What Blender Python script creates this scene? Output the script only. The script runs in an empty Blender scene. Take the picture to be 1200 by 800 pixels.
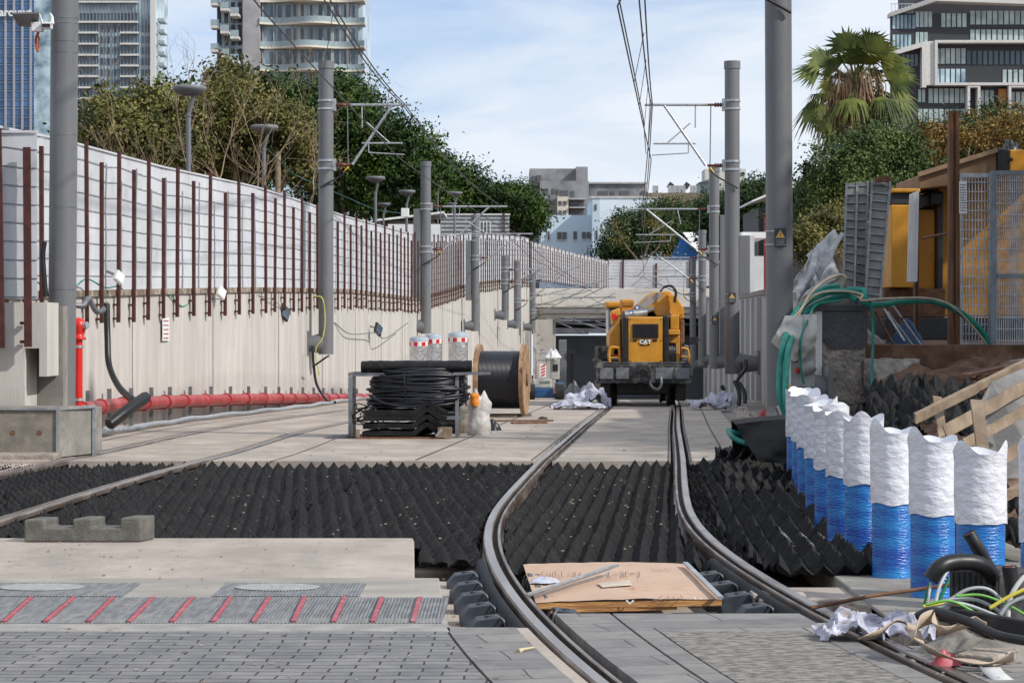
import bpy, bmesh, math, random
import numpy as np
from mathutils import Vector, Matrix, noise
R = math.radians
random.seed(7)
rng = np.random.default_rng(7)
SC = bpy.context.scene
COL = SC.collection

# ---------------------------------------------------------------- camera
EYE = 1.5
cam_data = bpy.data.cameras.new('camera')
cam_data.sensor_width = 36.0
cam_data.lens = 81.0
cam_data.shift_y = -22.0 / 1200.0
cam_data.clip_start = 0.1
cam_data.clip_end = 9000.0
cam = bpy.data.objects.new('camera', cam_data)
cam.location = (0, 0, EYE)
cam.rotation_euler = (R(90), 0, 0)
COL.objects.link(cam)
SC.camera = cam

# ---------------------------------------------------------------- light
SUN_EL, SUN_AZ = R(38), R(118)       # azimuth from +Y (the view) towards +X
SC.world = bpy.data.worlds.new('World')
SC.world.use_nodes = True
wt = SC.world.node_tree
wt.nodes.clear()
w_out = wt.nodes.new('ShaderNodeOutputWorld')
w_bg = wt.nodes.new('ShaderNodeBackground')
w_bg.inputs['Strength'].default_value = 0.10
w_sky = wt.nodes.new('ShaderNodeTexSky')
w_sky.sky_type = 'NISHITA'
w_sky.sun_disc = False
w_sky.sun_elevation = SUN_EL
w_sky.sun_rotation = SUN_AZ
w_sky.air_density = 1.0
w_sky.dust_density = 0.6
w_sky.ozone_density = 2.0
w_tc = wt.nodes.new('ShaderNodeTexCoord')
w_map = wt.nodes.new('ShaderNodeMapping')
w_map.inputs['Scale'].default_value = (3.2, 3.2, 11.0)
w_map.inputs['Location'].default_value = (0.35, 0.1, 0.42)
w_n = wt.nodes.new('ShaderNodeTexNoise')
w_n.inputs['Scale'].default_value = 2.3
w_n.inputs['Detail'].default_value = 8.0
w_n.inputs['Roughness'].default_value = 0.55
w_n.inputs['Distortion'].default_value = 0.4
w_r = wt.nodes.new('ShaderNodeValToRGB')
w_r.color_ramp.elements[0].position = 0.28
w_r.color_ramp.elements[1].position = 0.60
w_r.color_ramp.elements[0].color = (0.38, 0.38, 0.38, 1)
w_r.color_ramp.elements[1].color = (1, 1, 1, 1)
w_mix = wt.nodes.new('ShaderNodeMix')
w_mix.data_type = 'RGBA'
w_mix.inputs[7].default_value = (6.6, 7.1, 7.8, 1)     # cloud white, same units as the sky
w_sat = wt.nodes.new('ShaderNodeMix')
w_sat.data_type = 'RGBA'
w_sat.blend_type = 'MULTIPLY'
w_sat.inputs[0].default_value = 1.0
w_sat.inputs[7].default_value = (0.55, 0.78, 1.12, 1)
L = wt.links.new
L(w_tc.outputs['Generated'], w_map.inputs['Vector'])
L(w_map.outputs['Vector'], w_n.inputs['Vector'])
L(w_n.outputs['Fac'], w_r.inputs['Fac'])
L(w_r.outputs['Color'], w_mix.inputs[0])
L(w_sky.outputs['Color'], w_sat.inputs[6])
L(w_sat.outputs[2], w_mix.inputs[6])
L(w_mix.outputs[2], w_bg.inputs['Color'])
L(w_bg.outputs['Background'], w_out.inputs['Surface'])

sd = bpy.data.lights.new('sun', 'SUN')
sd.energy = 3.0
sd.angle = R(1.5)
sd.color = (1.0, 0.95, 0.88)
sun = bpy.data.objects.new('sun', sd)
dsun = Vector((math.cos(SUN_EL) * math.sin(SUN_AZ), math.cos(SUN_EL) * math.cos(SUN_AZ), math.sin(SUN_EL)))
sun.rotation_euler = dsun.to_track_quat('Z', 'Y').to_euler()
COL.objects.link(sun)

SC.view_settings.view_transform = 'Standard'
SC.view_settings.look = 'None'
SC.view_settings.exposure = 0.34
SC.view_settings.gamma = 1.0
SC.render.engine = 'CYCLES'
SC.cycles.max_bounces = 6

# ---------------------------------------------------------------- helpers
F = 2700.0
def W(px, py, Y):
    """surveyed point: picture bearing (1200x800 survey sheet) at depth Y metres"""
    return Vector(((px - 600.0) / F * Y, Y, EYE - (py - 378.0) / F * Y))
def X_(px, Y): return (px - 600.0) / F * Y
def Z_(py, Y): return EYE - (py - 378.0) / F * Y

def gz(Y):
    if Y <= 25: return 0.0
    if Y <= 58: return -0.0135 * (Y - 25)
    return -0.0135 * 33 - 0.033 * (Y - 58)

def lin(c):
    c = c / 255.0
    return c / 12.92 if c <= 0.04045 else ((c + 0.055) / 1.055) ** 2.4
def S(r, g, b): return (lin(r), lin(g), lin(b))

def mat(name, col, rough=0.8, metal=0.0, var=0.15, scale=6.0, col2=None, bump=0.0, bscale=40.0,
        spec=0.5, stretch=(1, 1, 1), lo=0.4, hi=0.65, detail=6.0, emit=None, trans=0.0, dust=None, sub=0.0, stain=None):
    m = bpy.data.materials.new(name)
    m.use_nodes = True
    nt = m.node_tree
    b = nt.nodes['Principled BSDF']
    b.inputs['Roughness'].default_value = rough
    b.inputs['Metallic'].default_value = metal
    b.inputs['Specular IOR Level'].default_value = spec
    if trans: b.inputs['Transmission Weight'].default_value = trans
    tc = nt.nodes.new('ShaderNodeTexCoord')
    mp = nt.nodes.new('ShaderNodeMapping')
    mp.inputs['Scale'].default_value = stretch
    nt.links.new(tc.outputs['Object'], mp.inputs['Vector'])
    n = nt.nodes.new('ShaderNodeTexNoise')
    n.inputs['Scale'].default_value = scale
    n.inputs['Detail'].default_value = detail
    nt.links.new(mp.outputs['Vector'], n.inputs['Vector'])
    r = nt.nodes.new('ShaderNodeValToRGB')
    r.color_ramp.elements[0].position = lo
    r.color_ramp.elements[1].position = hi
    if col2 is None:
        a = tuple(max(0, c * (1 - var)) for c in col); c2 = tuple(min(1, c * (1 + var)) for c in col)
    else:
        a, c2 = col, col2
    r.color_ramp.elements[0].color = (*a, 1)
    r.color_ramp.elements[1].color = (*c2, 1)
    nt.links.new(n.outputs['Fac'], r.inputs['Fac'])
    last = r.outputs['Color']
    if dust is not None:
        dcol, dscale, damt = dust
        n3 = nt.nodes.new('ShaderNodeTexNoise'); n3.inputs['Scale'].default_value = dscale
        n3.inputs['Detail'].default_value = 10; n3.inputs['Roughness'].default_value = 0.7
        nt.links.new(tc.outputs['Object'], n3.inputs['Vector'])
        r3 = nt.nodes.new('ShaderNodeValToRGB')
        r3.color_ramp.elements[0].position = 0.52; r3.color_ramp.elements[1].position = 0.68
        r3.color_ramp.elements[0].color = (0, 0, 0, 1); r3.color_ramp.elements[1].color = (damt, damt, damt, 1)
        nt.links.new(n3.outputs['Fac'], r3.inputs['Fac'])
        mx = nt.nodes.new('ShaderNodeMix'); mx.data_type = 'RGBA'
        nt.links.new(r3.outputs['Color'], mx.inputs[0]); nt.links.new(last, mx.inputs[6])
        mx.inputs[7].default_value = (*dcol, 1)
        last = mx.outputs[2]
    if stain is not None:        # streaks / tyre dirt with their own stretch: colour, scale, amount, stretch
        scol, sscale, samt, sstr = stain
        mp2 = nt.nodes.new('ShaderNodeMapping'); mp2.inputs['Scale'].default_value = sstr; nt.links.new(tc.outputs['Object'], mp2.inputs['Vector'])
        n4 = nt.nodes.new('ShaderNodeTexNoise'); n4.inputs['Scale'].default_value = sscale; n4.inputs['Detail'].default_value = 12; n4.inputs['Roughness'].default_value = .75
        nt.links.new(mp2.outputs['Vector'], n4.inputs['Vector'])
        r4 = nt.nodes.new('ShaderNodeValToRGB'); r4.color_ramp.elements[0].position = .48; r4.color_ramp.elements[1].position = .72
        r4.color_ramp.elements[0].color = (0, 0, 0, 1); r4.color_ramp.elements[1].color = (samt, samt, samt, 1)
        nt.links.new(n4.outputs['Fac'], r4.inputs['Fac'])
        m4 = nt.nodes.new('ShaderNodeMix'); m4.data_type = 'RGBA'; nt.links.new(r4.outputs['Color'], m4.inputs[0]); nt.links.new(last, m4.inputs[6]); m4.inputs[7].default_value = (*scol, 1); last = m4.outputs[2]
    nt.links.new(last, b.inputs['Base Color'])
    if bump:
        n2 = nt.nodes.new('ShaderNodeTexNoise'); n2.inputs['Scale'].default_value = bscale
        n2.inputs['Detail'].default_value = 5
        nt.links.new(mp.outputs['Vector'], n2.inputs['Vector'])
        bp = nt.nodes.new('ShaderNodeBump'); bp.inputs['Strength'].default_value = bump
        bp.inputs['Distance'].default_value = 0.02
        nt.links.new(n2.outputs['Fac'], bp.inputs['Height'])
        nt.links.new(bp.outputs['Normal'], b.inputs['Normal'])
    if emit:
        b.inputs['Emission Color'].default_value = (*emit, 1); b.inputs['Emission Strength'].default_value = 1.0
    return m

def ring(c, d, r, n, up=None):
    d = d.normalized()
    if up is None: up = Vector((0, 0, 1)) if abs(d.z) < 0.9 else Vector((1, 0, 0))
    a = d.cross(up).normalized(); b = a.cross(d).normalized()
    return [c + a * (r * math.cos(2 * math.pi * i / n)) + b * (r * math.sin(2 * math.pi * i / n)) for i in range(n)]

class MB:
    def __init__(s): s.v = []; s.f = []; s.sm = []
    def add(s, vs, fs, smooth=False):
        o = len(s.v); s.v.extend([tuple(v) for v in vs])
        for f in fs: s.f.append([i + o for i in f]); s.sm.append(smooth)
        return s
    def box(s, x0, x1, y0, y1, z0, z1, M=None):
        vs = [Vector((x, y, z)) for z in (z0, z1) for y in (y0, y1) for x in (x0, x1)]
        if M is not None: vs = [M @ v for v in vs]
        return s.add(vs, [(0, 2, 3, 1), (4, 5, 7, 6), (0, 1, 5, 4), (2, 6, 7, 3), (0, 4, 6, 2), (1, 3, 7, 5)])
    def bar(s, a, b, w, h, up=(0, 0, 1)):
        a = Vector(a); b = Vector(b); d = (b - a).normalized(); u = Vector(up)
        if abs(d.dot(u)) > 0.99: u = Vector((0, 1, 0))
        x = d.cross(u).normalized() * (w / 2); z = x.cross(d).normalized() * (h / 2)
        vs = [p + sx * x + sz * z for p in (a, b) for sx, sz in ((-1, -1), (1, -1), (1, 1), (-1, 1))]
        return s.add(vs, [(0, 3, 2, 1), (4, 5, 6, 7), (0, 1, 5, 4), (1, 2, 6, 5), (2, 3, 7, 6), (3, 0, 4, 7)])
    def cyl(s, a, b, r, r2=None, n=12, cap=True):
        a = Vector(a); b = Vector(b); r2 = r if r2 is None else r2; d = b - a
        A = ring(a, d, r, n); B = ring(b, d, r2, n)
        s.add(A + B, [(i, (i + 1) % n, n + (i + 1) % n, n + i) for i in range(n)], True)
        if cap:
            s.add(A, [tuple(range(n))[::-1]]); s.add(B, [tuple(range(n))])
        return s
    def tube(s, pts, r, n=8, cap=True):
        pts = [Vector(p) for p in pts]; k = len(pts); rr = r if hasattr(r, '__len__') else [r] * k
        vs = []; up = None; prev = None
        for i, p in enumerate(pts):
            d = (pts[min(i + 1, k - 1)] - pts[max(i - 1, 0)])
            if d.length < 1e-9: d = Vector((0, 0, 1))
            d.normalize()
            if prev is None:
                u = Vector((0, 0, 1)) if abs(d.z) < 0.9 else Vector((1, 0, 0))
                a = d.cross(u).normalized()
            else:
                a = prev - d * prev.dot(d)
                a = a.normalized() if a.length > 1e-6 else d.orthogonal().normalized()
            prev = a; b = a.cross(d)
            vs += [p + a * (rr[i] * math.cos(2 * math.pi * j / n)) + b * (rr[i] * math.sin(2 * math.pi * j / n)) for j in range(n)]
        fs = [(i * n + j, i * n + (j + 1) % n, (i + 1) * n + (j + 1) % n, (i + 1) * n + j) for i in range(k - 1) for j in range(n)]
        s.add(vs, fs, True)
        if cap and n > 2:
            s.add(vs[:n], [tuple(range(n))[::-1]]); s.add(vs[-n:], [tuple(range(n))])
        return s
    def prism(s, poly, ext):
        """poly: list of 3D points (planar), ext: Vector extrusion"""
        n = len(poly); e = Vector(ext); P = [Vector(p) for p in poly]
        s.add(P + [p + e for p in P], [tuple(range(n)), tuple(range(2 * n - 1, n - 1, -1))] +
              [(i, n + i, n + (i + 1) % n, (i + 1) % n) for i in range(n)])
        return s
    def lathe(s, c, prof, n=20, axis=(0, 0, 1), smooth=True):
        c = Vector(c); ax = Vector(axis); vs = []
        for r, h in prof: vs += ring(c + ax * h, ax, max(r, 1e-4), n)
        k = len(prof)
        s.add(vs, [(i * n + j, i * n + (j + 1) % n, (i + 1) * n + (j + 1) % n, (i + 1) * n + j) for i in range(k - 1) for j in range(n)], smooth)
        return s
    def grid(s, P, smooth=True, closed_u=False):
        """P[i][j] points"""
        ni = len(P); nj = len(P[0]); vs = [p for row in P for p in row]; fs = []
        for i in range(ni - 1):
            for j in range(nj - 1 + (1 if closed_u else 0)):
                j2 = (j + 1) % nj
                fs.append((i * nj + j, i * nj + j2, (i + 1) * nj + j2, (i + 1) * nj + j))
        return s.add(vs, fs, smooth)
    def build(s, name, m, parent=None, bevel=0.0, flipfix=True, mods=None):
        me = bpy.data.meshes.new(name)
        off = Vector((0, 0, 0)); p = parent
        while p is not None: off += p.location; p = p.parent
        V = np.array([tuple(v) for v in s.v], dtype=float).reshape(-1, 3) - np.array(off)
        me.from_pydata([tuple(v) for v in V], [], s.f)
        me.polygons.foreach_set('use_smooth', s.sm)
        me.materials.append(m)
        if flipfix:
            bm = bmesh.new(); bm.from_mesh(me)
            bmesh.ops.recalc_face_normals(bm, faces=bm.faces); bm.to_mesh(me); bm.free()
        me.update()
        o = bpy.data.objects.new(name, me); COL.objects.link(o); o.parent = parent
        if bevel:
            b = o.modifiers.new('bevel', 'BEVEL'); b.width = bevel; b.segments = 2; b.limit_method = 'ANGLE'; b.angle_limit = R(40)
        return o

def tag(o, label, cat, group=None, kind=None):
    if label: o['label'] = label
    if cat: o['category'] = cat
    if group: o['group'] = group
    if kind: o['kind'] = kind
    return o
def structure(o):
    o['kind'] = 'structure'; return o
def root(name, loc, label, cat, group=None, rz=0.0):
    o = bpy.data.objects.new(name, None); o.empty_display_size = 0.2
    COL.objects.link(o); o.location = loc; o.rotation_euler = (0, 0, rz)
    return tag(o, label, cat, group)
def copy_tree(o, parent=None):
    c = o.copy(); COL.objects.link(c); c.parent = parent
    for ch in [x for x in KIDS(o)]: copy_tree(ch, c)
    return c
def KIDS(o): return [x for x in COL.objects if x.parent is o]
def text_mesh(txt, size, depth, M, name, m, parent, bold=0.0, align='CENTER'):
    cu = bpy.data.curves.new('txt', 'FONT'); cu.body = txt; cu.size = size; cu.extrude = depth; cu.offset = bold
    cu.align_x = align; cu.align_y = 'CENTER'
    to = bpy.data.objects.new('txt', cu); COL.objects.link(to)
    dg = bpy.context.evaluated_depsgraph_get()
    me = bpy.data.meshes.new_from_object(to.evaluated_get(dg))
    bpy.data.objects.remove(to); 
    off = Vector((0, 0, 0)); p = parent
    while p is not None: off += p.location; p = p.parent
    me.transform(Matrix.Translation(-off) @ M)
    me.materials.clear(); me.materials.append(m)
    o = bpy.data.objects.new(name, me); COL.objects.link(o); o.parent = parent
    return o
FACE = Matrix.Rotation(R(90), 4, 'X')     # text standing upright, read from -Y

def bez(pts, n=10):
    """Catmull-Rom through pts"""
    P = [Vector(p) for p in pts]; out = []
    P = [P[0] * 2 - P[1]] + P + [P[-1] * 2 - P[-2]]
    for i in range(1, len(P) - 2):
        p0, p1, p2, p3 = P[i - 1:i + 3]
        for k in range(n):
            t = k / n
            out.append(0.5 * ((2 * p1) + (p2 - p0) * t + (2 * p0 - 5 * p1 + 4 * p2 - p3) * t * t + (3 * p1 - p0 - 3 * p2 + p3) * t ** 3))
    out.append(P[-2]); return out

# ---------------------------------------------------------------- materials
M = {}
M['slab'] = mat('pale_concrete', (0.40, 0.345, 0.295), 0.9, scale=1.6, var=0.14, bump=0.25, bscale=60, dust=((0.22, 0.2, 0.18), 5, 0.55), stretch=(1, .6, 1), stain=((.2, .185, .17), .9, .6, (1.6, .5, 1)))
M['slab_dark'] = mat('grey_concrete', (0.25, 0.235, 0.21), 0.9, scale=2.5, var=0.2, bump=0.3, dust=((0.12, 0.11, 0.1), 6, 0.6))
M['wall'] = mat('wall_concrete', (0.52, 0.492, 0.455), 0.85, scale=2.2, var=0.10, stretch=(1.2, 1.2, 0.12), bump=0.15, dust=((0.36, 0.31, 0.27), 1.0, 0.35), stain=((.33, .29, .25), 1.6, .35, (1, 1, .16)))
M['wall_grey'] = mat('grey_wall_concrete', (0.42, 0.42, 0.42), 0.85, scale=3, var=0.12, stretch=(1.5, 1.5, 0.15), bump=0.15)  # plain grey concrete for the right wall and building trims
M['rough_conc'] = mat('rough_concrete', (0.33, 0.29, 0.25), 0.95, scale=8, var=0.25, bump=0.8, bscale=25, dust=((0.15, 0.13, 0.11), 9, 0.7))
M['white_sheet'] = mat('white_sheet_metal', (0.60, 0.62, 0.65), 0.5, metal=0.0, scale=0.8, var=0.07, dust=((0.38, 0.36, 0.33), 2.5, 0.4), stain=((.33, .3, .27), 1.4, .35, (1, 1, .25)))
M['bar'] = mat('oxide_red_steel', (0.065, 0.016, 0.012), 0.7, scale=8, var=0.3)
M['mast'] = mat('grey_painted_mast', (0.155, 0.16, 0.17), 0.5, scale=1.5, var=0.10, stretch=(1, 1, 0.2), bump=0.02, dust=((.21, .20, .19), 3, .4), stain=((.10, .095, .09), 3, .45, (1, 1, .12)))
M['galv'] = mat('galvanised_steel', (0.42, 0.44, 0.46), 0.42, metal=0.55, scale=12, var=0.18)
M['galv_dark'] = mat('dull_steel', (0.2, 0.21, 0.22), 0.5, metal=0.5, scale=10, var=0.2)
M['rail'] = mat('worn_rail_steel', (0.15, 0.11, 0.09), 0.42, metal=0.5, scale=9, col2=(0.34, 0.29, 0.26), stretch=(1, .15, 1))
M['rust'] = mat('rusty_steel', (0.11, 0.055, 0.032), 0.85, scale=12, col2=(0.2, 0.10, 0.055), bump=0.3)
M['rubber'] = mat('black_rubber', (0.008, 0.008, 0.009), 0.72, scale=5, var=0.4, bump=0.4, bscale=50, dust=((0.045, 0.042, 0.038), 7, 0.5), spec=0.28)
M['black'] = mat('black_plastic', (0.012, 0.012, 0.014), 0.42, scale=9, var=0.3, dust=((0.06, 0.06, 0.06), 14, 0.3))
M['bluegrey'] = mat('rail_fastener_plastic', (0.035, 0.045, 0.06), 0.55, scale=9, var=0.3, dust=((0.12, 0.12, 0.12), 10, 0.3))
M['red'] = mat('red_pipe_paint', (0.36, 0.028, 0.028), 0.4, scale=3, var=0.12, dust=((0.5, 0.2, 0.17), 3, 0.5))
M['redbright'] = mat('bright_red_paint', (0.62, 0.02, 0.015), 0.35, scale=3, var=0.1)
M['stripe'] = mat('red_stripe_lens', (0.40, 0.05, 0.07), 0.5, scale=10, var=0.2, dust=((0.5, 0.36, 0.34), 14, 0.6))
M['white'] = mat('white_paint', (0.75, 0.75, 0.74), 0.55, scale=6, var=0.05)
M['yellow'] = mat('machine_yellow', (0.60, 0.26, 0.015), 0.45, scale=4, var=0.12, dust=((0.3, 0.22, 0.13), 4, 0.6), stain=((.12, .09, .06), 3.0, .5, (1.5, 1.5, .3)))
M['wood'] = mat('raw_timber', (0.18, 0.13, 0.088), 0.85, scale=5, col2=(0.30, 0.23, 0.16), stretch=(1, 1, 1), bump=0.3, dust=((0.16, 0.11, 0.07), 7, 0.5))
M['wood_brown'] = mat('weathered_wood', (0.13, 0.062, 0.032), 0.85, scale=6, col2=(0.22, 0.11, 0.06), stretch=(3, 3, 0.3), bump=0.3)
M['jacket'] = mat('rubber_jacket', (0.010, 0.012, 0.016), 0.7, var=.3, spec=.25, dust=((.04, .04, .04), 10, .4))
M['teal'] = mat('teal_hose', (0.01, 0.22, 0.17), 0.5, scale=9, var=0.15)
M['glass'] = mat('dark_window_glass', (0.03, 0.045, 0.06), 0.12, scale=0.5, col2=(0.10, 0.14, 0.18), spec=0.8)
M['cloth'] = mat('dusty_white_cloth', (0.48, 0.49, 0.58), 0.9, scale=14, var=0.18, dust=((0.3, 0.2, 0.14), 11, 0.7), bump=0.3)
# ================================================================= survey lines
def interp(tab, y):
    ys = [t[0] for t in tab]; xs = [t[1] for t in tab]
    return float(np.interp(y, ys, xs))
def smooth_table(tab, s=1.6, y0=4, y1=150, st=0.5):
    ys = np.arange(y0, y1, st); xs = np.interp(ys, [t[0] for t in tab], [t[1] for t in tab])
    k = np.exp(-0.5 * (np.arange(-12, 13) * st / s) ** 2); k /= k.sum()
    xp = np.concatenate([xs[0] + (xs[1] - xs[0]) * np.arange(-12, 0), xs, xs[-1] + (xs[-1] - xs[-2]) * np.arange(1, 13)])
    return list(zip(ys, np.convolve(xp, k, 'valid')))
T1 = smooth_table([(4, 2.35), (6, 1.85), (8, 1.43), (9.6, 1.145), (11.3, 0.915), (12.6, 0.78), (13.9, 0.68), (15.5, 0.60), (17, 0.595), (18.2, 0.62), (20, 0.73), (22.2, 0.88),
                   (25, 1.08), (29.7, 1.40), (36.7, 1.87), (49.4, 2.78), (79, 4.75), (104, 6.45), (135, 8.7), (160, 10.5)], 1.0)
T2 = smooth_table([(4, -5.6), (18.2, -4.62), (20.6, -4.52), (22.9, -4.36), (25.8, -4.07), (30, -4.0), (34, -3.95), (39, -3.62), (48, -2.6), (54, -2.15), (79, -0.7),
                   (104, 0.8), (135, 4.4), (160, 6.4)], 1.4)
WALL_L = [(14, -6.35), (29, -6.45), (35, -6.45), (41, -6.08), (48, -5.23), (54, -4.75), (61, -4.28), (70, -3.75), (79, -3.25), (93, -2.75), (104, -2.3), (113, -1.55), (125, -.55), (132, .45), (139, 1.3)]
WALL_R = [(30.4, 4.2), (42, 5.1), (54, 5.95), (79, 7.75), (104, 9.4), (135, 11.3), (139, 11.5)]
WALL_TOP = [(14, 1.75), (29, 1.8), (35, 1.89), (48, 2.14), (61, 2.29), (79, 2.25), (97, 2.8), (113, 3.4), (135, 4.0), (139, 4.05)]
FENCE_TOP = [(14, 4.15), (29, 3.98), (34.5, 4.2), (48, 4.33), (61, 4.31), (78, 4.5), (96, 5.09), (113, 5.9), (135, 6.5), (139, 6.5)]
wl = lambda y: interp(WALL_L, y)
wr = lambda y: interp(WALL_R, y)
wtop = lambda y: interp(WALL_TOP, y)
ftop = lambda y: interp(FENCE_TOP, y)
PORTAL = 138.0

def off_pt(T, y, off, z=None):
    x = interp(T, y); x2 = interp(T, y + 0.3); d = Vector((x2 - x, 0.3, 0)).normalized()
    return Vector((x + d.y * off, y - d.x * off, gz(y) if z is None else z))

# ================================================================= ground
def hr(x, y):
    """height of the terrain on the right of the works"""
    def ss(t): t = max(0.0, min(1.0, t)); return t * t * (3 - 2 * t)
    if y < 30.9:
        h = 1.0 * ss((y - 17.0) / 8.5) * ss((x - 3.4 - .11 * max(0, y - 18)) / 1.7)
        n = noise.noise(Vector((x * 1.3, y * 0.9, 0))) * 0.16 * ss((h) / 0.3) + (noise.noise(Vector((x * 5, y * 4, 3))) * 0.10 + noise.noise(Vector((x * 13, y * 11, 3))) * 0.045) * ss(h / 0.2)
        return h + n
    return 1.2 + 0.5 * ss((y - 36) / 12) + 2.0 * ss((y - 120) / 60)
mb = MB()
ys = [-60, -10, 4] + list(np.arange(8, 17, 1.0)) + list(np.arange(17, 30, .3)) + [30.3, 30.6, 30.89, 30.91] + list(np.arange(32, 138, 3)) + [PORTAL - .02, PORTAL + .3, 160, 190, 230, 400, 1200, 6000]
rows = []
for y in ys:
    xl = wl(min(max(y, 14), 139)) - 0.25
    zl = wtop(min(max(y, 14), 139)) - 0.25 if y < PORTAL else 3.5 + (0.7 if y > 185 else 0)
    zc = gz(y) - 0.26 if y < PORTAL else zl
    if y < 30.9:
        xr = 3.4
        row = [(-5000, zl), (-60, zl), (xl - .02, zl), (xl, zc), (xr, zc if y > 19 else -0.26)]
        for k in range(1, 33): xx = 3.4 + 0.16 * k; row.append((xx, max(-0.02 if y < 18 else -0.05, hr(xx, y))))
        row += [(60, max(-.02, hr(60, y))), (5000, max(-.02, hr(60, y)))]
    else:
        xr = wr(min(y, 139)) + 0.25
        zr = hr(0, y) if y < PORTAL else max(zl, hr(0, y))
        row = [(-5000, zl), (-60, zl), (xl - .02, zl), (xl, zc), (xr, zc)]
        for k in range(32): row.append((xr + 0.02 + 0.13 * k, zr))
        row += [(60 + xr, zr), (5000, zr)]
    rows.append([Vector((x, y, z)) for x, z in row])
mb.grid(rows, smooth=False)
_j = ys.index(PORTAL - .02); _n = len(rows[0])
mb.f = [f for f in mb.f if not (f[0] // _n == _j and f[0] % _n == 3)]; mb.sm = mb.sm[:len(mb.f)]   # leave the tunnel mouth open
ground = structure(mb.build('ground', mat('site_soil', (0.085, 0.040, 0.022), 0.95, scale=2.5, col2=(0.19, 0.105, 0.062), bump=0.9, bscale=14, dust=((0.22, 0.18, 0.14), 5, 0.5)), flipfix=False))

# strips that follow a track
def strip(T, o0, o1, y0, y1, z, thick, m, name, step=0.5, jitter=0.0, dz=None):
    n = max(2, int((y1 - y0) / step)); A = []; B = []
    for i in range(n + 1):
        y = y0 + (y1 - y0) * i / n
        a = o0(y) if callable(o0) else off_pt(T, y, o0).x
        b = o1(y) if callable(o1) else off_pt(T, y, o1).x
        h = gz(y) + z
        A.append(Vector((a, y, h))); B.append(Vector((b, y, h)))
    mb = MB()
    t = Vector((0, 0, -thick))
    P = [[a + t, a, b, b + t, a + t] for a, b in zip(A, B)]
    mb.grid(P, smooth=False)
    mb.add([P[0][i] for i in range(4)], [(0, 1, 2, 3)]); mb.add([P[-1][i] for i in range(4)], [(3, 2, 1, 0)])
    o = mb.build(name, m)
    return structure(o)

x1 = lambda off: (lambda y: off_pt(T1, y, off).x)
x2 = lambda off: (lambda y: off_pt(T2, y, off).x)
RW = 0.105        # half width kept free for a rail
G = 0.7175 + 0.03
far = 25.0
# far deck Y 25 .. portal, cut by the four rails
strip(T1, lambda y: wl(y) - 0.1, x2(-G - RW), far, 134, 0.0, 0.24, M['slab'], 'concrete_deck', 1.0)
strip(T1, x2(-G + RW), x2(G - RW), far, 134, 0.0, 0.24, M['slab'], 'concrete_deck', 1.0)
strip(T1, x2(G + RW), x1(-G - RW), far, 134, 0.0, 0.24, M['slab'], 'concrete_deck', 1.0)
strip(T1, x1(-G + RW), x1(G - RW), far, 134, 0.0, 0.24, M['slab'], 'concrete_deck', 1.0)
strip(T1, x1(G + RW), lambda y: max(off_pt(T1, y, G + .9).x, off_pt(T1, y, G + RW).x + .3), far, 134, 0.0, 0.24, M['slab'], 'concrete_deck', 1.0)
strip(T1, lambda y: off_pt(T1, y, G + .9).x + .004, lambda y: (3.45 if y < 30.3 else wr(y) + .1), far + .1, 134, -0.05, 0.2, M['slab_dark'], 'concrete_verge', 1.0)
strip(T1, lambda y: -6.6, x2(-G - .25), 17.0, far - .01, -0.03, 0.2, M['slab'], 'concrete_verge', 2.0)
# joints: dark thin sealed lines on the deck
jm = mat('joint_sealant', (0.07, 0.07, 0.075), 0.8)
def joint_line(T, off, y0, y1, w=0.025, name='deck_joint'):
    mb = MB(); P = []
    for y in np.arange(y0, y1, 1.0):
        p = off_pt(T, y, off); q = off_pt(T, y, off + w); p.z = q.z = gz(y) + 0.004; P.append([p, q])
    mb.grid(P, smooth=False); return structure(mb.build(name, jm))
joint_line(T1, -2.15, 25.05, 60); joint_line(T1, 1.25, 25.3, 48); joint_line(T2, 1.55, 25.05, 48)
joint_line(T2, -1.5, 25.3, 48)
for off in (-G - RW - .03, -G + RW + .005, G - RW - .035, G + RW + .0):
    joint_line(T1, off, 25.05, 49, 0.022, 'rail_joint')
for off in (-G - RW - .03, G + RW + .0):
    joint_line(T2, off, 25.05, 49, 0.022, 'rail_joint')
for y in (33.0, 41.5, 26.6):
    a = off_pt(T1, y, -G + RW + .05); b = off_pt(T1, y, G - RW - .05)
    mb = MB(); mb.add([a + Vector((0, 0, .004)), b + Vector((0, 0, .004)), b + Vector((0, .03, .004)), a + Vector((0, .03, .004))], [(0, 1, 2, 3)])
    structure(mb.build('deck_joint', jm))

# trench bed under the mats
strip(T1, lambda y: -7.0, lambda y: 3.4, 11.36, far - .02, -0.24, 0.02, M['slab'], 'trench_bed', 2.0)

# ---- foreground slabs on the left
def poly_slab(pts, z, thick, m, name, bevel=0.0):
    mb = MB(); mb.prism([Vector((x, y, z - thick)) for x, y in pts], Vector((0, 0, thick)))
    return structure(mb.build(name, m, bevel=bevel))
poly_slab([(-7, 16.07), (-0.69, 16.07), (-0.675, 15.9), (-0.575, 13.6), (-7, 13.6)], 0.0, 0.25, M['slab'], 'concrete_slab', 0.012)
poly_slab([(-7, 13.594), (-0.43, 13.594), (-0.335, 11.72), (-7, 11.72)], -0.004, 0.22, mat('grey_beige_concrete', (0.33, 0.305, 0.27), 0.9, scale=2.5, var=0.15, bump=0.3, stretch=(.5, 1, 1)), 'concrete_slab', 0.008)
poly_slab([(-7, 11.716), (-0.335, 11.716), (-0.30, 11.21), (-7, 11.21)], 0.0, 0.22, mat('mortar_strip', (0.31, 0.295, 0.275), 0.9, scale=6, var=0.15, bump=0.4), 'mortar_strip')
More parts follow.
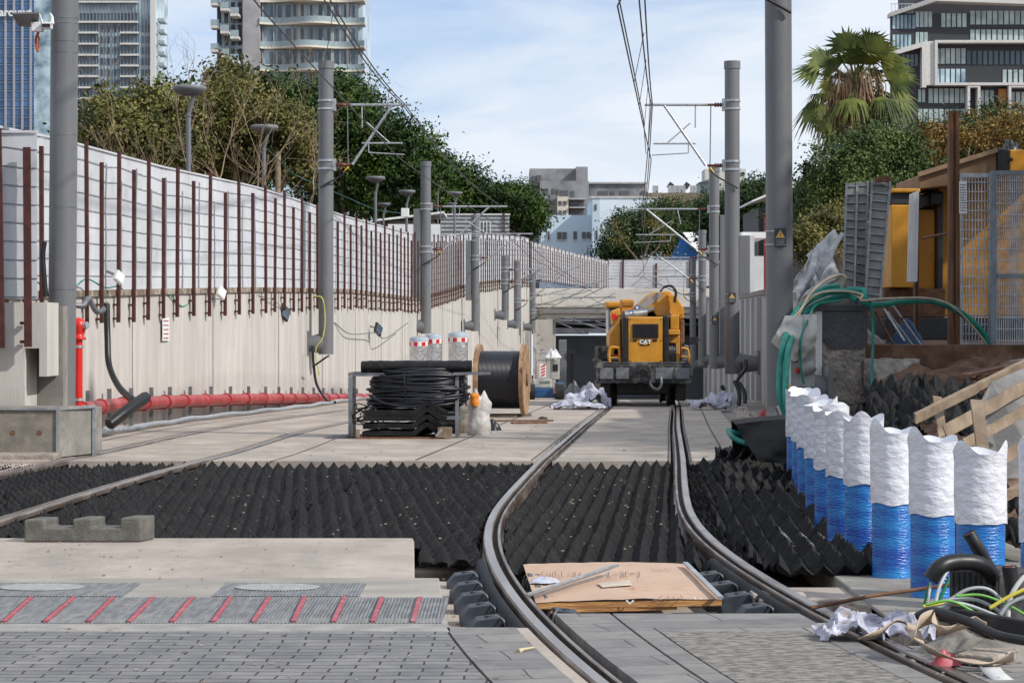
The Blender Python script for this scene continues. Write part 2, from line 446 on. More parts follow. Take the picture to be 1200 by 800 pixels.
# pale step below the slab end
poly_slab([(-0.57, 14.55), (-0.57, 13.7), (-0.1, 13.65), (-0.1, 14.5)], -0.13, 0.1, M['slab'], 'trench_step')
poly_slab([(-0.42, 13.5), (-0.32, 11.4), (0.15, 11.4), (-0.08, 12.6), (-0.13, 13.55)], -0.15, 0.1, M['slab'], 'trench_step')

# ---- paving
def brick_mat(name, c1, c2, mortar, bw=0.2, bh=0.1, rough=0.8, msize=0.006, offset=0.5, rot=0.0):
    m = bpy.data.materials.new(name); m.use_nodes = True; nt = m.node_tree; b = nt.nodes['Principled BSDF']
    tc = nt.nodes.new('ShaderNodeTexCoord'); mp = nt.nodes.new('ShaderNodeMapping'); mp.inputs['Rotation'].default_value = (0, 0, rot)
    # slight wobble so the courses are not dead straight
    nz = nt.nodes.new('ShaderNodeTexNoise'); nz.inputs['Scale'].default_value = 1.1
    nt.links.new(tc.outputs['Object'], nz.inputs['Vector'])
    mw = nt.nodes.new('ShaderNodeMix'); mw.data_type = 'RGBA'; mw.blend_type = 'LINEAR_LIGHT'; mw.inputs[0].default_value = 0.05
    nt.links.new(tc.outputs['Object'], mw.inputs[6]); nt.links.new(nz.outputs['Color'], mw.inputs[7])
    nt.links.new(mw.outputs[2], mp.inputs['Vector'])
    br = nt.nodes.new('ShaderNodeTexBrick'); br.offset = offset
    br.inputs['Scale'].default_value = 1.0; br.inputs['Brick Width'].default_value = bw; br.inputs['Row Height'].default_value = bh
    br.inputs['Mortar Size'].default_value = msize; br.inputs['Mortar Smooth'].default_value = 0.2; br.inputs['Bias'].default_value = 0
    br.inputs['Color1'].default_value = (*c1, 1); br.inputs['Color2'].default_value = (*c2, 1); br.inputs['Mortar'].default_value = (*mortar, 1)
    nt.links.new(mp.outputs['Vector'], br.inputs['Vector'])
    n = nt.nodes.new('ShaderNodeTexNoise'); n.inputs['Scale'].default_value = 3.5; n.inputs['Detail'].default_value = 10; n.inputs['Roughness'].default_value = .7
    nt.links.new(tc.outputs['Object'], n.inputs['Vector'])
    r = nt.nodes.new('ShaderNodeValToRGB'); r.color_ramp.elements[0].position = .35; r.color_ramp.elements[1].position = .7
    r.color_ramp.elements[0].color = (.72, .72, .74, 1); r.color_ramp.elements[1].color = (1.28, 1.24, 1.18, 1)
    nt.links.new(n.outputs['Fac'], r.inputs['Fac'])
    mx = nt.nodes.new('ShaderNodeMix'); mx.data_type = 'RGBA'; mx.blend_type = 'MULTIPLY'; mx.inputs[0].default_value = 1
    nt.links.new(br.outputs['Color'], mx.inputs[6]); nt.links.new(r.outputs['Color'], mx.inputs[7])
    nt.links.new(mx.outputs[2], b.inputs['Base Color']); b.inputs['Roughness'].default_value = rough
    bp = nt.nodes.new('ShaderNodeBump'); bp.inputs['Strength'].default_value = .6; bp.inputs['Distance'].default_value = .004; bp.invert = True
    nt.links.new(br.outputs['Fac'], bp.inputs['Height'])
    n2 = nt.nodes.new('ShaderNodeTexNoise'); n2.inputs['Scale'].default_value = 90
    nt.links.new(tc.outputs['Object'], n2.inputs['Vector'])
    b2 = nt.nodes.new('ShaderNodeBump'); b2.inputs['Strength'].default_value = .25; b2.inputs['Distance'].default_value = .004
    nt.links.new(n2.outputs['Fac'], b2.inputs['Height']); nt.links.new(bp.outputs['Normal'], b2.inputs['Normal'])
    nt.links.new(b2.outputs['Normal'], b.inputs['Normal'])
    return m
pav = brick_mat('grey_pavers', (0.165, 0.168, 0.175), (0.215, 0.215, 0.218), (0.035, 0.026, 0.018), rot=R(1.2), msize=.0055)
pavr = brick_mat('grey_paver_rows', (0.19, 0.185, 0.18), (0.26, 0.25, 0.24), (0.03, 0.026, 0.022), bw=0.9, bh=0.125, rot=R(-14), msize=.004)
pavm = brick_mat('grey_large_flags', (0.185, 0.18, 0.178), (0.235, 0.228, 0.22), (0.035, 0.03, 0.027), bw=1.3, bh=0.28, rot=R(-11), msize=.004)
strip(T1, lambda y: -7.0, x1(-1.27), 3, 11.205, 0.0, 0.2, pav, 'paving', 0.4)
strip(T1, x1(-1.255), x1(-G - RW - .06), 3, 11.355, 0.0, 0.2, pavm, 'paving_flags', 0.4)
strip(T1, x1(-G - RW - .058), x1(-G - RW), 3, 11.355, -0.002, 0.2, M['slab'], 'rail_bedding', 0.4)
strip(T1, x1(-G + RW), x1(-.36), 3, 11.9, 0.0, 0.2, pavm, 'paving_flags', 0.4)
strip(T1, x1(-.345), x1(-.235), 3, 11.355, 0.001, 0.2, pavm, 'paving_flags', 0.4)
strip(T1, x1(-.345), x1(G - RW - .02), 11.36, 11.9, 0.0, 0.2, pavm, 'paving_flags', 0.4)
strip(T1, x1(-.225), x1(G - RW - .14), 3, 11.2, 0.002, 0.2, mat('rough_grey_slab', (0.12, 0.115, 0.105), 0.9, scale=30, col2=(0.27, 0.25, 0.225), stretch=(.5, 1, 1), bump=.7, bscale=55, lo=.42, hi=.58), 'rough_slab', 0.4)
strip(T1, x1(-.225), x1(G - RW - .14), 11.21, 11.355, 0.0, 0.2, pavm, 'paving_flags', 0.1)
strip(T1, x1(G - RW - .13), x1(G - RW), 3, 11.355, 0.0, 0.2, pavm, 'paving_flags', 0.4)
strip(T1, x1(G + RW), lambda y: 4.0 + (11 - y) * .12, 3, 10.75, -0.006, 0.2, pavr, 'paving_rows', 0.4)

# ---- drainage band with red stripe markers, plates
groove = mat('ribbed_grey_plate', (0.15, 0.155, 0.165), 0.7, scale=30, col2=(0.24, 0.245, 0.25), stretch=(1, .15, 1), dust=((0.33, 0.31, 0.29), 4, 0.6))
def rib_plate(name, px0, px1, py0, py1, z, slant=0.0):
    ya = F * (EYE - z) / (py1 - 378); yb = F * (EYE - z) / (py0 - 378)
    xa0, xa1 = X_(px0, ya), X_(px1, ya)
    mb = MB(); w = 0.018; x = xa0
    P = []
    while x < xa1:
        P.append((x, z + .0)); P.append((x + w * .55, z + .0)); P.append((x + w * .62, z - .006)); P.append((x + w * .93, z - .006)); x += w
    def lean(x): return (x - xa0) / (xa1 - xa0)
    rows = [[Vector((x0 + slant * (yy - ya), yy, zz)) for x0, zz in P] for yy in (ya, yb)]
    mb.grid(rows, smooth=False)
    return mb, ya, yb
gr = root('drain_grating', (-2.6, 11.9, 0), 'long ribbed grey drain cover with red stripes across the foreground concrete', 'drain cover')
mbg, ya, yb = rib_plate('g', -60, 518, 699, 729.5, 0.003)
mbg.build('ribbed_cover', groove, gr, flipfix=False)
mb = MB(); mb.box(X_(-60, ya), X_(518, ya), ya, yb, -0.03, -0.004); mb.build('cover_bed', M['galv_dark'], gr)
stripes = [(-38, -8), (1, 37), (49, 87), (100, 133), (148, 180), (198, 226), (246, 271), (293, 316), (340, 357), (387, 404), (433, 448), (480, 492)]
for bx, tx in stripes:
    
    yA = ya + .035; yB = yb - .035; xA = X_(bx + 4, yA); xB = X_(tx, yB)
    if bx > 400 and False: continue
    mb = MB(); wd = .0115
    mb.prism([(xA - wd, yA, .004), (xA + wd, yA, .004), (xB + wd, yB, .004), (xB - wd, yB, .004)], (0, 0, .006))
    mb.build('stripe_marker', M['stripe'], gr)
    mb = MB()
    mb.prism([(xA - wd - .009, yA, .0035), (xA - wd - .001, yA, .0035), (xB - wd - .001, yB, .0035), (xB - wd - .009, yB, .0035)], (0, 0, .004))
    mb.build('stripe_edge', M['black'], gr)
for lab, x0_, x1_ in (('ribbed grey manhole plate with an oval pale lid at the left picture edge', -30, 143), ('ribbed grey manhole plate with an oval pale lid above the red striped drain', 248, 420)):
    yb2 = 4050 / (681 - 378); r_ = root('manhole_plate', (X_((x0_ + x1_) / 2, 13), 13, 0), lab, 'manhole cover')
    m_, yaa, ybb = rib_plate('m', x0_, x1_, 682, 698, 0.002)
    m_.build('plate', groove, r_, flipfix=False)
    mb = MB(); mb.box(X_(x0_, yaa), X_(x1_, yaa), yaa, ybb, -.003, -.0025); mb.build('plate_bed', M['galv_dark'], r_)
    cx = X_((x0_ + x1_) / 2 - 10, 13.0); mb = MB()
    pts = [Vector((cx + .24 * math.cos(t), 13.05 + .17 * math.sin(t), .0035)) for t in np.linspace(0, 2 * math.pi, 40, endpoint=False)]
    mb.prism(pts, (0, 0, .003)); mb.build('lid', mat('pale_lid_fill', (.33, .33, .32), .9, scale=20), r_)

# ================================================================= rails
def rail_profile(flip):
    # x across (gauge groove towards +x before flip), z down from the running surface
    P = [(-.075, -.012), (-.066, 0), (-.005, .0), (.003, -.008), (.006, -.044), (.042, -.044), (.046, -.008), (.052, -.004), (.068, -.004), (.072, -.012), (.072, -.05),
         (.03, -.065), (.012, -.075), (.012, -.155), (.09, -.17), (.09, -.182), (-.09, -.182), (-.09, -.17), (-.012, -.155), (-.012, -.06), (-.075, -.045)]
    P = [(x * .82, z) for x, z in P]
    if flip: P = [(-x, z) for x, z in P][::-1]
    return P
M['rail_top'] = mat('polished_running_band', (.30, .26, .23), .32, metal=.75, scale=6, col2=(.42, .39, .36), stretch=(1, .1, 1))
M['rail_groove'] = mat('dark_rail_groove', (.03, .022, .018), .9, scale=8, col2=(.08, .055, .04))  # darker tone for the groove faces of the rail
def rail(T, off, flip, y0, y1, label):
    mb = MB(); prof = rail_profile(flip); rows = []
    y = y0
    while y <= y1:
        c = off_pt(T, y, off); x = interp(T, y); x_ = interp(T, y + .3); d = Vector((x_ - x, .3, 0)).normalized(); a = Vector((d.y, -d.x, 0))
        rows.append([c + a * px + Vector((0, 0, pz + .004)) for px, pz in prof]); y += .3 if y < 60 else 2.0
    mb.grid(rows, smooth=False, closed_u=True)
    o = mb.build('tram_rail', M['rail']); o.data.materials.append(M['rail_top']); o.data.materials.append(M['rail_groove'])
    n = len(prof); jt, jg = (1, 4) if not flip else (n - 3, n - 6)
    for k, p in enumerate(o.data.polygons):
        if k % n == jt: p.material_index = 1
        elif k % n in (jg, jg - 1, jg + 1): p.material_index = 2
    return tag(o, label, 'rail', 'tram rails')
rail(T1, -G, False, 3.5, 133, 'left grooved rail of the near curving track, running under the yellow machine')
rail(T1, G, True, 3.5, 133, 'right grooved rail of the near curving track, passing the blue wrapped columns')
rail(T2, -G, False, 14, 133, 'outer rail of the left track, nearest the white wall and red pipe')
rail(T2, G, True, 14, 133, 'inner rail of the left track, beside the table of black cable')

# rail jackets + fasteners in the open trench
jack = []
for nm, off, s, lab in (('rail_jacket', -G, -1, 'dark rubber jacket wrapped along the outside of the left near rail'), ('rail_jacket', G, -1, 'dark rubber jacket along the inside of the right near rail')):
    mb = MB(); rows = []
    for y in np.arange(11.37, 14.9, .15):
        c = off_pt(T1, y, off); x = interp(T1, y); x_ = interp(T1, y + .3); d = Vector((x_ - x, .3, 0)).normalized(); a = Vector((d.y, -d.x, 0)) * s
        rows.append([c + a * px + Vector((0, 0, pz)) for px, pz in ((.082, -.02), (.105, -.014), (.125, -.03), (.16, -.18), (.1, -.2), (.078, -.06))])
    mb.grid(rows, closed_u=True); tag(mb.build(nm, M['jacket'], flipfix=True), lab, 'rail jacket')
def fastener(off, y, side, label):
    c = off_pt(T1, y, off); x = interp(T1, y); x_ = interp(T1, y + .3); d = Vector((x_ - x, .3, 0)).normalized()
    a = Vector((d.y, -d.x, 0)) * side
    r_ = root('rail_fastener', c + a * .2 + Vector((0, 0, -.18)), label, 'rail fastener', 'rail fasteners in the open trench')
    mb = MB(); w = .085
    p = lambda t, u, z: c + a * t + d * u + Vector((0, 0, z))
    prof = [(.15, -.2), (.32, -.2), (.33, -.10), (.28, -.045), (.16, -.03)]
    mb.prism([p(t, -w, z) for t, z in prof], d * (2 * w)); mb.build('block', M['bluegrey'], r_, bevel=.004)
    mb = MB(); mb.lathe(p(.22, 0, -.05), [(.0, .02), (.018, .02), (.022, 0), (.02, -.02)], 8); mb.build('bolt', M['black'], r_)
    mb = MB(); mb.tube(bez([p(.13, -w - .02, -.1), p(.15, -w - .03, -.04), p(.18, 0, -.035), p(.15, w + .02, -.05), p(.13, w + .02, -.12)], 4), .006, 6); mb.build('clip', M['galv_dark'], r_)
ordn = ['first', 'second', 'third', 'fourth', 'fifth', 'sixth', 'seventh']
for i, y in enumerate((11.62, 12.15, 12.68, 13.2, 13.72, 14.24)):
    fastener(-G, y, -1, '%s rail fastener block from the paving, left of the near left rail' % ordn[i])
for i, y in enumerate((11.9, 12.42, 12.95, 13.5, 14.05)):
    fastener(G, y + .1, -1, '%s rail fastener block from the flags, right of the brown panel' % ordn[i])
for i, y in enumerate((12.4, 12.95, 13.5, 14.05)):
    fastener(-G, y, 1, '%s rail fastener block from the flags, between left rail and brown panel' % ordn[i])

# ================================================================= pyramid mats
PIT = 0.118
def pyramid_mat(T, o0, o1, y0, y1, z, h, label, seed=0, zfun=None, rot=0.0, diamond=False, pu=PIT, pv=.125, xlim=None):
    """straight lattice of peaks, trimmed to the curve of the rails"""
    r0 = np.random.default_rng(seed); sub = 4
    ym = (y0 + y1) / 2; xs = [off_pt(T, y, o).x for y in (y0, ym, y1) for o in (o0, o1)]; xm = (min(xs) + max(xs)) / 2
    ca, sa = math.cos(rot), math.sin(rot); hx = (max(xs) - min(xs)) / 2 + abs(sa) * (y1 - y0) / 2 + .2; hy = (y1 - y0) / 2 + abs(sa) * hx + .1
    U = int(2 * hx / pu) * sub; V = int(2 * hy / pv) * sub; mb = MB(); tile = {}; idx = {}; P = []
    def tri(t): return 1 - abs((t % 1) * 2 - 1)
    for j in range(V + 1):
        for i in range(U + 1):
            u = i / sub; v = j / sub; lx_ = -hx + u * pu; ly_ = -hy + v * pv; x = xm + lx_ * ca - ly_ * sa; y = ym + lx_ * sa + ly_ * ca
            if y < y0 - .07 or y > y1 + .07: continue
            c = interp(T, y); 
            if x < c + o0 - .07 or x > c + o1 + .07: continue
            if T is T1 and x < interp(T2, y) + .86: continue
            if y < 16.2 and x < -.62: continue
            if diamond: ta, tb = tri(u * .5 + v * .5), tri(u * .5 - v * .5)
            else: ta, tb = tri(u), tri(v)
            hh = h * (.22 * ta + .24 * tb + .60 * ta * tb)
            key = (int(u // 10), int(v // 8))
            if key not in tile: tile[key] = r0.normal(0, 1, 5)
            t = tile[key]; fu = (u % 10) / 10 - .5; fv = (v % 8) / 8 - .5
            dz = .008 * t[0] + .018 * t[1] * fu + .02 * t[2] * fv + .014 * noise.noise(Vector((x * 2.2, y * 1.7, seed)))
            hh *= 1 + .16 * noise.noise(Vector((x * 6, y * 6, seed + 3)))
            jx = noise.noise(Vector((x * 9, y * 9, 1))) * .008 + t[3] * .004; jy = noise.noise(Vector((x * 9, y * 9, 7))) * .008 + t[4] * .005
            idx[(i, j)] = len(P); P.append(Vector((x + jx, y + jy, z + hh + dz + (zfun(x - c, y) if zfun else 0))))
    fs = [(idx[(i, j)], idx[(i + 1, j)], idx[(i + 1, j + 1)], idx[(i, j + 1)]) for (i, j) in idx if (i + 1, j) in idx and (i, j + 1) in idx and (i + 1, j + 1) in idx]
    mb.add(P, fs, False); o = mb.build('rubber_mat', M['rubber'], flipfix=False)
    s = o.modifiers.new('thickness', 'SOLIDIFY'); s.thickness = .012; s.offset = -1
    return tag(o, label, 'rubber mat', 'black pyramid rubber mats')
pyramid_mat(T1, -.60, .60, 14.75, 24.93, -.12, .105, 'black pyramid rubber mat lying between the two near rails behind the brown panel', 1, pv=.13, rot=-R(4.2))
pyramid_mat(T1, -5.6, -2.45, 16.2, 24.95, -.11, .108, 'black pyramid mat strip along the inner rail of the left track', 2, diamond=True, rot=R(5))
pyramid_mat(T1, -2.42, -.90, 15.0, 24.93, -.11, .108, 'black pyramid mat strip outside the near left rail, behind the slab end', 3, diamond=True, rot=R(5))
pyramid_mat(T2, -.60, .60, 16.5, 24.9, -.115, .10, 'black pyramid mat between the two rails of the left track', 4, diamond=True)
pyramid_mat(T2, -1.75, -.88, 17, 24.8, -.11, .10, 'black pyramid mat outside the outer rail, near the steel edged concrete block', 5)
pyramid_mat(T1, 1.0, 1.80, 14.0, 24.9, -.07, .12, 'black pyramid mat at the right, beside the blue wrapped columns', 6, rot=-R(3), pu=.13, pv=.12, zfun=lambda o, y: .03 * max(0, (o - 1.2)))
pyramid_mat(T1, .90, 1.0, 15.2, 24.9, -.10, .09, 'narrow black mat edge strip right beside the right near rail', 9, pu=.05, pv=.05)
pyramid_mat(T1, 1.2, 2.25, 20.5, 25.3, -.02, .12, 'small black pyramid mat heaped behind the right mat, near the dark tarpaulin', 8, rot=R(-12), zfun=lambda o, y: .05 * (y - 20.5) / 5)

# ================================================================= left retaining wall
def wall_strip(name, tab, top, bot, thick, m, y0, y1, label, side, step=2.0, parent=None, proud=0.0):
    rows = []; y = y0; ysl = list(np.arange(y0, y1, step)) + [y1]
    for y in ysl:
        x = interp(tab, y); s = side
        rows.append([Vector((x - s * proud, y, bot(y))), Vector((x - s * proud, y, top(y))), Vector((x + s * thick, y, top(y))), Vector((x + s * thick, y, bot(y)))])
    mb = MB(); mb.grid(rows, smooth=False, closed_u=True); mb.add(rows[0], [(0, 1, 2, 3)]); mb.add(rows[-1], [(3, 2, 1, 0)])
    return mb
rwl = root('retaining_wall', (-6.5, 29, 0), 'long pale concrete retaining wall below the white panels on the left', 'wall')
wall_strip('w', WALL_L, wtop, lambda y: gz(y) - .3, .28, None, 27.3, PORTAL, '', -1).build('wall', M['wall'], rwl)
# vertical cast joints / shallow pilasters
for y in list(np.arange(32, 100, 6.0)):
    mb = MB(); x = wl(y); mb.box(x - .05, x + .012, y - .015, y + .015, gz(y), wtop(y)); mb.build('cast_joint', mat('dirty_joint', (.28, .26, .24), .9) if 'jt' not in M else M['jt'], rwl)
M['jt'] = M['wall_grey']
wall_strip('c', WALL_L, lambda y: wtop(y) + .1, lambda y: wtop(y) + .003, .3, None, 27.3, PORTAL, '', -1, proud=.045).build('coping', mat('dirty_coping', (.16, .12, .085), .95, scale=4, col2=(.40, .35, .29), bump=.5), rwl)
# near end of the wall: pilasters with a niche
npz = root('niche_pillar', (-6.3, 27.3, 0), 'pale concrete wall end with a square niche behind the concrete block', 'wall')
mb = MB()
mb.box(-9.0, X_(29, 27.2), 27.2, 27.9, -.3, 1.74)
mb.box(X_(29, 27.2), X_(55, 27.2), 27.2, 27.9, Z_(408, 27.2), 1.74)
mb.box(X_(46, 27.2), X_(55, 27.2), 27.2, 27.9, Z_(441, 27.2), Z_(408, 27.2))
mb.build('front', M['wall'], npz)
mb = MB(); mb.box(X_(29, 27.2) - .2, X_(60, 27.2), 27.92, 28.2, -.3, 1.7); mb.build('niche_back', M['slab_dark'], npz)

blk = root('steel_edged_block', (-5.6, 25.8, 0), 'big square concrete block framed by steel angles, under the near left mast', 'concrete block')
yb_ = 25.7
mb = MB(); mb.box(-6.9, X_(67, yb_), yb_, yb_ + 1.3, -.1, Z_(480, yb_)); mb.build('block', mat('block_concrete', (.25, .225, .19), .9, scale=9, var=.15, bump=.3, bscale=60), blk, bevel=.01)
mb = MB(); mb.prism([(X_(69.5, yb_), yb_ + .01, 0), (X_(88, yb_) + .05, yb_ + .75, 0), (X_(88, yb_) + .05, yb_ + 1.4, 0), (X_(69.5, yb_), yb_ + 1.4, 0)], (0, 0, Z_(480, yb_) - .01)); mb.build('side_block', M['slab_dark'], blk)
mb = MB(); mb.bar((X_(68, yb_), yb_ - .01, -.02), (X_(68, yb_), yb_ - .01, Z_(478, yb_)), .035, .03); mb.bar((X_(89, yb_) + .07, yb_ + .74, -.02), (X_(89, yb_) + .07, yb_ + .74, Z_(478, yb_)), .04, .03)
mb.bar((-6.9, yb_ - .012, Z_(478.5, yb_)), (X_(69, yb_), yb_ - .012, Z_(478.5, yb_)), .03, .03); mb.bar((X_(69, yb_), yb_ - .01, Z_(478.5, yb_)), (X_(89, yb_) + .08, yb_ + .75, Z_(478.5, yb_)), .03, .03)
mb.build('steel_edge', M['galv'], blk)
for px in (15, 46):
    mb = MB(); p = W(px, 507, yb_); mb.cyl(p + Vector((0, -.004, 0)), p + Vector((0, -.001, 0)), .028, n=14); mb.build('bolt_hole', M['rust'], blk)
mb = MB(); mb.box(-6.9, X_(62, 25.2), 25.28, 25.69, -.2, .06); structure(mb.build('kerb', M['rough_conc'], bevel=.02))

# ================================================================= fences
def sheet_fence(name, tab_pts, z0f, z1f, label, bar_s, bar_len, root_loc, bars_from_top=.06, below=.45, nrib=9, bar_w=.085, proud=.13):
    """tab_pts: plan polyline [(x, y)], facing +x/-y side; corrugated white sheets with standing steel bars"""
    r_ = root(name, root_loc, label, 'fence')
    P = [Vector((x, y, 0)) for x, y in tab_pts]; seg = [(P[i + 1] - P[i]).length for i in range(len(P) - 1)]; tot = sum(seg)
    def at(s):
        i = 0
        while i < len(seg) - 1 and s > seg[i]: s -= seg[i]; i += 1
        d = (P[i + 1] - P[i]).normalized(); return P[i] + d * s, d, Vector((d.y, -d.x, 0))
    npan = max(1, int(tot / 2.4)); sp = tot / npan
    for k in range(npan):
        rows = []; jit = random.uniform(-.015, .015)
        for q in range(4):
            s = k * sp + sp * q / 3 - (.01 if q == 0 else 0); p, d, n = at(min(s, tot)); z0 = z0f(p.y); z1 = z1f(p.y) + jit + random.uniform(-.02, .03)
            row = []
            H = z1 - z0
            for i in range(nrib * 4 + 1):
                ph = i % 4; t = (i // 4 + (0, .05, .09, .14)[ph]) / nrib; dn = (0, -.035, -.035, 0)[ph]
                t = min(t, 1.0)
                row.append(p + n * (dn + .006 * noise.noise(Vector((s * .7, t * 4, 5))) * 3) + Vector((0, 0, z0 + H * t)))
            rows.append(row)
        mb = MB(); mb.grid(rows, smooth=False); mb.build('panel', M['white_sheet'], r_, flipfix=False)
    mb = MB(); nn = max(2, int(tot / 1.5)); pts = []
    for i in range(nn + 1):
        p, d, n = at(tot * i / nn); pts.append(p + Vector((0, 0, z1f(p.y) + .01)))
    for i in range(nn): mb.bar(pts[i], pts[i + 1], .06, .03)
    mb.build('top_trim', M['white_sheet'], r_)
    s = bar_s * .4; k = 0; extra = MB()
    while s < tot - .05 and bar_s > 0:
        p, d, n = at(s); z1 = z1f(p.y) + (random.uniform(-.02, .06) if k % 2 == 0 else -.22 + random.uniform(-.08, .05)); z0 = z0f(p.y) - below + random.uniform(-.04, .02)
        ln = random.gauss(0, .018); c = p + n * proud
        mb = MB() if k < 96 else extra
        mb.bar(c + Vector((0, 0, z0)) + d * ln, c + Vector((0, 0, z1)) - d * ln, bar_w, .05, up=n)
        if below > .2:
            for zz in (z0 + .06, z0 + .28): mb.bar(c + Vector((0, 0, zz)) - d * .09 - n * .06, c + Vector((0, 0, zz)) - d * .03 - n * .06, .12, .035)
        if k < 96: mb.build('post', M['bar'], r_)
        s += bar_s * random.uniform(.93, 1.07); k += 1
    if extra.v:
        e = extra.build('post_row', M['bar'], r_); e['kind'] = 'stuff'
    return r_
# rails behind the posts: brackets on panel joints
fa = sheet_fence('panel_fence', [(wl(y) - .16, y) for y in (27.4, 30, 35, 38, 41, 45, 48, 54, 61, 70, 79, 86, 93, 104, 113, 120, 125, 130, 135, 138)],
            lambda y: wtop(y) + .04, lambda y: ftop(y), 'white ribbed sheet fence with dark red bars on top of the long left wall', 1.13, 0, (-6.6, 28, 1.7), proud=.24)
fb = sheet_fence('panel_fence', [(X_(622, 150), 150), (X_(665, 168), 168), (X_(712, 190), 190)], lambda y: interp([(150, 4.39), (190, 4.24)], y),
            lambda y: interp([(150, 6.75), (190, 6.55)], y), 'middle white fence with dark red bars stepping down above the tunnel mouth', .98, 0, (3, 150, 3.5), below=.15, bar_w=.14)
fc = sheet_fence('panel_fence', [(X_(712, 190) + .1, 190), (X_(858, 190), 190)], lambda y: 4.25, lambda y: 6.65, 'far white fence across the top of the tunnel mouth', 2.9, 0, (9, 190, 3.5), below=.0, bar_w=.14, proud=.1)
# near run of the same fence, left of the frame edge
sheet_fence('panel_fence', [(-6.16, 27.18), (-5.6, 27.18)], lambda y: 1.78, lambda y: 3.74, 'near end panel of the white sheet fence at the left picture edge', .354, 0, (-6, 27.2, 1.7), below=.55, proud=.13)

# ================================================================= portal and right wall
tp = root('tunnel_portal', (6.8, PORTAL, gz(PORTAL)), 'wide concrete tunnel mouth with a deep beam at the end of the ramp', 'tunnel')
xa, xb = wl(PORTAL) - .3, wr(PORTAL) + .6
conc = mat('portal_concrete', (0.62, 0.58, 0.52), .9, scale=1, var=.1, stretch=(.3, 1, 1), dust=((.35, .32, .29), 1.2, .5))
mb = MB(); mb.box(xa, xb, PORTAL, PORTAL + 1.2, Z_(360, PORTAL), Z_(338, PORTAL)); mb.build('beam', conc, tp, bevel=.03)
mb = MB(); mb.box(xa, xb, PORTAL + .25, PORTAL + 1.2, Z_(367, PORTAL), Z_(360.3, PORTAL)); mb.box(xa, xb, PORTAL + .5, PORTAL + 1.3, Z_(373, PORTAL), Z_(367.3, PORTAL)); mb.build('lower_beam', conc, tp, bevel=.03)
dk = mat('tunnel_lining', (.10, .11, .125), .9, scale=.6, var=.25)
zf = gz(PORTAL) - .1; zt = Z_(373, PORTAL)
mb = MB()
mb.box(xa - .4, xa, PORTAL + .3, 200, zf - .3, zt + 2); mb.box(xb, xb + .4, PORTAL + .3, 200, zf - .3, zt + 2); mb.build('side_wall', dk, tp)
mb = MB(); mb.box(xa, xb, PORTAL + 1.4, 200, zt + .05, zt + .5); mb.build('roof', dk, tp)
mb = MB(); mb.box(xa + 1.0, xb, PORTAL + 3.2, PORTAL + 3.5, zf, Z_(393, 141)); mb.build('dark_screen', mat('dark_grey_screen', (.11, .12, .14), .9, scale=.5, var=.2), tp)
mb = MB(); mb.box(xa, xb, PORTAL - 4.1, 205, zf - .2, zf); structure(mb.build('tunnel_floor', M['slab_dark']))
rr = random.Random(3)
for k in range(6):       # fallen-in reinforcement / ceiling ducts under the beam
    y = PORTAL + 1.6 + k * 2.2; z = zt - .25 - .12 * (k % 3)
    mb = MB(); mb.cyl((xa + .1, y, z), (xb - .1, y, z + rr.uniform(-.2, .2)), .07, n=8); mb.build('duct', M['galv_dark'], tp)
for k in range(7):        # vertical ribs of the inner left wall
    mb = MB(); x = xa + .35 + k * .20; mb.box(x, x + .21, PORTAL - 3.5 + k * .75, PORTAL - 3.2 + k * .75, zf, Z_(374, PORTAL)); mb.build('pier', M['wall'], tp)

rwr = root('retaining_wall', (5.5, 30.4, 0), 'grey concrete retaining wall behind the right hand masts', 'wall')
wtr = lambda y: interp([(30.4, 1.72), (42, 1.95), (54, 2.16), (79, 2.3), (104, 2.3), (138, 3.0)], y)
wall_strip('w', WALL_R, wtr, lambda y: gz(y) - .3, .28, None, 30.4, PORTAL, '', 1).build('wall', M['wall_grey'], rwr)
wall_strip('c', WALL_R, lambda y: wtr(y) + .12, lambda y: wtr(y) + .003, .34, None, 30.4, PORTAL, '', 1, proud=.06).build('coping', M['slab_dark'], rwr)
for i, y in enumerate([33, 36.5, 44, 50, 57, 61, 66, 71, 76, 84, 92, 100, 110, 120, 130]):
    mb = MB(); x = wr(y); mb.box(x - .14, x - .001, y - .2, y + .25, gz(y), wtr(y) - .05); mb.build('buttress', M['wall_grey'], rwr)
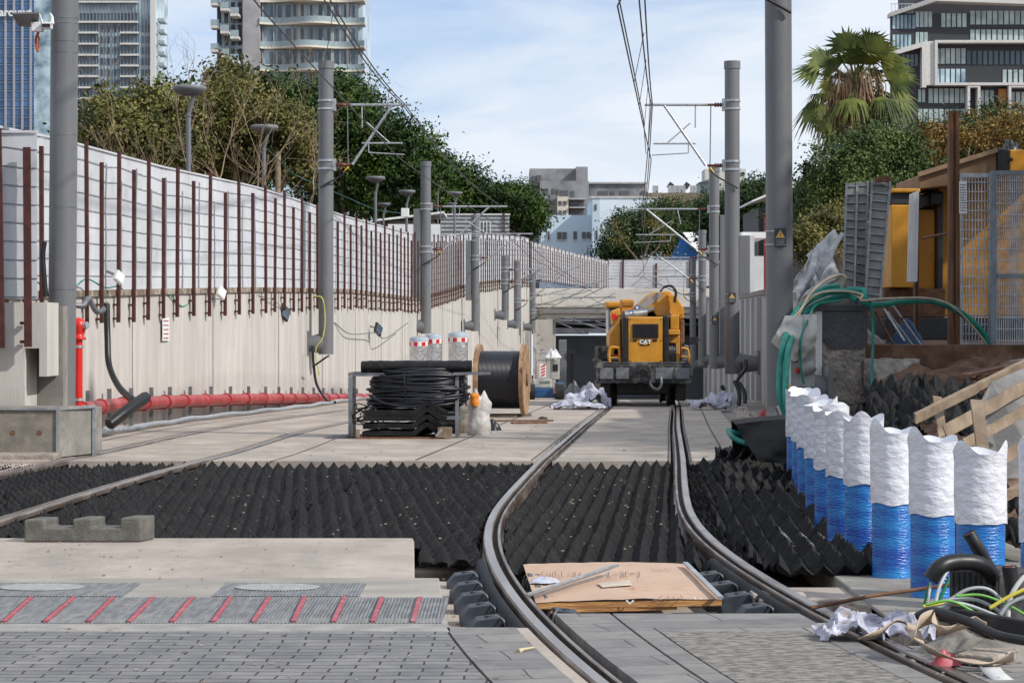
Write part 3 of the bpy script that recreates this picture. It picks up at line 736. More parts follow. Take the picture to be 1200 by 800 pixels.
# ================================================================= overhead line masts
ins_m = mat('brown_insulator', (.12, .03, .02), .35, var=.2)
sign_dark = mat('sign_backplate', (.03, .03, .035), .5)
sign_yel = mat('sign_yellow', (.75, .42, .01), .5)
sign_grey = mat('sign_pale_print', (.3, .3, .3), .6)
def arm(parent, side, X, Y, zt, zl, reach, steady=True, r=.03, tilt=0.0, folded=0.0, name='cantilever'):
    """side: +1 mast stands right of its arm. tubes run towards the track (-side)"""
    s = -side; fy = folded
    P = lambda dx, z: Vector((X + s * dx * math.cos(fy), Y - abs(dx) * math.sin(fy), z))
    mb = MB(); mb.cyl(P(.55, zt), P(reach, zt + tilt), r, n=8)
    mb.cyl(P(.62, zl), P(reach * .78, zt + tilt * .7), r * 1.1, n=8)
    mb.cyl(P(reach * .42, zt + tilt * .3), P(reach * .30 + .25, zl + (zt - zl) * .62), r * .6, n=6)
    c = mb.build(name, M['galv'], parent)
    if steady:
        mb = MB(); zs = zl + (zt - zl) * .36
        mb.cyl(P(reach * .42, zs), P(reach * .9, zs), r * .75, n=6); mb.cyl(P(reach * .5, zs), P(reach * .50, zs - .22), r * .5, n=6)
        mb.cyl(P(reach * .5, zs - .22), P(reach * .92, zs - .27), r * .5, n=6); mb.cyl(P(reach * .75, zs), P(reach * .48, zs + .48), r * .55, n=6)
        mb.build('steady_arm', M['galv'], c)
    for z in (zt, zl):
        mb = MB(); mb.lathe(P(.22, z), [(.02, 0), (.03, .02), (.06, .05), (.03, .08), (.065, .11), (.03, .14), (.065, .17), (.03, .2), (.03, .36)], 10, axis=(P(.6, z) - P(.2, z)).normalized())
        mb.build('insulator', ins_m, c)
    mb = MB(); mb.cyl(P(.5, zt), P(.52, zl), .014, n=5); mb.build('stay_rod', M['galv_dark'], c)
    return c
def mast(side, X, Y, ze, ztop, label, zt=None, zl=None, reach=2.2, d=.35, lean=0.0, elbow=.75, wall_x=None, **kw):
    r_ = root('catenary_mast', (X, Y, ze), label, 'mast', 'grey overhead line masts')
    s = side
    mb = MB(); R_ = d / 2
    B = Vector((X, Y, ze)); T = Vector((X - lean, Y, ztop))
    mb.cyl(B + Vector((0, 0, .0)), T, R_, n=28); mb.build('pole', M['mast'], r_)
    mb = MB(); mb.cyl(T - Vector((0, 0, .16)), T + Vector((0, 0, .02)), R_ + .018, n=28); mb.build('cap', M['mast'], r_)
    # elbow bracket to the wall: a cone cut flat at the bottom
    wx = X + s * elbow
    mb = MB(); n = 18; A = []; C = []
    for i in range(n):
        t = 2 * math.pi * i / n
        A.append(Vector((X + s * R_ * .2 , Y + R_ * math.sin(t) * .98, ze + .26 + (.26 if s * 1 > 0 else .26) * math.cos(t))))
        C.append(Vector((wx, Y + R_ * 1.25 * math.sin(t), ze + .24 + .17 * math.cos(t) )))
    mb.add(A + C, [(i, (i + 1) % n, n + (i + 1) % n, n + i) for i in range(n)], True); mb.add(C, [tuple(range(n))])
    # mitred foot
    mb.add([Vector((X - s * R_, Y - R_ * .8, ze)), Vector((X - s * R_, Y + R_ * .8, ze)), Vector((X + s * R_, Y + R_ * .8, ze)), Vector((X + s * R_, Y - R_ * .8, ze))], [(0, 1, 2, 3)])
    mb.build('wall_elbow', M['mast'], r_)
    mb = MB(); mb.box(wx - .03, wx + .03, Y - .3, Y + .3, ze - .02, ze + .55); mb.build('wall_flange', M['mast'], r_)
    if zt:
        for z in (zt, zl):
            mb = MB(); mb.cyl((X - lean * .8, Y, z - .12), (X - lean * .8, Y, z - .07), R_ + .02, n=24); mb.cyl((X - lean * .8, Y, z + .07), (X - lean * .8, Y, z + .12), R_ + .02, n=24)
            mb.box(X - s * (R_ + .06), X - s * (R_ - .02), Y - .09, Y + .09, z - .14, z + .14); mb.cyl((X - s * R_, Y, z), (X - s * (R_ + .09), Y, z), .03, n=8)
            mb.build('clamp', M['galv'], r_)
        arm(r_, side, X - lean * .8, Y, zt, zl, reach, **kw)
        # black service cable with yellow sleeve
        mb = MB(); c = Vector((X, Y - R_ - .02, zl))
        mb.tube(bez([c + Vector((-s * .55, 0, -.05)), c + Vector((-s * .4, -.02, -.25)), c + Vector((-s * .05, -.02, -.45)), c + Vector((s * .12, -.02, -.55))], 5), .022, 6); mb.build('jumper_cable', M['black'], r_)
        mb = MB(); mb.cyl(c + Vector((-s * .54, -.0, -.06)), c + Vector((-s * .45, -.0, -.19)), .03, n=6); mb.build('sleeve', sign_yel, r_)
    return r_
def warn_sign(m_, X, Y, z, w=.15, h=.23):
    """dark plate with a yellow triangle and faint print, strapped round the pole"""
    y = Y - .19
    mb = MB(); mb.box(X - w / 2, X + w / 2, y - .012, y, z - h / 2, z + h / 2); sg = mb.build('warning_sign', sign_dark, m_, bevel=.006)
    t = w * .42; zc = z + h * .17
    def tri(k, yy): return [(X - t * k, yy, zc - t * .72 * k), (X + t * k, yy, zc - t * .72 * k), (X, yy, zc + t * .95 * k)]
    mb = MB(); mb.prism(tri(1.0, y - .0125), (0, -.001, 0)); mb.build('triangle_border', sign_grey, sg)
    mb = MB(); mb.prism(tri(.78, y - .0145), (0, -.001, 0)); mb.build('triangle', sign_yel, sg)
    mb = MB(); k = t * .5; yy = y - .0165
    mb.prism([(X + k * .15, yy, zc + k * .8), (X - k * .35, yy, zc - k * .15), (X - k * .02, yy, zc - k * .15), (X - k * .15, yy, zc - k * .95), (X + k * .35, yy, zc + k * .1), (X + k * .02, yy, zc + k * .1)], (0, -.001, 0)); mb.build('bolt_symbol', sign_dark, sg)
    mb = MB()
    for i, (a, b) in enumerate(((-.4, .4), (-.42, .38), (-.3, .3), (-.4, .42))):
        zz = z - h * .14 - i * h * .085
        x = a * w
        while x < b * w:
            l = random.uniform(.012, .03); mb.box(X + x, X + min(x + l, b * w), y - .0135, y - .012, zz - .0035, zz + .0035); x += l + .006
    mb.build('small_print', sign_grey, sg)
    mb = MB()
    for zz in (z + h * .36, z - h * .36): mb.cyl((X, Y, zz - .008), (X, Y, zz + .008), .179, n=28)
    mb.build('strap', M['galv'], m_)

mR1 = mast(1, 3.49, 30.0, Z_(478, 30), 9.2, 'nearest right mast, thick and grey with a warning sign, behind green hoses', zt=7.2, zl=6.05, reach=2.4, lean=.04, elbow=.62)
warn_sign(mR1, 3.47, 30.0, Z_(279, 30), w=.155, h=.24)
mR2 = mast(1, X_(858, 54), 54.0, Z_(438, 54), Z_(73, 54), 'second right mast, with the highest cantilever arm against open sky', zt=Z_(123, 54), zl=Z_(194, 54), reach=2.05, lean=-.0, elbow=.6)
warn_sign(mR2, X_(857, 54), 54.0, Z_(349, 54), w=.17, h=.24)
mR3 = mast(1, X_(837, 79), 79.0, Z_(432, 79), Z_(196, 79), 'third right mast, half hidden behind the second, arm across the dark trees', zt=Z_(245, 79), zl=Z_(292, 79), reach=3.0, elbow=.75)
warn_sign(mR3, X_(837, 79), 79.0, Z_(375, 79), w=.2, h=.28)
mR4 = mast(1, X_(823, 104), 104.0, Z_(428, 104), Z_(270, 104), 'fourth right mast, thin with its arm in front of the far white fence', zt=Z_(302, 104), zl=Z_(326, 104), reach=2.4, elbow=.8)
mR5 = mast(1, X_(812, 128), 128.0, Z_(432, 128), Z_(303, 128), 'farthest right mast, beside the tunnel mouth', zt=Z_(324, 128), zl=Z_(345, 128), reach=3.6, elbow=.9)
mL1 = mast(-1, X_(72, 29.5), 29.5, Z_(474, 29.5), 9.0, 'nearest left mast, thick and grey, carrying a camera and solar panel', zt=7.2, zl=6.3, reach=2.4, lean=-.07, elbow=.55)
mL2 = mast(-1, X_(382, 54), 54.0, Z_(415, 54), Z_(73, 54), 'second left mast, with an arm in front of the dark green tree', zt=Z_(123, 54), zl=Z_(193, 54), reach=2.0, lean=.0, elbow=.42)
mL3 = mast(-1, X_(499, 79), 79.0, Z_(391, 79), Z_(190, 79), 'third left mast, grey with a tall side channel, behind the silver cylinders', zt=Z_(242, 79), zl=Z_(292, 79), reach=2.8, elbow=.45)
mL4 = mast(-1, X_(557, 104), 104.0, Z_(388, 104), Z_(252, 104), 'fourth left mast, above the wooden cable drum', zt=Z_(274, 104), zl=Z_(302, 104), reach=2.6, elbow=.5)
mL5 = mast(-1, X_(592, 112), 112.0, Z_(375, 112), Z_(300, 112), 'fifth left mast, thin, with a lowered arm over the blue lift', zt=Z_(316, 112), zl=Z_(330, 112), reach=2.6, elbow=.5, folded=.5)
mL6 = mast(-1, X_(606, 122), 122.0, Z_(385, 122), Z_(306, 122), 'sixth left mast, close against its neighbours near the tunnel', zt=Z_(331, 122), zl=Z_(352, 122), reach=3.4, elbow=.5, tilt=.9)
mL7 = mast(-1, X_(624, 132), 132.0, Z_(388, 132), Z_(320, 132), 'farthest left mast, at the corner of the tunnel mouth', zt=Z_(346, 132), zl=Z_(365, 132), reach=4.6, elbow=.5, tilt=1.0)
for m_, X, Y, z0, z1 in ((mR3, X_(848, 79), 79, Z_(425, 79), Z_(252, 79)), (mL3, X_(489, 79), 79, Z_(352, 79), Z_(245, 79)), (mL4, X_(549, 104), 104, Z_(352, 104), Z_(282, 104)), (mR2, X_(872, 54), 54, Z_(345, 54), Z_(276, 54))):
    mb = MB(); mb.box(X - .13, X + .13, Y - .1, Y + .05, z0, z1); mb.build('side_channel', M['mast'], m_, bevel=.01)
# bands and the hole on the nearest left mast
for py in (158, 62, 49, 28, 22, 243, 339):
    z = Z_(py, 29.5); t_ = (z - Z_(474, 29.5)) / (9.0 - Z_(474, 29.5)); x_ = X_(72, 29.5) + (.07 * t_ if False else .07 * t_)
    mb = MB(); mb.cyl((x_, 29.5, z - .006), (x_, 29.5, z + .006), .179, n=26, cap=False); mb.build('band', M['galv_dark'], mL1)
mb = MB(); mb.tube(bez([W(52, 283, 29.3), W(50, 300, 29.3), W(52, 330, 29.3), W(54, 348, 29.3)], 4), .035, 8); mb.build('cable_loop', M['black'], mL1)
mb = MB(); p = W(67, 426, 29.32); mb.cyl(p, p + Vector((0, -.01, 0)), .022, n=12); mb.build('cable_hole', M['black'], mL1)
# camera with solar panel on the nearest left mast
Yc = 29.2
cm = root('security_camera', W(52, 34, Yc), 'small white camera with a solar panel strapped to the top of the near left mast', 'camera')
mb = MB(); mb.prism([W(14, 17, Yc - .25), W(46, 16, Yc - .25), W(45, 33, Yc + .15), W(22, 31, Yc + .15)], Vector((0, 0, .02))); mb.build('solar_panel', M['mast'], cm)
mb = MB(); a = W(38, 27, Yc); b = W(51, 38, Yc); mb.box(a.x, b.x, Yc - .1, Yc + .04, b.z, a.z); mb.build('junction_box', M['white'], cm, bevel=.012)
mb = MB(); a = W(51, 28, Yc); b = W(62, 35, Yc); mb.box(a.x, b.x, Yc - .16, Yc, b.z, a.z); hs = mb.build('camera_body', M['white'], cm, bevel=.01)
mb = MB(); a = W(52, 30, Yc); b = W(62, 34, Yc); mb.box(a.x, b.x, Yc - .168, Yc - .161, b.z, a.z); mb.build('lens', M['black'], hs)
mb = MB(); mb.tube([W(46, 16, Yc - .1), W(51, 30, Yc - .1)], .01, 6); mb.tube([W(59, 16, Yc - .1), W(61, 20, Yc - .1), W(61, 28, Yc - .1)], [.012, .02, .03], 6); mb.build('antenna', M['white'], cm)
mb = MB(); mb.tube(bez([W(45, 38, Yc), W(42, 46, Yc), W(43, 56, Yc), W(45, 61, Yc)], 5), .018, 6); mb.tube(bez([W(44, 40, Yc), W(46, 48, Yc), W(45, 58, Yc)], 5), .012, 6); mb.build('cable', mat('orange_cable', (.35, .08, .03), .6), cm)

# ================================================================= wires
wm = mat('contact_wire', (.05, .045, .045), .5, metal=.4)
def wire(pts, r, label, cat='wire', name='overhead_wire', sag=0.0, grp='overhead wires', m=None, drop=None):
    mb = MB(); P = []
    for i in range(len(pts) - 1):
        a, b = Vector(pts[i]), Vector(pts[i + 1]); sg = sag * (b - a).length / 25
        for k in range(8): t = k / 8; P.append(a.lerp(b, t) - Vector((0, 0, 4 * sg * t * (1 - t))))
    P.append(Vector(pts[-1])); mb.tube(P, r, 5)
    return tag(mb.build(name, m or wm), label, cat, grp)
far_z = lambda base, ys: base
c54, c79, c104, c128 = W(763, 187, 54), W(752, 291, 79), W(755, 322, 104), W(740, 335, 128)
m54, m79, m104, m128 = W(763, 122, 54), W(755, 245, 79), W(760, 302, 104), W(742, 322, 128)
s0 = Vector((1.35, 29.5, 5.55)); s1 = Vector((1.55, 29.5, 6.6))
wire([(1.9, 6, 5.6), s0, c54, c79, c104, c128], .012, 'thin lower contact wire above the right track, meeting the steady arm', sag=.03)
wire([(1.55, 6, 7.3), s1 + Vector((.1, 0, 0)), m54 + Vector((.03, 0, 0)), m79, m104, m128], .014, 'upper right wire of the close pair above the right track', sag=.35)
wire([(1.45, 6, 7.3), s1, m54, m79 + Vector((-.1, 0, 0)), m104], .014, 'upper left wire of the close pair above the right track', sag=.35)
wire([W(700, -60, 32), W(726, 2, 40), W(741, 75, 47), W(754, 140, 56), W(757, 180, 79)], .014, 'separate left wire slanting down beside the pair above the right track', sag=.0)
e54, e79, e104 = W(470, 187, 54), W(585, 265, 79), W(620, 300, 104)
f54, f79, f104 = W(474, 122, 54), W(585, 240, 79), W(605, 273, 104)
wire([(-3.2, 6, 5.6), (-3.2, 29.5, 5.5), e54, e79, e104, W(700, 345, 128)], .012, 'thin lower contact wire above the left track', sag=.03)
wire([(-3.25, 6, 7.5), (-2.95, 29.5, 6.75), f54, f79, f104, W(690, 335, 128)], .014, 'upper right wire of the pair above the left track', sag=.25)
wire([(-3.3, 6, 7.5), (-3.05, 29.5, 6.75), f54 + Vector((-.06, 0, 0)), f79, f104], .014, 'upper left wire of the pair above the left track', sag=.25)
# droppers
for t, a, b in ((0, 1, 2),):
    for k in (.35, .5, .68, .85):
        mb = MB(); p = s0.lerp(c54, k); q = (s1 + Vector((.05, 0, 0))).lerp(m54, k); mb.tube([p, q - Vector((0, 0, .35 * 4 * k * (1 - k)))], .006, 4); tag(mb.build('dropper_wire', wm), '%s dropper wire hung between the two wire levels over the right track' % {.35: 'nearest', .5: 'second nearest', .68: 'third nearest', .85: 'farthest'}[k], 'wire', 'dropper wires over the right track')
for k in (.3, .6, .8):
    mb = MB(); p = Vector((-3.2, 29.5, 5.5)).lerp(e54, k); q = Vector((-3.0, 29.5, 6.75)).lerp(f54, k); mb.tube([p, q - Vector((0, 0, .25 * 4 * k * (1 - k)))], .006, 4); tag(mb.build('dropper_wire', wm), '%s dropper wire hung between the two wire levels over the left track' % {.3: 'nearest', .6: 'middle', .8: 'farthest'}[k], 'wire', 'dropper wires over the left track')
bpy.context.view_layer.update()
# clips where droppers loop round
wire([W(300, 165, 54) + Vector((0, 2, 0)), W(345, 205, 62), W(440, 246, 85), W(470, 250, 92)], .012, 'dark green cable sagging behind the second left mast', sag=.0, name='hanging_cable', m=mat('green_cable', (.02, .12, .09), .6), grp=None)

# ================================================================= street lamps behind the fence
lampm = mat('lamp_grey', (.17, .175, .185), .5, var=.08)
for (px, py, Y, h, sd_, lab) in ((222, 101, 50, 40, -1, 'nearest street lamp, big round head against the bare twiggy tree'), (310, 147, 63, 33, -1, 'street lamp just left of the second left mast'),
                         (440, 207, 84, 23, 1, 'street lamp right of the second left mast, before the dark tree'), (450, 238, 86, 15, -1, 'low street lamp beside the white shed roof'),
                         (477, 223, 87, 20, -1, 'street lamp left of the third left mast'), (513, 212, 130, 13, 1, 'small street lamp just right of the third left mast'),
                         (533, 225, 112, 18, -1, 'street lamp above the grey fence behind the drum'), (530, 238, 150, 12, -1, 'farthest little street lamp, under its taller neighbour')):
    c = W(px, py, Y); s = Y / F; hw = h / 2 * s
    r_ = root('street_lamp', (c.x, Y, wtop(Y)), lab, 'street lamp', 'street lamps behind the white fence')
    mb = MB(); mb.lathe(c, [(.0, hw * .05), (hw * .92, .0), (hw, -hw * .1), (hw * .95, -hw * .25), (hw * .6, -hw * .5), (0, -hw * .54)], 28); mb.build('lamp_head', lampm, r_)
    mb = MB(); mb.box(c.x - hw * .4, c.x - hw * .04, Y - hw * .3, Y + hw * .3, c.z - hw * .58, c.z - hw * .54); mb.box(c.x + hw * .04, c.x + hw * .4, Y - hw * .3, Y + hw * .3, c.z - hw * .58, c.z - hw * .54); mb.build('lens', M['galv_dark'], r_)
    px2 = c.x + sd_ * (-hw * .35) ; bx = c.x - (hw * .1 if sd_ < 0 else -hw * -.35)
    top = Vector((c.x + hw * .35 * (1 if sd_ < 0 else .8), Y - hw * .2, c.z - hw * .3)); bx = c.x + (-.02 if sd_ < 0 else .0)
    mb = MB(); mb.tube([top, Vector((bx + .04, Y, c.z - hw * 1.3)), Vector((bx, Y, c.z - hw * 1.7))], hw * .13, 10); mb.cyl((bx, Y, c.z - hw * 1.6), (bx, Y, wtop(Y) - .3), hw * .15, n=12)
    mb.cyl((bx, Y, c.z - hw * 1.78), (bx, Y, c.z - hw * 1.7), hw * .19, n=12); mb.build('lamp_post', M['mast'], r_)

# ================================================================= things on the left wall
def floodlight(px, py, Y, m, label, tilt=-.5, sz=.26):
    c = W(px, py, Y); r_ = root('floodlight', c, label, 'floodlight', 'floodlights on the left wall')
    Mx = Matrix.Translation(c) @ Matrix.Rotation(R(12), 4, 'Y') @ Matrix.Rotation(tilt, 4, 'X') @ Matrix.Rotation(R(58), 4, 'Z')
    mb = MB(); mb.box(-sz * .55, sz * .55, -.04, .03, -sz * .5, sz * .5, Mx); mb.build('housing', m, r_, bevel=.012)
    mb = MB(); mb.box(-sz * .45, sz * .45, -.046, -.041, -sz * .4, sz * .4, Mx); mb.build('lens', M['glass'] if m is M['black'] else M['white'], r_)
    mb = MB(); mb.tube([c + Vector((-.02, .1, .0)), c + Vector((-.1, .25, .05)), Vector((wl(Y) + .0, Y + .35, c.z + .1))], .022, 6); mb.build('bracket', M['galv_dark'], r_)
    return r_
floodlight(139, 325, 36.0, M['white'], 'white floodlight tilted upward on the fence, nearest the left mast', sz=.17)
floodlight(259, 343, 44.0, M['white'], 'white floodlight low on the fence bars, middle of the near wall', sz=.2)
floodlight(333, 366, 50.5, M['black'], 'black floodlight on the wall just left of the second left mast', sz=.3)
floodlight(443, 386, 65.0, M['black'], 'black floodlight on the wall between second and third left masts', sz=.3)
# cables strung along the bars
def strung(name, pts, r, m, label, cat='cable', n=8, grp=None):
    mb = MB(); mb.tube(bez(pts, n), r, 6); return tag(mb.build(name, m), label, cat, grp)
def wallp(px, py, Y, o=.3): p = W(px, py, Y); return p
gcab = mat('pale_green_cable', (.05, .25, .2), .6)
strung('wall_cable', [W(-10, 318, 29), W(18, 326, 30), W(42, 329, 31.5), (X_(56, 32.5), 32.5, Z_(346, 32.5))], .012, gcab, 'thin green cable on the white fence left of the near mast')
strung('wall_cable', [W(86, 338, 34), W(102, 327, 35), W(123, 337, 36), W(140, 336, 37), W(152, 350, 38), W(172, 351, 39.5), W(195, 343, 40.5), W(214, 359, 41.8), W(232, 345, 43), W(250, 350, 44)], .012, gcab, 'thin green cable looping along the dark red bars')
strung('wall_cable', [W(250, 350, 44), W(277, 350, 46), W(295, 345, 47.3), W(320, 352, 49), W(332, 362, 50.5)], .01, M['galv'], 'thin grey cable between the two middle floodlights')
strung('wall_cable', [W(392, 378, 58), W(410, 391, 60), W(440, 390, 64.5), W(452, 396, 66), W(478, 378, 72)], .014, M['galv_dark'], 'grey cable drooping below the black floodlight right of the second mast')
strung('wall_cable', [W(368, 347, 53.3), W(378, 350, 53.3), W(381, 375, 53.3), W(378, 396, 53.3), W(370, 410, 53.3), W(374, 440, 53.4)], .014, mat('yellow_green_cable', (.5, .55, .12), .5), 'yellow green cable hanging on the second left mast')
strung('wall_cable', [W(366, 405, 53), W(368, 432, 53), W(372, 452, 53), W(385, 470, 53), W(394, 471, 53)], .035, M['black'], 'thick black cable dropping below the foot of the second left mast')
strung('wall_cable', [W(366, 430, 52.8), W(383, 418, 52.8), W(385, 417, 53)], .025, M['black'], 'short black cable curling beside the second left mast foot')
# corrugated duct and hanging hose at left
strung('corrugated_duct', [W(86, 357, 33.5), W(97, 358, 33.6), W(104, 350, 33.8), W(112, 364, 34), W(120, 364, 34.2), W(125, 356, 34.4)], .045, M['galv_dark'], 'dark wavy duct on the wall right of the near left mast', 'duct')
strung('wall_cable', [W(125, 356, 34.3), W(126, 395, 34.2), W(128, 428, 34), W(140, 454, 33.6), W(157, 469, 33)], .05, M['black'], 'thick black hose hanging down the wall in a long curve')
strung('black_tube', [W(128, 497, 32.0), W(150, 480, 32.3), W(171, 465, 32.8)], .085, M['black'], 'short thick black tube leaning over the red pipe', 'tube', 3)
# notice on wall
nt_ = root('wall_notice', W(200, 386, 40.2), 'small white paper notice taped to the pale wall below the bars', 'notice')
Yn = 40.6; xn = wl(Yn) + .02
mb = MB(); a = W(197, 372, Yn); b = W(204, 399, Yn)
Mx = Matrix.Translation((xn, Yn, (a.z + b.z) / 2)) @ Matrix.Rotation(math.atan2(6.08 - 6.45, -6) , 4, 'Z')
mb.add([Vector((xn, Yn - .5, b.z)), Vector((xn + .035, Yn + .1, b.z)), Vector((xn + .035, Yn + .1, a.z)), Vector((xn, Yn - .5, a.z))], [(0, 1, 2, 3)]); mb.build('sheet', M['white'], nt_)
mb = MB()
for k in range(5):
    z = a.z - .05 - k * .075; mb.add([Vector((xn + .006, Yn - .42, z)), Vector((xn + .035, Yn + .0, z)), Vector((xn + .035, Yn + .0, z - .02)), Vector((xn + .006, Yn - .42, z - .02))], [(0, 1, 2, 3)])
mb.build('printed_lines', M['stripe'], nt_)

# ---- red fire main
rp = root('fire_pipe', (X_(92, 31.5), 31.5, .1), 'long red fire pipe with clamps running along the foot of the left wall', 'pipe')
pts = []
pz = [(30.9, Z_(490, 30.9)), (33, Z_(480, 33)), (36, Z_(474, 36)), (40, Z_(470, 40)), (46, Z_(467, 46)), (54, Z_(466.5, 54)), (66, Z_(466, 66))]
for y in np.arange(30.9, 66, 1.0): pts.append(Vector((wl(y) + .25, y, interp(pz, y))))
pts[0].x = X_(91, 30.9)
mb = MB(); mb.tube(pts, .105, 14); mb.build('main_pipe', M['red'], rp)
for y in np.arange(31.6, 64, 1.55):
    z = interp(pz, y); x = wl(y) + .25; mb = MB(); mb.cyl((x, y - .03, z), (x, y + .03, z), .125, n=14); mb.box(x - .27, x + .02, y - .02, y + .02, z - .13, z - .09); mb.build('pipe_clamp', M['red'], rp)
for y in np.arange(31.4, 62, 1.5):
    z = interp(pz, y); x = wl(y) + .12; mb = MB(); mb.box(x - .03, x + .03, y - .04, y + .04, gz(y), z + .25); mb.build('bracket', M['galv_dark'], rp)
hy = root('fire_hydrant', (X_(92, 30.9), 30.9, 0), 'bright red fire hydrant riser beside the nearest left mast', 'hydrant')
x = X_(92, 30.9); Yh = 30.9
mb = MB(); mb.cyl((x, Yh, Z_(490, Yh)), (x, Yh, Z_(398, Yh)), .055, n=16); mb.build('riser', M['redbright'], hy)
mb = MB(); mb.lathe((x, Yh, Z_(398, Yh)), [(.0, 0), (.10, 0), (.10, .035), (.07, .04), (.085, .1), (.105, .17), (.10, .23), (.06, .28), (0, .3)], 18); mb.build('valve_head', M['redbright'], hy)
mb = MB(); mb.cyl((x, Yh, Z_(382, Yh)), (x + .13, Yh - .05, Z_(381, Yh)), .05, n=12); mb.build('outlet', M['galv'], hy)
for py in (406, 468): mb = MB(); mb.cyl((x, Yh, Z_(py, Yh) - .018), (x, Yh, Z_(py, Yh) + .018), .066, n=14); mb.build('collar', M['galv'], hy)
# pale conduits lying along the foot of the wall
for k, (o, rr_, lab) in enumerate(((.62, .028, 'upper pale grey conduit tied along the foot of the left wall'), (.74, .03, 'lower pale grey conduit lying on the deck along the left wall'))):
    pts = [Vector((wl(y) + o + .03 * math.sin(y * .9 + k), y, gz(y) + .05 + .012 * math.sin(y * 2.1 + k))) for y in np.arange(30.2, 64, .5)]
    mb = MB(); mb.tube(pts, rr_, 8); tag(mb.build('conduit', mat('pale_grey_conduit', (.42, .43, .44), .5) if k == 0 else M['galv']), lab, 'conduit')
# ================================================================= buildings
blue_glass = mat('blue_curtain_glass', (.015, .06, .17), .15, scale=.12, col2=(.05, .16, .36), spec=.8)
pale_glass = mat('pale_tower_glass', (.08, .15, .20), .15, scale=.2, col2=(.46, .60, .66), spec=.8, lo=.35, hi=.6, detail=9)
dark_glass = mat('dark_tower_glass', (.02, .035, .05), .18, scale=.15, col2=(.07, .12, .16), spec=.8)
curtain = mat('pale_curtained_window', (.30, .38, .38), .5, scale=.5, col2=(.5, .58, .56))
offw = mat('tower_white_slab', (.62, .61, .58), .7)
charcoal = mat('charcoal_cladding', (.035, .036, .042), .6)
grey_r = mat('weathered_grey_render', (.23, .235, .25), .9, scale=.35, var=.28, detail=10, dust=((.38, .38, .38), .6, .5))
lightblue = mat('light_blue_render', (.52, .65, .74), .85, scale=.25, var=.06, dust=((.5, .56, .6), .5, .5))
beige_r = mat('beige_render', (.5, .40, .26), .9, scale=.3)
windim = mat('window_grey', (.10, .10, .105), .4)

def tower_rows(r_, px0, px1, py_top, py_bot, Y, depth, rows, wall_m, name='storey'): pass

# -- blue glass tower, far left
Y = 760.0
bt = root('office_tower', (X_(20, Y), Y, 3), 'blue glass office tower with pale vertical fins at the left edge', 'building')
x0, x1 = X_(-90, Y), X_(46, Y); zt_ = Z_(-60, Y)
mb = MB(); mb.box(x0, x1, Y, Y + 40, 0, zt_); mb.build('curtain_wall', blue_glass, bt)
mb = MB(); k = 0; x = x1
while x > x0: mb.box(x - .35, x + .35, Y - .5, Y - .01, 0, zt_); x -= (9.8 / F * Y)
mb.build('fin_rows', mat('tower_fin', (.36, .37, .40), .6), bt)
mb = MB(); z = 3
while z < zt_: mb.box(x0, x1, Y - .25, Y - .005, z, z + .22); mb.box(x0, x1, Y - .25, Y - .005, z + .9, z + 1.0); z += 10.2 / F * Y
mb.build('floor_lines', mat('tower_floor_line', (.16, .26, .38), .6), bt)
text_mesh('arouwt', 13 / F * Y, .1, Matrix.Translation(W(18, 15, Y - 1.2)) @ FACE, 'sign_lettering', M['white'], bt, bold=.12, align='CENTER')

# -- residential tower behind it
Y = 690.0
rt = root('apartment_tower', (X_(130, Y), Y, 3), 'tall glass apartment tower with white balcony bands behind the near left mast', 'building')
u = Y / F
mb = MB(); mb.box(X_(40, Y), X_(182, Y), Y, Y + 25, 0, Z_(-30, Y)); mb.build('glass_wall', pale_glass, rt)
mb = MB(); mb.box(X_(177, Y), X_(183, Y), Y - 1.5, Y - .01, 0, Z_(-30, Y)); mb.build('corner_pier', offw, rt)
py = 14.0; k = 0
fl = []
for py in (3, 26.5, 39, 52, 65, 77.5, 90, 103, 116, 128):
    if py in (3, 26.5): segs = ((92, 162),)
    else: segs = ((81, 115.5), (141.5, 163))
    for a, b in segs: mb = MB(); mb.box(X_(a, Y), X_(b, Y), Y - 1.6, Y - .01, Z_(py + 1.2, Y), Z_(py - .9, Y)); mb.build('balcony_slab', offw, rt)
    for a, b in segs: mb = MB(); mb.box(X_(a + .5, Y), X_(b - .5, Y), Y - .3, Y - .02, Z_(py - 2.5, Y), Z_(py - 11, Y)); mb.build('window', dark_glass, rt)
for py in (20, 33, 46, 59, 72, 85):
    mb = MB(); mb.box(X_(183.5, Y), X_(192, Y), Y + 1, Y + 8, Z_(py + 5, Y), Z_(py + 4, Y)); mb.box(X_(183.5, Y), X_(191.7, Y), Y + 1.1, Y + 1.2, Z_(py + 3.9, Y), Z_(py + 1, Y)); mb.build('side_balcony', mat('balcony_glass', (.30, .38, .40), .3) if py == 20 else bpy.data.materials['balcony_glass'], rt)
for c in (117, 124, 132, 139, 165, 171):
    for k in range(8):
        mb = MB(); py = 30 + k * 12.8; mb.box(X_(c, Y), X_(c + 5.5, Y), Y - .15, Y - .02, Z_(py + 8, Y), Z_(py, Y)); mb.build('window', dark_glass, rt)
mb = MB()
for k in range(26): a = 81 + k * 4.0; mb.box(X_(a, Y), X_(a + .7, Y), Y - .5, Y - .31, Z_(140, Y), Z_(-30, Y))
mb.build('mullion', mat('mullion_grey', (.25, .27, .3), .5), rt)

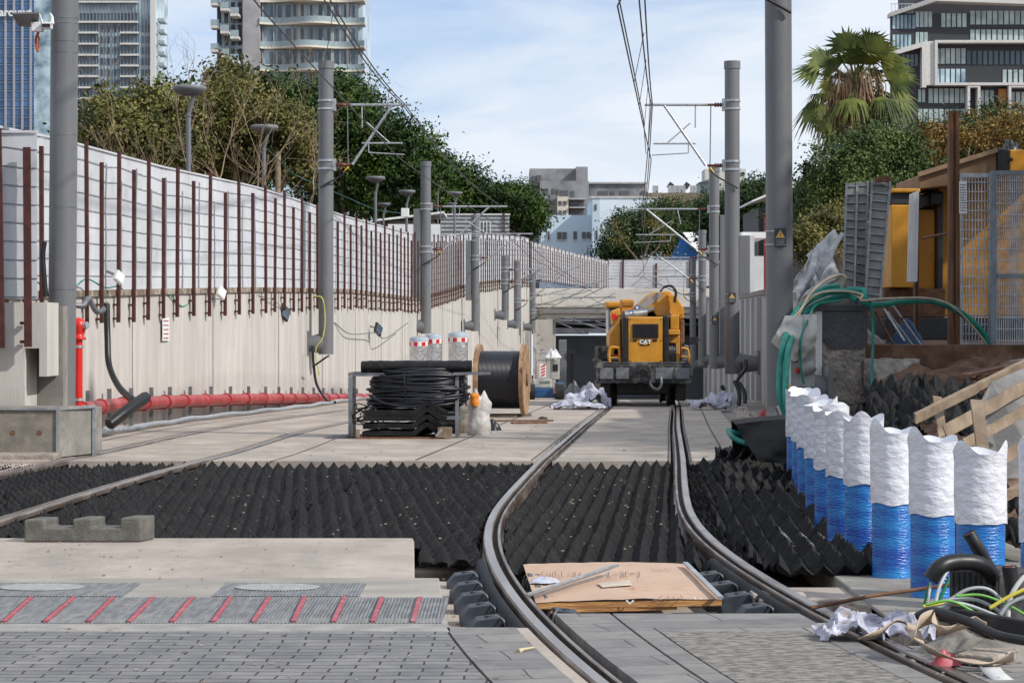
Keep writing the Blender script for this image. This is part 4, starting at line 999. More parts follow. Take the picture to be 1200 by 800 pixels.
# -- curved tower
Y = 320.0
ct = root('apartment_tower', (X_(340, Y), Y, 3), 'round cornered apartment tower with wavy white balconies above the trees', 'building')
mb = MB(); mb.box(X_(284, Y), X_(304, Y), Y + .5, Y + 20, 0, Z_(-40, Y)); mb.build('core_wall', mat('tower_grey_concrete', (.34, .34, .35), .9, scale=.5, var=.15), ct)
mb = MB(); mb.box(X_(252, Y), X_(424, Y), Y + 2, Y + 20, 0, Z_(-40, Y)); mb.build('glass_wall', pale_glass, ct)
tg = bpy.data.materials['balcony_glass']
for i, py in enumerate((-27, 1.5, 28, 56, 83, 110)):
    mb = MB(); P = []
    n = 40
    top = []; 
    for k in range(n + 1):
        px = 304 + (427 - 304) * k / n; yy = Y + .2 + 1.1 * math.sin(k / n * 9.0 + .8 * (i % 2)); top.append((px, yy))
    t = Z_(py - 2.2, Y); b = Z_(py, Y)
    poly = [(X_(px, Y), yy) for px, yy in top] + [(X_(427, Y), Y + 4), (X_(304, Y), Y + 4)]
    mb.prism([(x, y, b) for x, y in poly], (0, 0, t - b)); mb.build('balcony_slab', mat('warm_white_slab', (.66, .60, .50), .7) if i == 0 else bpy.data.materials['warm_white_slab'], ct)
    mb = MB(); rows = [[Vector((X_(px, Y), yy + .08, t)), Vector((X_(px, Y), yy + .08, t + .75))] for px, yy in top]; mb.grid(rows, smooth=True); mb.build('balustrade', tg, ct)
    for px in (315, 324, 333, 343, 352, 362, 372, 382, 392, 402, 412):
        mb = MB(); mb.box(X_(px, Y), X_(px + (2.5 if int(px) % 3 else 6), Y), Y + 1.75, Y + 1.99, t, t + 2.6); mb.build('window', dark_glass, ct)
    for px in (306, 319, 329, 341, 358, 367, 377, 397, 409, 419): mb = MB(); mb.box(X_(px, Y), X_(px + .9, Y), Y + 1.6, Y + 1.98, t, t + 2.9); mb.build('mullion', M['wall_grey'], ct)
    for px in (348, 387, 405):
        mb = MB(); mb.box(X_(px, Y), X_(px + 3.2, Y), Y + 1.5, Y + 1.9, t, t + 2.9); mb.build('pier', M['wall_grey'], ct)
    for q in range(3):   # left wing balconies
        mb = MB(); mb.box(X_(247 + q * 12, Y), X_(257 + q * 12, Y), Y - .3 - q * .5, Y + 2.2, t - .9 - q * .8, t - .55 - q * .8); sb = mb.build('side_balcony', offw, ct)
        mb = MB(); mb.box(X_(247 + q * 12, Y), X_(257 + q * 12, Y), Y - .3 - q * .5, Y - .2 - q * .5, t - .54 - q * .8, t + .3 - q * .8); mb.build('balustrade', tg, sb)
    mb = MB()
    for q in range(4): mb.box(X_(253 + q * 8, Y), X_(257 + q * 8, Y), Y + 1.7, Y + 1.99, t - 3, t - .2)
    mb.build('window', charcoal, ct)
# -- dark tower at the right
Y = 392.0
dt = root('apartment_tower', (X_(1120, Y), Y, 3), 'dark glass apartment block with projecting white frames behind the palm', 'building')
xL = 1043
mb = MB(); mb.prism([(X_(xL, Y), Y, 0), (X_(1260, Y), Y, 0), (X_(1260, Y) + 6, Y + 22, 0), (X_(xL, Y) + 5, Y + 22, 0)], (0, 0, Z_(16, Y))); mb.build('cladding', charcoal, dt)
mb = MB(); mb.box(X_(1073, Y), X_(1260, Y), Y + 2, Y + 18, Z_(15, Y), Z_(-60, Y)); mb.build('upper_block', charcoal, dt)
mb = MB(); mb.prism([(X_(1043, Y), Y - .5, Z_(20, Y)), (X_(1094, Y), Y - 3, Z_(4, Y)), (X_(1260, Y), Y - 3, Z_(10, Y)), (X_(1260, Y), Y - 3, Z_(6, Y)), (X_(1094, Y), Y - 3, Z_(-1, Y)), (X_(1043, Y), Y - .5, Z_(15, Y))], (0, 3.4, 0)); mb.build('roof_slab', offw, dt)
def wrow(pxs, w, pyt, pyb, m, yy=Y):
    for px in pxs:
        mb = MB(); mb.box(X_(px, Y), X_(px + w, Y), yy - .12, yy - .01, Z_(pyb, Y), Z_(pyt, Y)); mb.build('window', m, dt)
wrow(np.arange(1046, 1070, 4.6), 3.2, 18, 34, pale_glass); wrow(np.arange(1046, 1068, 4.6), 3.2, 41, 57, pale_glass)
wrow(np.arange(1073, 1090, 5), 4, 14, 32, curtain); wrow(np.arange(1073, 1088, 5), 4, 38, 52, curtain)
wrow(np.arange(1103, 1128, 6.2), 4.6, 16, 32, curtain); wrow(np.arange(1137, 1200, 6.6), 5.2, 13, 29, curtain); wrow(np.arange(1137, 1200, 6.4), 4.8, 35, 50, curtain)
wrow(np.arange(1052, 1078, 5), 3.6, 64, 78, dark_glass)
def frame(px0, px1, py0, py1, out=2.0, t=3.0, bottom=True, left=True, right=True):
    mb = MB()
    mb.box(X_(px0, Y), X_(px1, Y), Y - out, Y - .02, Z_(py0 + t, Y), Z_(py0, Y))
    if bottom: mb.box(X_(px0, Y), X_(px1, Y), Y - out, Y - .02, Z_(py1 + t, Y), Z_(py1, Y))
    if left: mb.box(X_(px0, Y), X_(px0 + t, Y), Y - out, Y - .02, Z_(py1, Y), Z_(py0 + t, Y))
    if right: mb.box(X_(px1 - t, Y), X_(px1, Y), Y - out, Y - .02, Z_(py1, Y), Z_(py0 + t, Y))
    mb.build('white_frame', offw, dt)
mb = MB(); mb.prism([(X_(1043, Y), Y - .05, Z_(61, Y)), (X_(1083, Y), Y - .05, Z_(50, Y)), (X_(1083, Y), Y - .05, Z_(104, Y)), (X_(1078, Y), Y - .05, Z_(104, Y)), (X_(1078, Y), Y - .05, Z_(57, Y)), (X_(1043, Y), Y - .05, Z_(67, Y))], (0, -2, 0)); mb.build('white_frame', offw, dt)
mb = MB(); mb.box(X_(1082, Y), X_(1094, Y), Y - 1.8, Y - .02, Z_(101, Y), Z_(50, Y)); mb.build('white_pier', offw, dt)
frame(1093, 1262, 49, 98.5, 2.2)
wrow(np.arange(1096, 1130, 6.1), 4.8, 57, 75, curtain); wrow(np.arange(1133, 1200, 6.4), 4.4, 60, 76, dark_glass); wrow(np.arange(1096, 1131, 6.1), 4.6, 81, 97, pale_glass); wrow(np.arange(1175, 1200, 6.4), 4.4, 82, 97, curtain)
wrow(np.arange(1076, 1085, 4.5), 3.4, 105, 120, curtain); wrow(np.arange(1088, 1130, 6.2), 4.9, 104, 121, curtain)
frame(1131, 1146, 101, 140, 2.1, bottom=False); wrow(np.arange(1148, 1166, 6), 4.6, 106, 123, curtain)
mb = MB(); mb.box(X_(1169, Y), X_(1178, Y), Y - 1, Y - .02, Z_(132, Y), Z_(105, Y)); mb.build('orange_panel', mat('orange_cladding', (.45, .17, .03), .6), dt)
frame(1179, 1262, 101, 150, 2.1); wrow(np.arange(1184, 1200, 6.4), 4.8, 108, 124, curtain)
wrow(np.arange(1076, 1130, 6.2), 4.8, 128, 143, curtain)
frame(1082, 1114, 146, 200, 2.1, bottom=False); wrow(np.arange(1096, 1112, 5), 3.6, 150, 163, curtain)
mb = MB()
for px in range(1045, 1071, 4): mb.box(X_(px, Y), X_(px + .5, Y), Y + .2, Y + .3, Z_(15, Y), Z_(5, Y))
mb.box(X_(1044, Y), X_(1072, Y), Y + .2, Y + .3, Z_(5, Y), Z_(4.2, Y)); mb.build('roof_railing', M['galv'], dt)

# -- mid distance: grey apartment blocks
Y = 300.0
gb = root('grey_building', (X_(650, Y), Y, 3), 'weathered grey concrete block with a windowless top storey behind the light blue house', 'building')
mb = MB(); mb.box(X_(588, Y), X_(646, Y), Y + 8, Y + 25, 0, Z_(213, Y)); mb.build('left_wing', grey_r, gb)
mb = MB(); mb.box(X_(633, Y), X_(690, Y), Y, Y + 20, 0, Z_(212, Y)); mb.build('main_block', grey_r, gb)
mb = MB(); mb.box(X_(621, Y), X_(676, Y), Y + 6, Y + 18, Z_(214, Y), Z_(194, Y)); mb.box(X_(676, Y), X_(690, Y), Y + 4, Y + 17, Z_(214, Y), Z_(193, Y)); mb.build('top_storey', grey_r, gb)
for px, py, w, h in ((624, 203, 4, 8), (630, 202, 5, 9)): mb = MB(); mb.box(X_(px, Y), X_(px + w, Y), Y + 5.8, Y + 5.99, Z_(py + h, Y), Z_(py, Y)); mb.build('window', windim, gb)
for px, py, w, h in ((637, 221, 5, 7), (637, 233, 5, 7), (647, 221, 3, 6), (652, 222, 3, 6), (657, 223, 4, 6), (663, 223, 3, 6), (669, 224, 4, 6), (647, 234, 3, 6), (647, 246, 3, 5)):
    mb = MB(); mb.box(X_(px, Y), X_(px + w, Y), Y - .1, Y - .01, Z_(py + h, Y), Z_(py, Y)); mb.build('window', windim, gb)
for py in (233, 243): mb = MB(); mb.box(X_(667, Y), X_(686, Y), Y - 1.4, Y - .02, Z_(py + 1.4, Y), Z_(py, Y)); mb.build('balcony', M['wall_grey'], gb)
for py in (235.5, 245.5): mb = MB(); mb.box(X_(668, Y), X_(684, Y), Y - .2, Y - .03, Z_(py + 6, Y), Z_(py, Y)); mb.build('balcony_opening', windim, gb)
mb = MB(); mb.box(X_(653, Y), X_(666, Y), Y - 1.0, Y - .02, Z_(262, Y), Z_(231, Y)); mb.build('cream_bay', mat('cream_render', (.62, .58, .48), .8), gb)
for px, py in ((655, 236), (660, 236), (655, 247), (660, 247)): mb = MB(); mb.box(X_(px, Y), X_(px + 3, Y), Y - 1.1, Y - 1.01, Z_(py + 5, Y), Z_(py, Y)); mb.build('window', windim, gb)
g2 = root('grey_building', (X_(730, Y + 20), Y + 20, 3), 'long flat grey building with dark windows right of the taller grey block', 'building')
Y2 = Y + 25
mb = MB(); mb.box(X_(692, Y2), X_(757, Y2), Y2, Y2 + 15, 0, Z_(215, Y2)); mb.build('wall', grey_r, g2)
mb = MB(); mb.box(X_(690, Y2), X_(757, Y2), Y2 - .8, Y2 - .02, Z_(233, Y2), Z_(230, Y2)); mb.box(X_(690, Y2), X_(758, Y2), Y2 - .4, Y2 + 15.2, Z_(215.5, Y2), Z_(213.5, Y2)); mb.build('ledge', M['wall_grey'], g2)
for px, w in ((701, 11), (716, 4), (727, 10), (751, 5)): mb = MB(); mb.box(X_(px, Y2), X_(px + w, Y2), Y2 - .1, Y2 - .01, Z_(231, Y2), Z_(224, Y2)); mb.build('window', windim, g2)
# light blue house
Y = 240.0
lb = root('blue_house', (X_(690, Y), Y, 3), 'light blue rendered house with a taller right half behind the middle fence', 'house')
mb = MB(); mb.box(X_(634, Y), X_(694, Y), Y, Y + 14, 2, Z_(252, Y)); mb.build('low_wing', lightblue, lb)
mb = MB(); mb.box(X_(693, Y), X_(701, Y), Y - 3, Y + 14, 2, Z_(233, Y)); mb.build('corner_tower', lightblue, lb)
mb = MB(); mb.box(X_(701, Y) + .01, X_(773, Y), Y - 3, Y + 14, 2, Z_(234, Y)); mb.build('tall_wing', mat('pale_blue_render', (.66, .77, .84), .8, scale=.3, var=.05), lb)
mb = MB(); mb.box(X_(692, Y), X_(774, Y), Y - 3.1, Y + 14.1, Z_(234, Y), Z_(232.6, Y)); mb.build('parapet', offw, lb)
for px, py, w, h in ((653, 272, 5, 9), (659, 272, 5, 9), (672, 271, 4, 10), (682, 272, 4.5, 8), (687.5, 272, 4.5, 8), (642, 271, 2, 10)):
    mb = MB(); mb.box(X_(px, Y), X_(px + w, Y), Y - .1, Y - .01, Z_(py + h, Y), Z_(py, Y)); w_ = mb.build('window', windim, lb)
    mb = MB(); mb.box(X_(px - .7, Y), X_(px + w + .7, Y), Y - .16, Y - .11, Z_(py + h + 1, Y), Z_(py + h + .01, Y)); mb.build('sill', offw, w_)
for px, py, w, h in ((696, 241, 2, 7), (697, 271, 2, 10), (705, 262, 8, 1.4)): mb = MB(); mb.box(X_(px, Y), X_(px + w, Y), Y - 3.1, Y - 3.01, Z_(py + h, Y), Z_(py, Y)); mb.build('window', windim, lb)
# beige building with roof tanks
Y = 420.0
bb = root('beige_building', (X_(800, Y), Y, 3), 'low beige building with white roof tanks above the dark trees', 'building')
mb = MB(); mb.box(X_(757, Y), X_(895, Y), Y, Y + 20, 0, Z_(226, Y)); mb.box(X_(760, Y), X_(930, Y), Y + 20, Y + 40, 0, Z_(219, Y)); mb.build('wall', beige_r, bb)
for px in (786, 791, 797, 800, 812, 768): mb = MB(); p = W(px, 226, Y + 2); mb.cyl(p, p + Vector((0, 0, 1.3)), .55, n=10); mb.build('water_tank', M['white'], bb)
for px in (783, 802): mb = MB(); mb.bar(W(px, 216, Y + 21), W(px + 5, 219.5, Y + 21), .3, 1.2); mb.build('solar_panel', charcoal, bb)
mb = MB(); mb.box(X_(822, Y), X_(838, Y), Y + 3, Y + 12, 2, Z_(212, Y)); mb.prism([(X_(820, Y), Y + 2, Z_(213, Y)), (X_(832, Y), Y + 2, Z_(212, Y)), (X_(832, Y), Y + 2, Z_(209, Y))], (0, 8, 0)); mb.build('roof_hut', mat('hut_grey', (.35, .4, .45), .8), bb)
hb = root('distant_house', (X_(848, Y + 60), Y + 60, 3), 'tiny pale house top between the second and third right masts', 'building')
Y3 = Y + 60; mb = MB(); mb.box(X_(826, Y3), X_(874, Y3), Y3, Y3 + 8, 2, Z_(198, Y3)); mb.build('wall', offw, hb)
mb = MB(); mb.box(X_(868, Y3), X_(872, Y3), Y3 - .1, Y3 - .01, Z_(206, Y3), Z_(202, Y3)); mb.build('window', windim, hb)
# blue tent shed with white roof in the middle
Y = 212.0
sh = root('blue_shed', (X_(800, Y), Y, 4), 'bright blue gabled shed with a white ribbed roof above the far fence', 'shed')
mb = MB(); mb.prism([(X_(784, Y), Y, Z_(305, Y)), (X_(818, Y), Y, Z_(305, Y)), (X_(818, Y), Y, Z_(296, Y)), (X_(799, Y), Y, Z_(277, Y))], (0, 1, 0)); mb.build('gable', mat('bright_blue_cloth', (.03, .19, .55), .7, scale=1), sh)
mb = MB()
for k in range(24):
    a = 800 + k * 3.8; mb.prism([(X_(a + 0, Y), Y - .05, Z_(273, Y)), (X_(a + 3.6, Y), Y - .05, Z_(273, Y)), (X_(min(a + 14, 894) + 3.6, Y), Y - 3.0, Z_(296, Y)), (X_(min(a + 14, 894), Y), Y - 3.0, Z_(296, Y))], (0, .0, .06))
mb.build('roof', M['white'], sh)
# dark red house behind the second mast on the right
Y = 118.0
rh = root('red_house', (X_(893, Y), Y, 2), 'narrow dark house with a red corner and white roof edge between the right masts', 'house')
mb = MB(); mb.box(X_(889, Y), X_(940, Y), Y, Y + 8, 1.2, Z_(243, Y)); mb.build('wall', charcoal, rh)
mb = MB(); mb.box(X_(894.5, Y), X_(899, Y), Y - .3, Y - .01, 1.2, Z_(250, Y)); mb.build('corner_post', mat('dark_red_paint', (.22, .03, .03), .7), rh)
mb = MB(); mb.prism([(X_(879, Y), Y - 1, Z_(236, Y)), (X_(900, Y), Y - 1, Z_(227, Y)), (X_(940, Y), Y - 1, Z_(215, Y)), (X_(940, Y), Y - 1, Z_(219, Y)), (X_(900, Y), Y - 1, Z_(230, Y)), (X_(879, Y), Y - 1, Z_(238, Y))], (0, 9, 0)); mb.build('roof', M['white'], rh)
wp = root('white_container', (X_(885, 95), 95, 1.7), 'white corrugated roofs of a hut between the second and first right masts', 'hut')
Y = 95.0
mb = MB(); mb.box(X_(872, Y), X_(895, Y), Y, Y + 4, 1.2, Z_(300, Y)); mb.box(X_(868, Y), X_(878, Y), Y - 2, Y - .1, 1.2, Z_(278, Y)); mb.build('wall', M['white_sheet'], wp)
mb = MB(); mb.box(X_(866, Y), X_(896, Y), Y - 1, Y + 5, Z_(280, Y), Z_(273, Y)); mb.build('roof', M['white'], wp)
# white shed and grey fence behind the left wall
Y = 100.0
ws = root('white_shed', (X_(490, Y), Y, 2.6), 'low shed with a white lean-to roof behind the fence, left of the third mast', 'shed')
mb = MB(); mb.prism([(X_(441, Y), Y, Z_(257, Y)), (X_(520, Y), Y, Z_(247.5, Y)), (X_(520, Y), Y, Z_(249.5, Y)), (X_(441, Y), Y, Z_(259, Y))], (0, 5, 0)); mb.build('roof', M['white'], ws)
mb = MB(); mb.box(X_(446, Y), X_(508, Y), Y + .6, Y + 4, 2, Z_(258, Y)); mb.build('wall', mat('shed_grey_brown', (.14, .12, .10), .9, scale=2, var=.4), ws)
mb = MB(); mb.box(X_(455, Y), X_(516, Y), Y - .3, Y + .4, 2, Z_(263, Y)); mb.build('lower_wall', M['white'], ws)
gf = root('grey_panel_fence', (X_(555, 132), 132, 3.6), 'grey horizontally ribbed panel fence behind the fourth left mast', 'fence')
Y = 142.0; P = []
for i in range(33):
    z = Z_(290, Y) + (Z_(252, Y) - Z_(290, Y)) * i / 32; P.append([Vector((X_(516, Y), Y - (.06 if i % 4 < 2 else 0), z)), Vector((X_(597, Y), Y - (.06 if i % 4 < 2 else 0), z))])
mb = MB(); mb.grid(P, smooth=False); mb.build('panel', mat('pale_grey_sheet', (.30, .32, .33), .6), gf)
mb = MB(); mb.box(X_(516, Y), X_(598, Y), Y - .1, Y + .1, Z_(252, Y), Z_(250.5, Y)); mb.build('top_rail', M['white'], gf)
for px in (556, 590): mb = MB(); mb.box(X_(px, Y), X_(px + 1.5, Y), Y - .15, Y - .07, Z_(290, Y), Z_(250, Y)); mb.build('post', M['bar'], gf)
mb = MB()
for px in range(558, 576, 4): mb.box(X_(px, Y), X_(px + 1, Y), Y - .2, Y - .08, Z_(275, Y), Z_(259, Y))
mb.build('rods', M['white'], gf)
wb_ = root('white_box', (X_(475, 70), 72, 4.4), 'small white box on top of the panel fence right of the second left mast', 'box')
mb = MB(); mb.box(X_(470, 74), X_(479, 74), 74, 74.3, Z_(254, 74), Z_(244, 74)); mb.build('body', M['white'], wb_, bevel=.01)

# ================================================================= trees
def leafmat(name, c1, c2, scale=.9):
    m = mat(name, c1, .6, col2=c2, scale=scale, lo=.38, hi=.62, detail=8)
    b = m.node_tree.nodes['Principled BSDF']; b.inputs['Specular IOR Level'].default_value = .25
    b.inputs['Subsurface Weight'].default_value = 0.0
    return m
L_dark = leafmat('dark_ficus_leaves', (.012, .032, .007), (.06, .11, .016), .45)
L_olive = leafmat('olive_leaves', (.04, .05, .012), (.20, .18, .05), .9)
L_green = leafmat('green_leaves', (.018, .045, .012), (.105, .15, .04), 1.3)
L_deep = leafmat('deep_green_leaves', (.012, .03, .010), (.04, .075, .018), .8)
L_auburn = leafmat('autumn_leaves', (.12, .06, .015), (.25, .17, .04), 2.5)
bark = mat('bark', (.10, .075, .05), .9, scale=6, var=.3, bump=.4)
bark_pale = mat('pale_bark', (.27, .20, .13), .9, scale=6, var=.25)
LEAF_N, LEAF_S = 2.6, .52
def leaf_cloud(name, m, parent, lobes, n, size, seed, shell=.55, aspect=1.6, droop=0.0):
    """lobes: (x,y,z,rx,ry,rz); leaves gather into small clumps spread through each lobe"""
    n = int(n * LEAF_N); size = size * LEAF_S; cl_mul = 1 / LEAF_S
    g = np.random.default_rng(seed); lob = np.array(lobes, float)
    vol = (lob[:, 3] * lob[:, 5]); pr = vol / vol.sum()
    ncl = max(10, n // 60)
    li = g.choice(len(lob), ncl, p=pr)
    d = g.normal(size=(ncl, 3)); d /= np.linalg.norm(d, axis=1)[:, None]
    rad = (shell + (1 - shell) * g.random(ncl)) * (1 + .16 * g.normal(size=ncl))
    cc = lob[li, :3] + d * rad[:, None] * lob[li, 3:6]
    cs = size * cl_mul * g.uniform(1.0, 2.6, ncl)
    k = g.integers(0, ncl, n)
    P = cc[k] + g.normal(size=(n, 3)) * cs[k][:, None] * np.array([1, 1, .7]) * .8
    nrm = d[k] * .7 + g.normal(size=(n, 3)) * .75 + np.array([0, 0, .35]); nrm /= np.linalg.norm(nrm, axis=1)[:, None]
    t = np.cross(nrm, g.normal(size=(n, 3))); t /= np.linalg.norm(t, axis=1)[:, None]; b = np.cross(nrm, t)
    s = size * g.uniform(.55, 1.25, n)[:, None]
    V = np.stack([P - t * s * .5 * aspect, P - b * s * .42, P + t * s * .5 * aspect, P + b * s * .42], 1).reshape(-1, 3)
    off = Vector((0, 0, 0)); p_ = parent
    while p_ is not None: off += p_.location; p_ = p_.parent
    V = V - np.array(off)
    me = bpy.data.meshes.new(name); me.vertices.add(4 * n); me.vertices.foreach_set('co', V.ravel())
    me.loops.add(4 * n); me.loops.foreach_set('vertex_index', np.arange(4 * n)); me.polygons.add(n)
    me.polygons.foreach_set('loop_start', np.arange(n) * 4); me.polygons.foreach_set('loop_total', np.full(n, 4))
    me.materials.append(m); me.update(calc_edges=True)
    o = bpy.data.objects.new(name, me); COL.objects.link(o); o.parent = parent
    return o
def branches(mb, p, d, L, r, depth, g, spread=.6, up=.15):
    if depth == 0 or L < .12: return
    pts = [p]; q = p.copy(); dd = d.copy()
    for k in range(4):
        dd = (dd + Vector((g.gauss(0, .16), g.gauss(0, .16), g.gauss(0, .12) + up * .2))).normalized(); q = q + dd * (L / 4); pts.append(q.copy())
    mb.tube(pts, [r * (1 - .13 * k) for k in range(5)], 5 if r < .05 else 8, cap=False)
    for k in range(g.choice((2, 3, 3))):
        nd = (dd + Vector((g.gauss(0, spread), g.gauss(0, spread), g.gauss(.1, spread * .7)))).normalized()
        st = pts[g.choice((2, 3, 4))]
        branches(mb, st, nd, L * g.uniform(.55, .8), r * .55, depth - 1, g, spread, up)
def tree(label, base, lobes, n, size, leaf, seed, trunk_r=.25, name='tree', group=None, bk=None, extra=None, shell=.55, cat='tree', twigs=4):
    r_ = root(name, base, label, cat, group); g = random.Random(seed)
    leaf_cloud('crown', leaf, r_, lobes, n, size, seed, shell)
    mb = MB(); B = Vector(base)
    lob = sorted(lobes, key=lambda l: -l[3])[:5]; ctr = Vector((sum(l[0] for l in lob) / len(lob), sum(l[1] for l in lob) / len(lob), min(l[2] for l in lob)))
    k0 = B.lerp(Vector((ctr.x, ctr.y, max(ctr.z, B.z + .8))), .55)
    mb.tube([B - Vector((0, 0, .4)), B.lerp(k0, .5) + Vector((.06, 0, 0)), k0], [trunk_r, trunk_r * .8, trunk_r * .65], 10)
    mb.build('trunk', bk or bark, r_)
    mb = MB()
    for l in lob:
        c = Vector(l[:3]); m1 = k0.lerp(c, .6) + Vector((g.gauss(0, .2), g.gauss(0, .2), -.1))
        mb.tube([k0, m1, c + Vector((0, 0, l[5] * .3))], [trunk_r * .45, trunk_r * .28, trunk_r * .1], 7, cap=False)
        if twigs: branches(mb, m1, (c - m1).normalized(), l[5] * .9, trunk_r * .2, twigs - 1, g)
    mb.build('limbs', bk or bark, r_)
    return r_
def lobes_px(lst, Y, dy=.8, g=None):
    out = []
    for i, (px, py, rx, rz) in enumerate(lst):
        yy = Y + (((i * 37) % 7) / 7 - .5) * 2.5; p = W(px, py, yy); s = yy / F
        out.append((p.x, p.y, p.z, rx * s, min(rx * s, rz * s * 1.3) * dy, rz * s))
    return out
# big dark ficus mass
tree('big dark ficus tree whose dome rises behind the second left mast', (X_(400, 125), 125, 2.4), lobes_px([(400, 130, 42, 42), (360, 150, 45, 45), (440, 165, 42, 45), (395, 190, 55, 60), (480, 190, 36, 38), (450, 215, 50, 45), (340, 120, 30, 25)], 125), 26000, .29, L_dark, 11, .4, 'ficus_tree', shell=.7)
tree('dark ficus tree sloping down behind the third left mast', (X_(510, 165), 165, 3), lobes_px([(505, 215, 36, 36), (540, 225, 34, 32), (520, 245, 50, 30), (560, 240, 26, 24), (480, 235, 40, 30)], 165), 17000, .36, L_dark, 12, .35, 'ficus_tree', shell=.7)
tree('round dark ficus tree left of the grey concrete building', (X_(605, 165), 165, 4), lobes_px([(603, 236, 26, 20), (620, 246, 18, 20), (585, 242, 20, 20), (615, 262, 20, 16), (596, 225, 12, 10)], 165), 9000, .3, L_dark, 13, .3, 'ficus_tree', shell=.65)
# olive twiggy mass
tree('olive leaved tree under the left tower, tangled with bare twigs', (X_(150, 66), 66, 2.2), lobes_px([(140, 165, 48, 40), (115, 135, 26, 28), (175, 130, 45, 36), (110, 190, 40, 35), (190, 175, 45, 40)], 66), 7500, .17, L_olive, 14, .25, 'olive_tree', bk=bark_pale, shell=.5)
tree('olive leaved tree behind the two nearest street lamps', (X_(270, 70), 70, 2.2), lobes_px([(230, 145, 40, 42), (275, 125, 40, 38), (300, 165, 48, 46), (250, 190, 50, 36), (335, 150, 30, 40), (350, 190, 40, 40), (262, 90, 26, 20)], 70), 12000, .17, L_olive, 15, .25, 'olive_tree', bk=bark_pale, shell=.5)
tree('dark green tree filling the gap behind the olive trees', (X_(260, 84), 84, 2.2), lobes_px([(130, 175, 50, 45), (200, 150, 55, 50), (270, 140, 50, 45), (310, 140, 50, 50), (240, 190, 90, 40)], 84), 14000, .26, L_dark, 16, .3, 'ficus_tree', shell=.7)
bt_ = root('bare_tree', (X_(240, 62), 62, 2.2), 'bare pale branched tree sticking out above the olive foliage', 'tree', None)
g = random.Random(5); mb = MB()
for px, dx, L_ in ((105, -.3, 2.1), (140, .2, 2.3), (185, -.2, 2.8), (225, .1, 3.0), (262, -.15, 3.3), (295, .25, 3.1), (335, .3, 2.6)):
    b = Vector((X_(px, 61), 61 + g.uniform(-2, 1.5), 2.0 + g.uniform(0, 1.0))); branches(mb, b, Vector((dx, g.uniform(-.2, .2), 1)).normalized(), L_, .038, 5, g, .5, .5)
mb.build('branches', bark_pale, bt_)
mb = MB(); mb.tube([(X_(325, 62), 62, 1.8), (X_(326, 62), 62, Z_(178, 62))], [.09, .07], 8); tag(mb.build('timber_pole', bark_pale), 'short bare timber pole behind the fence left of the second mast', 'pole')
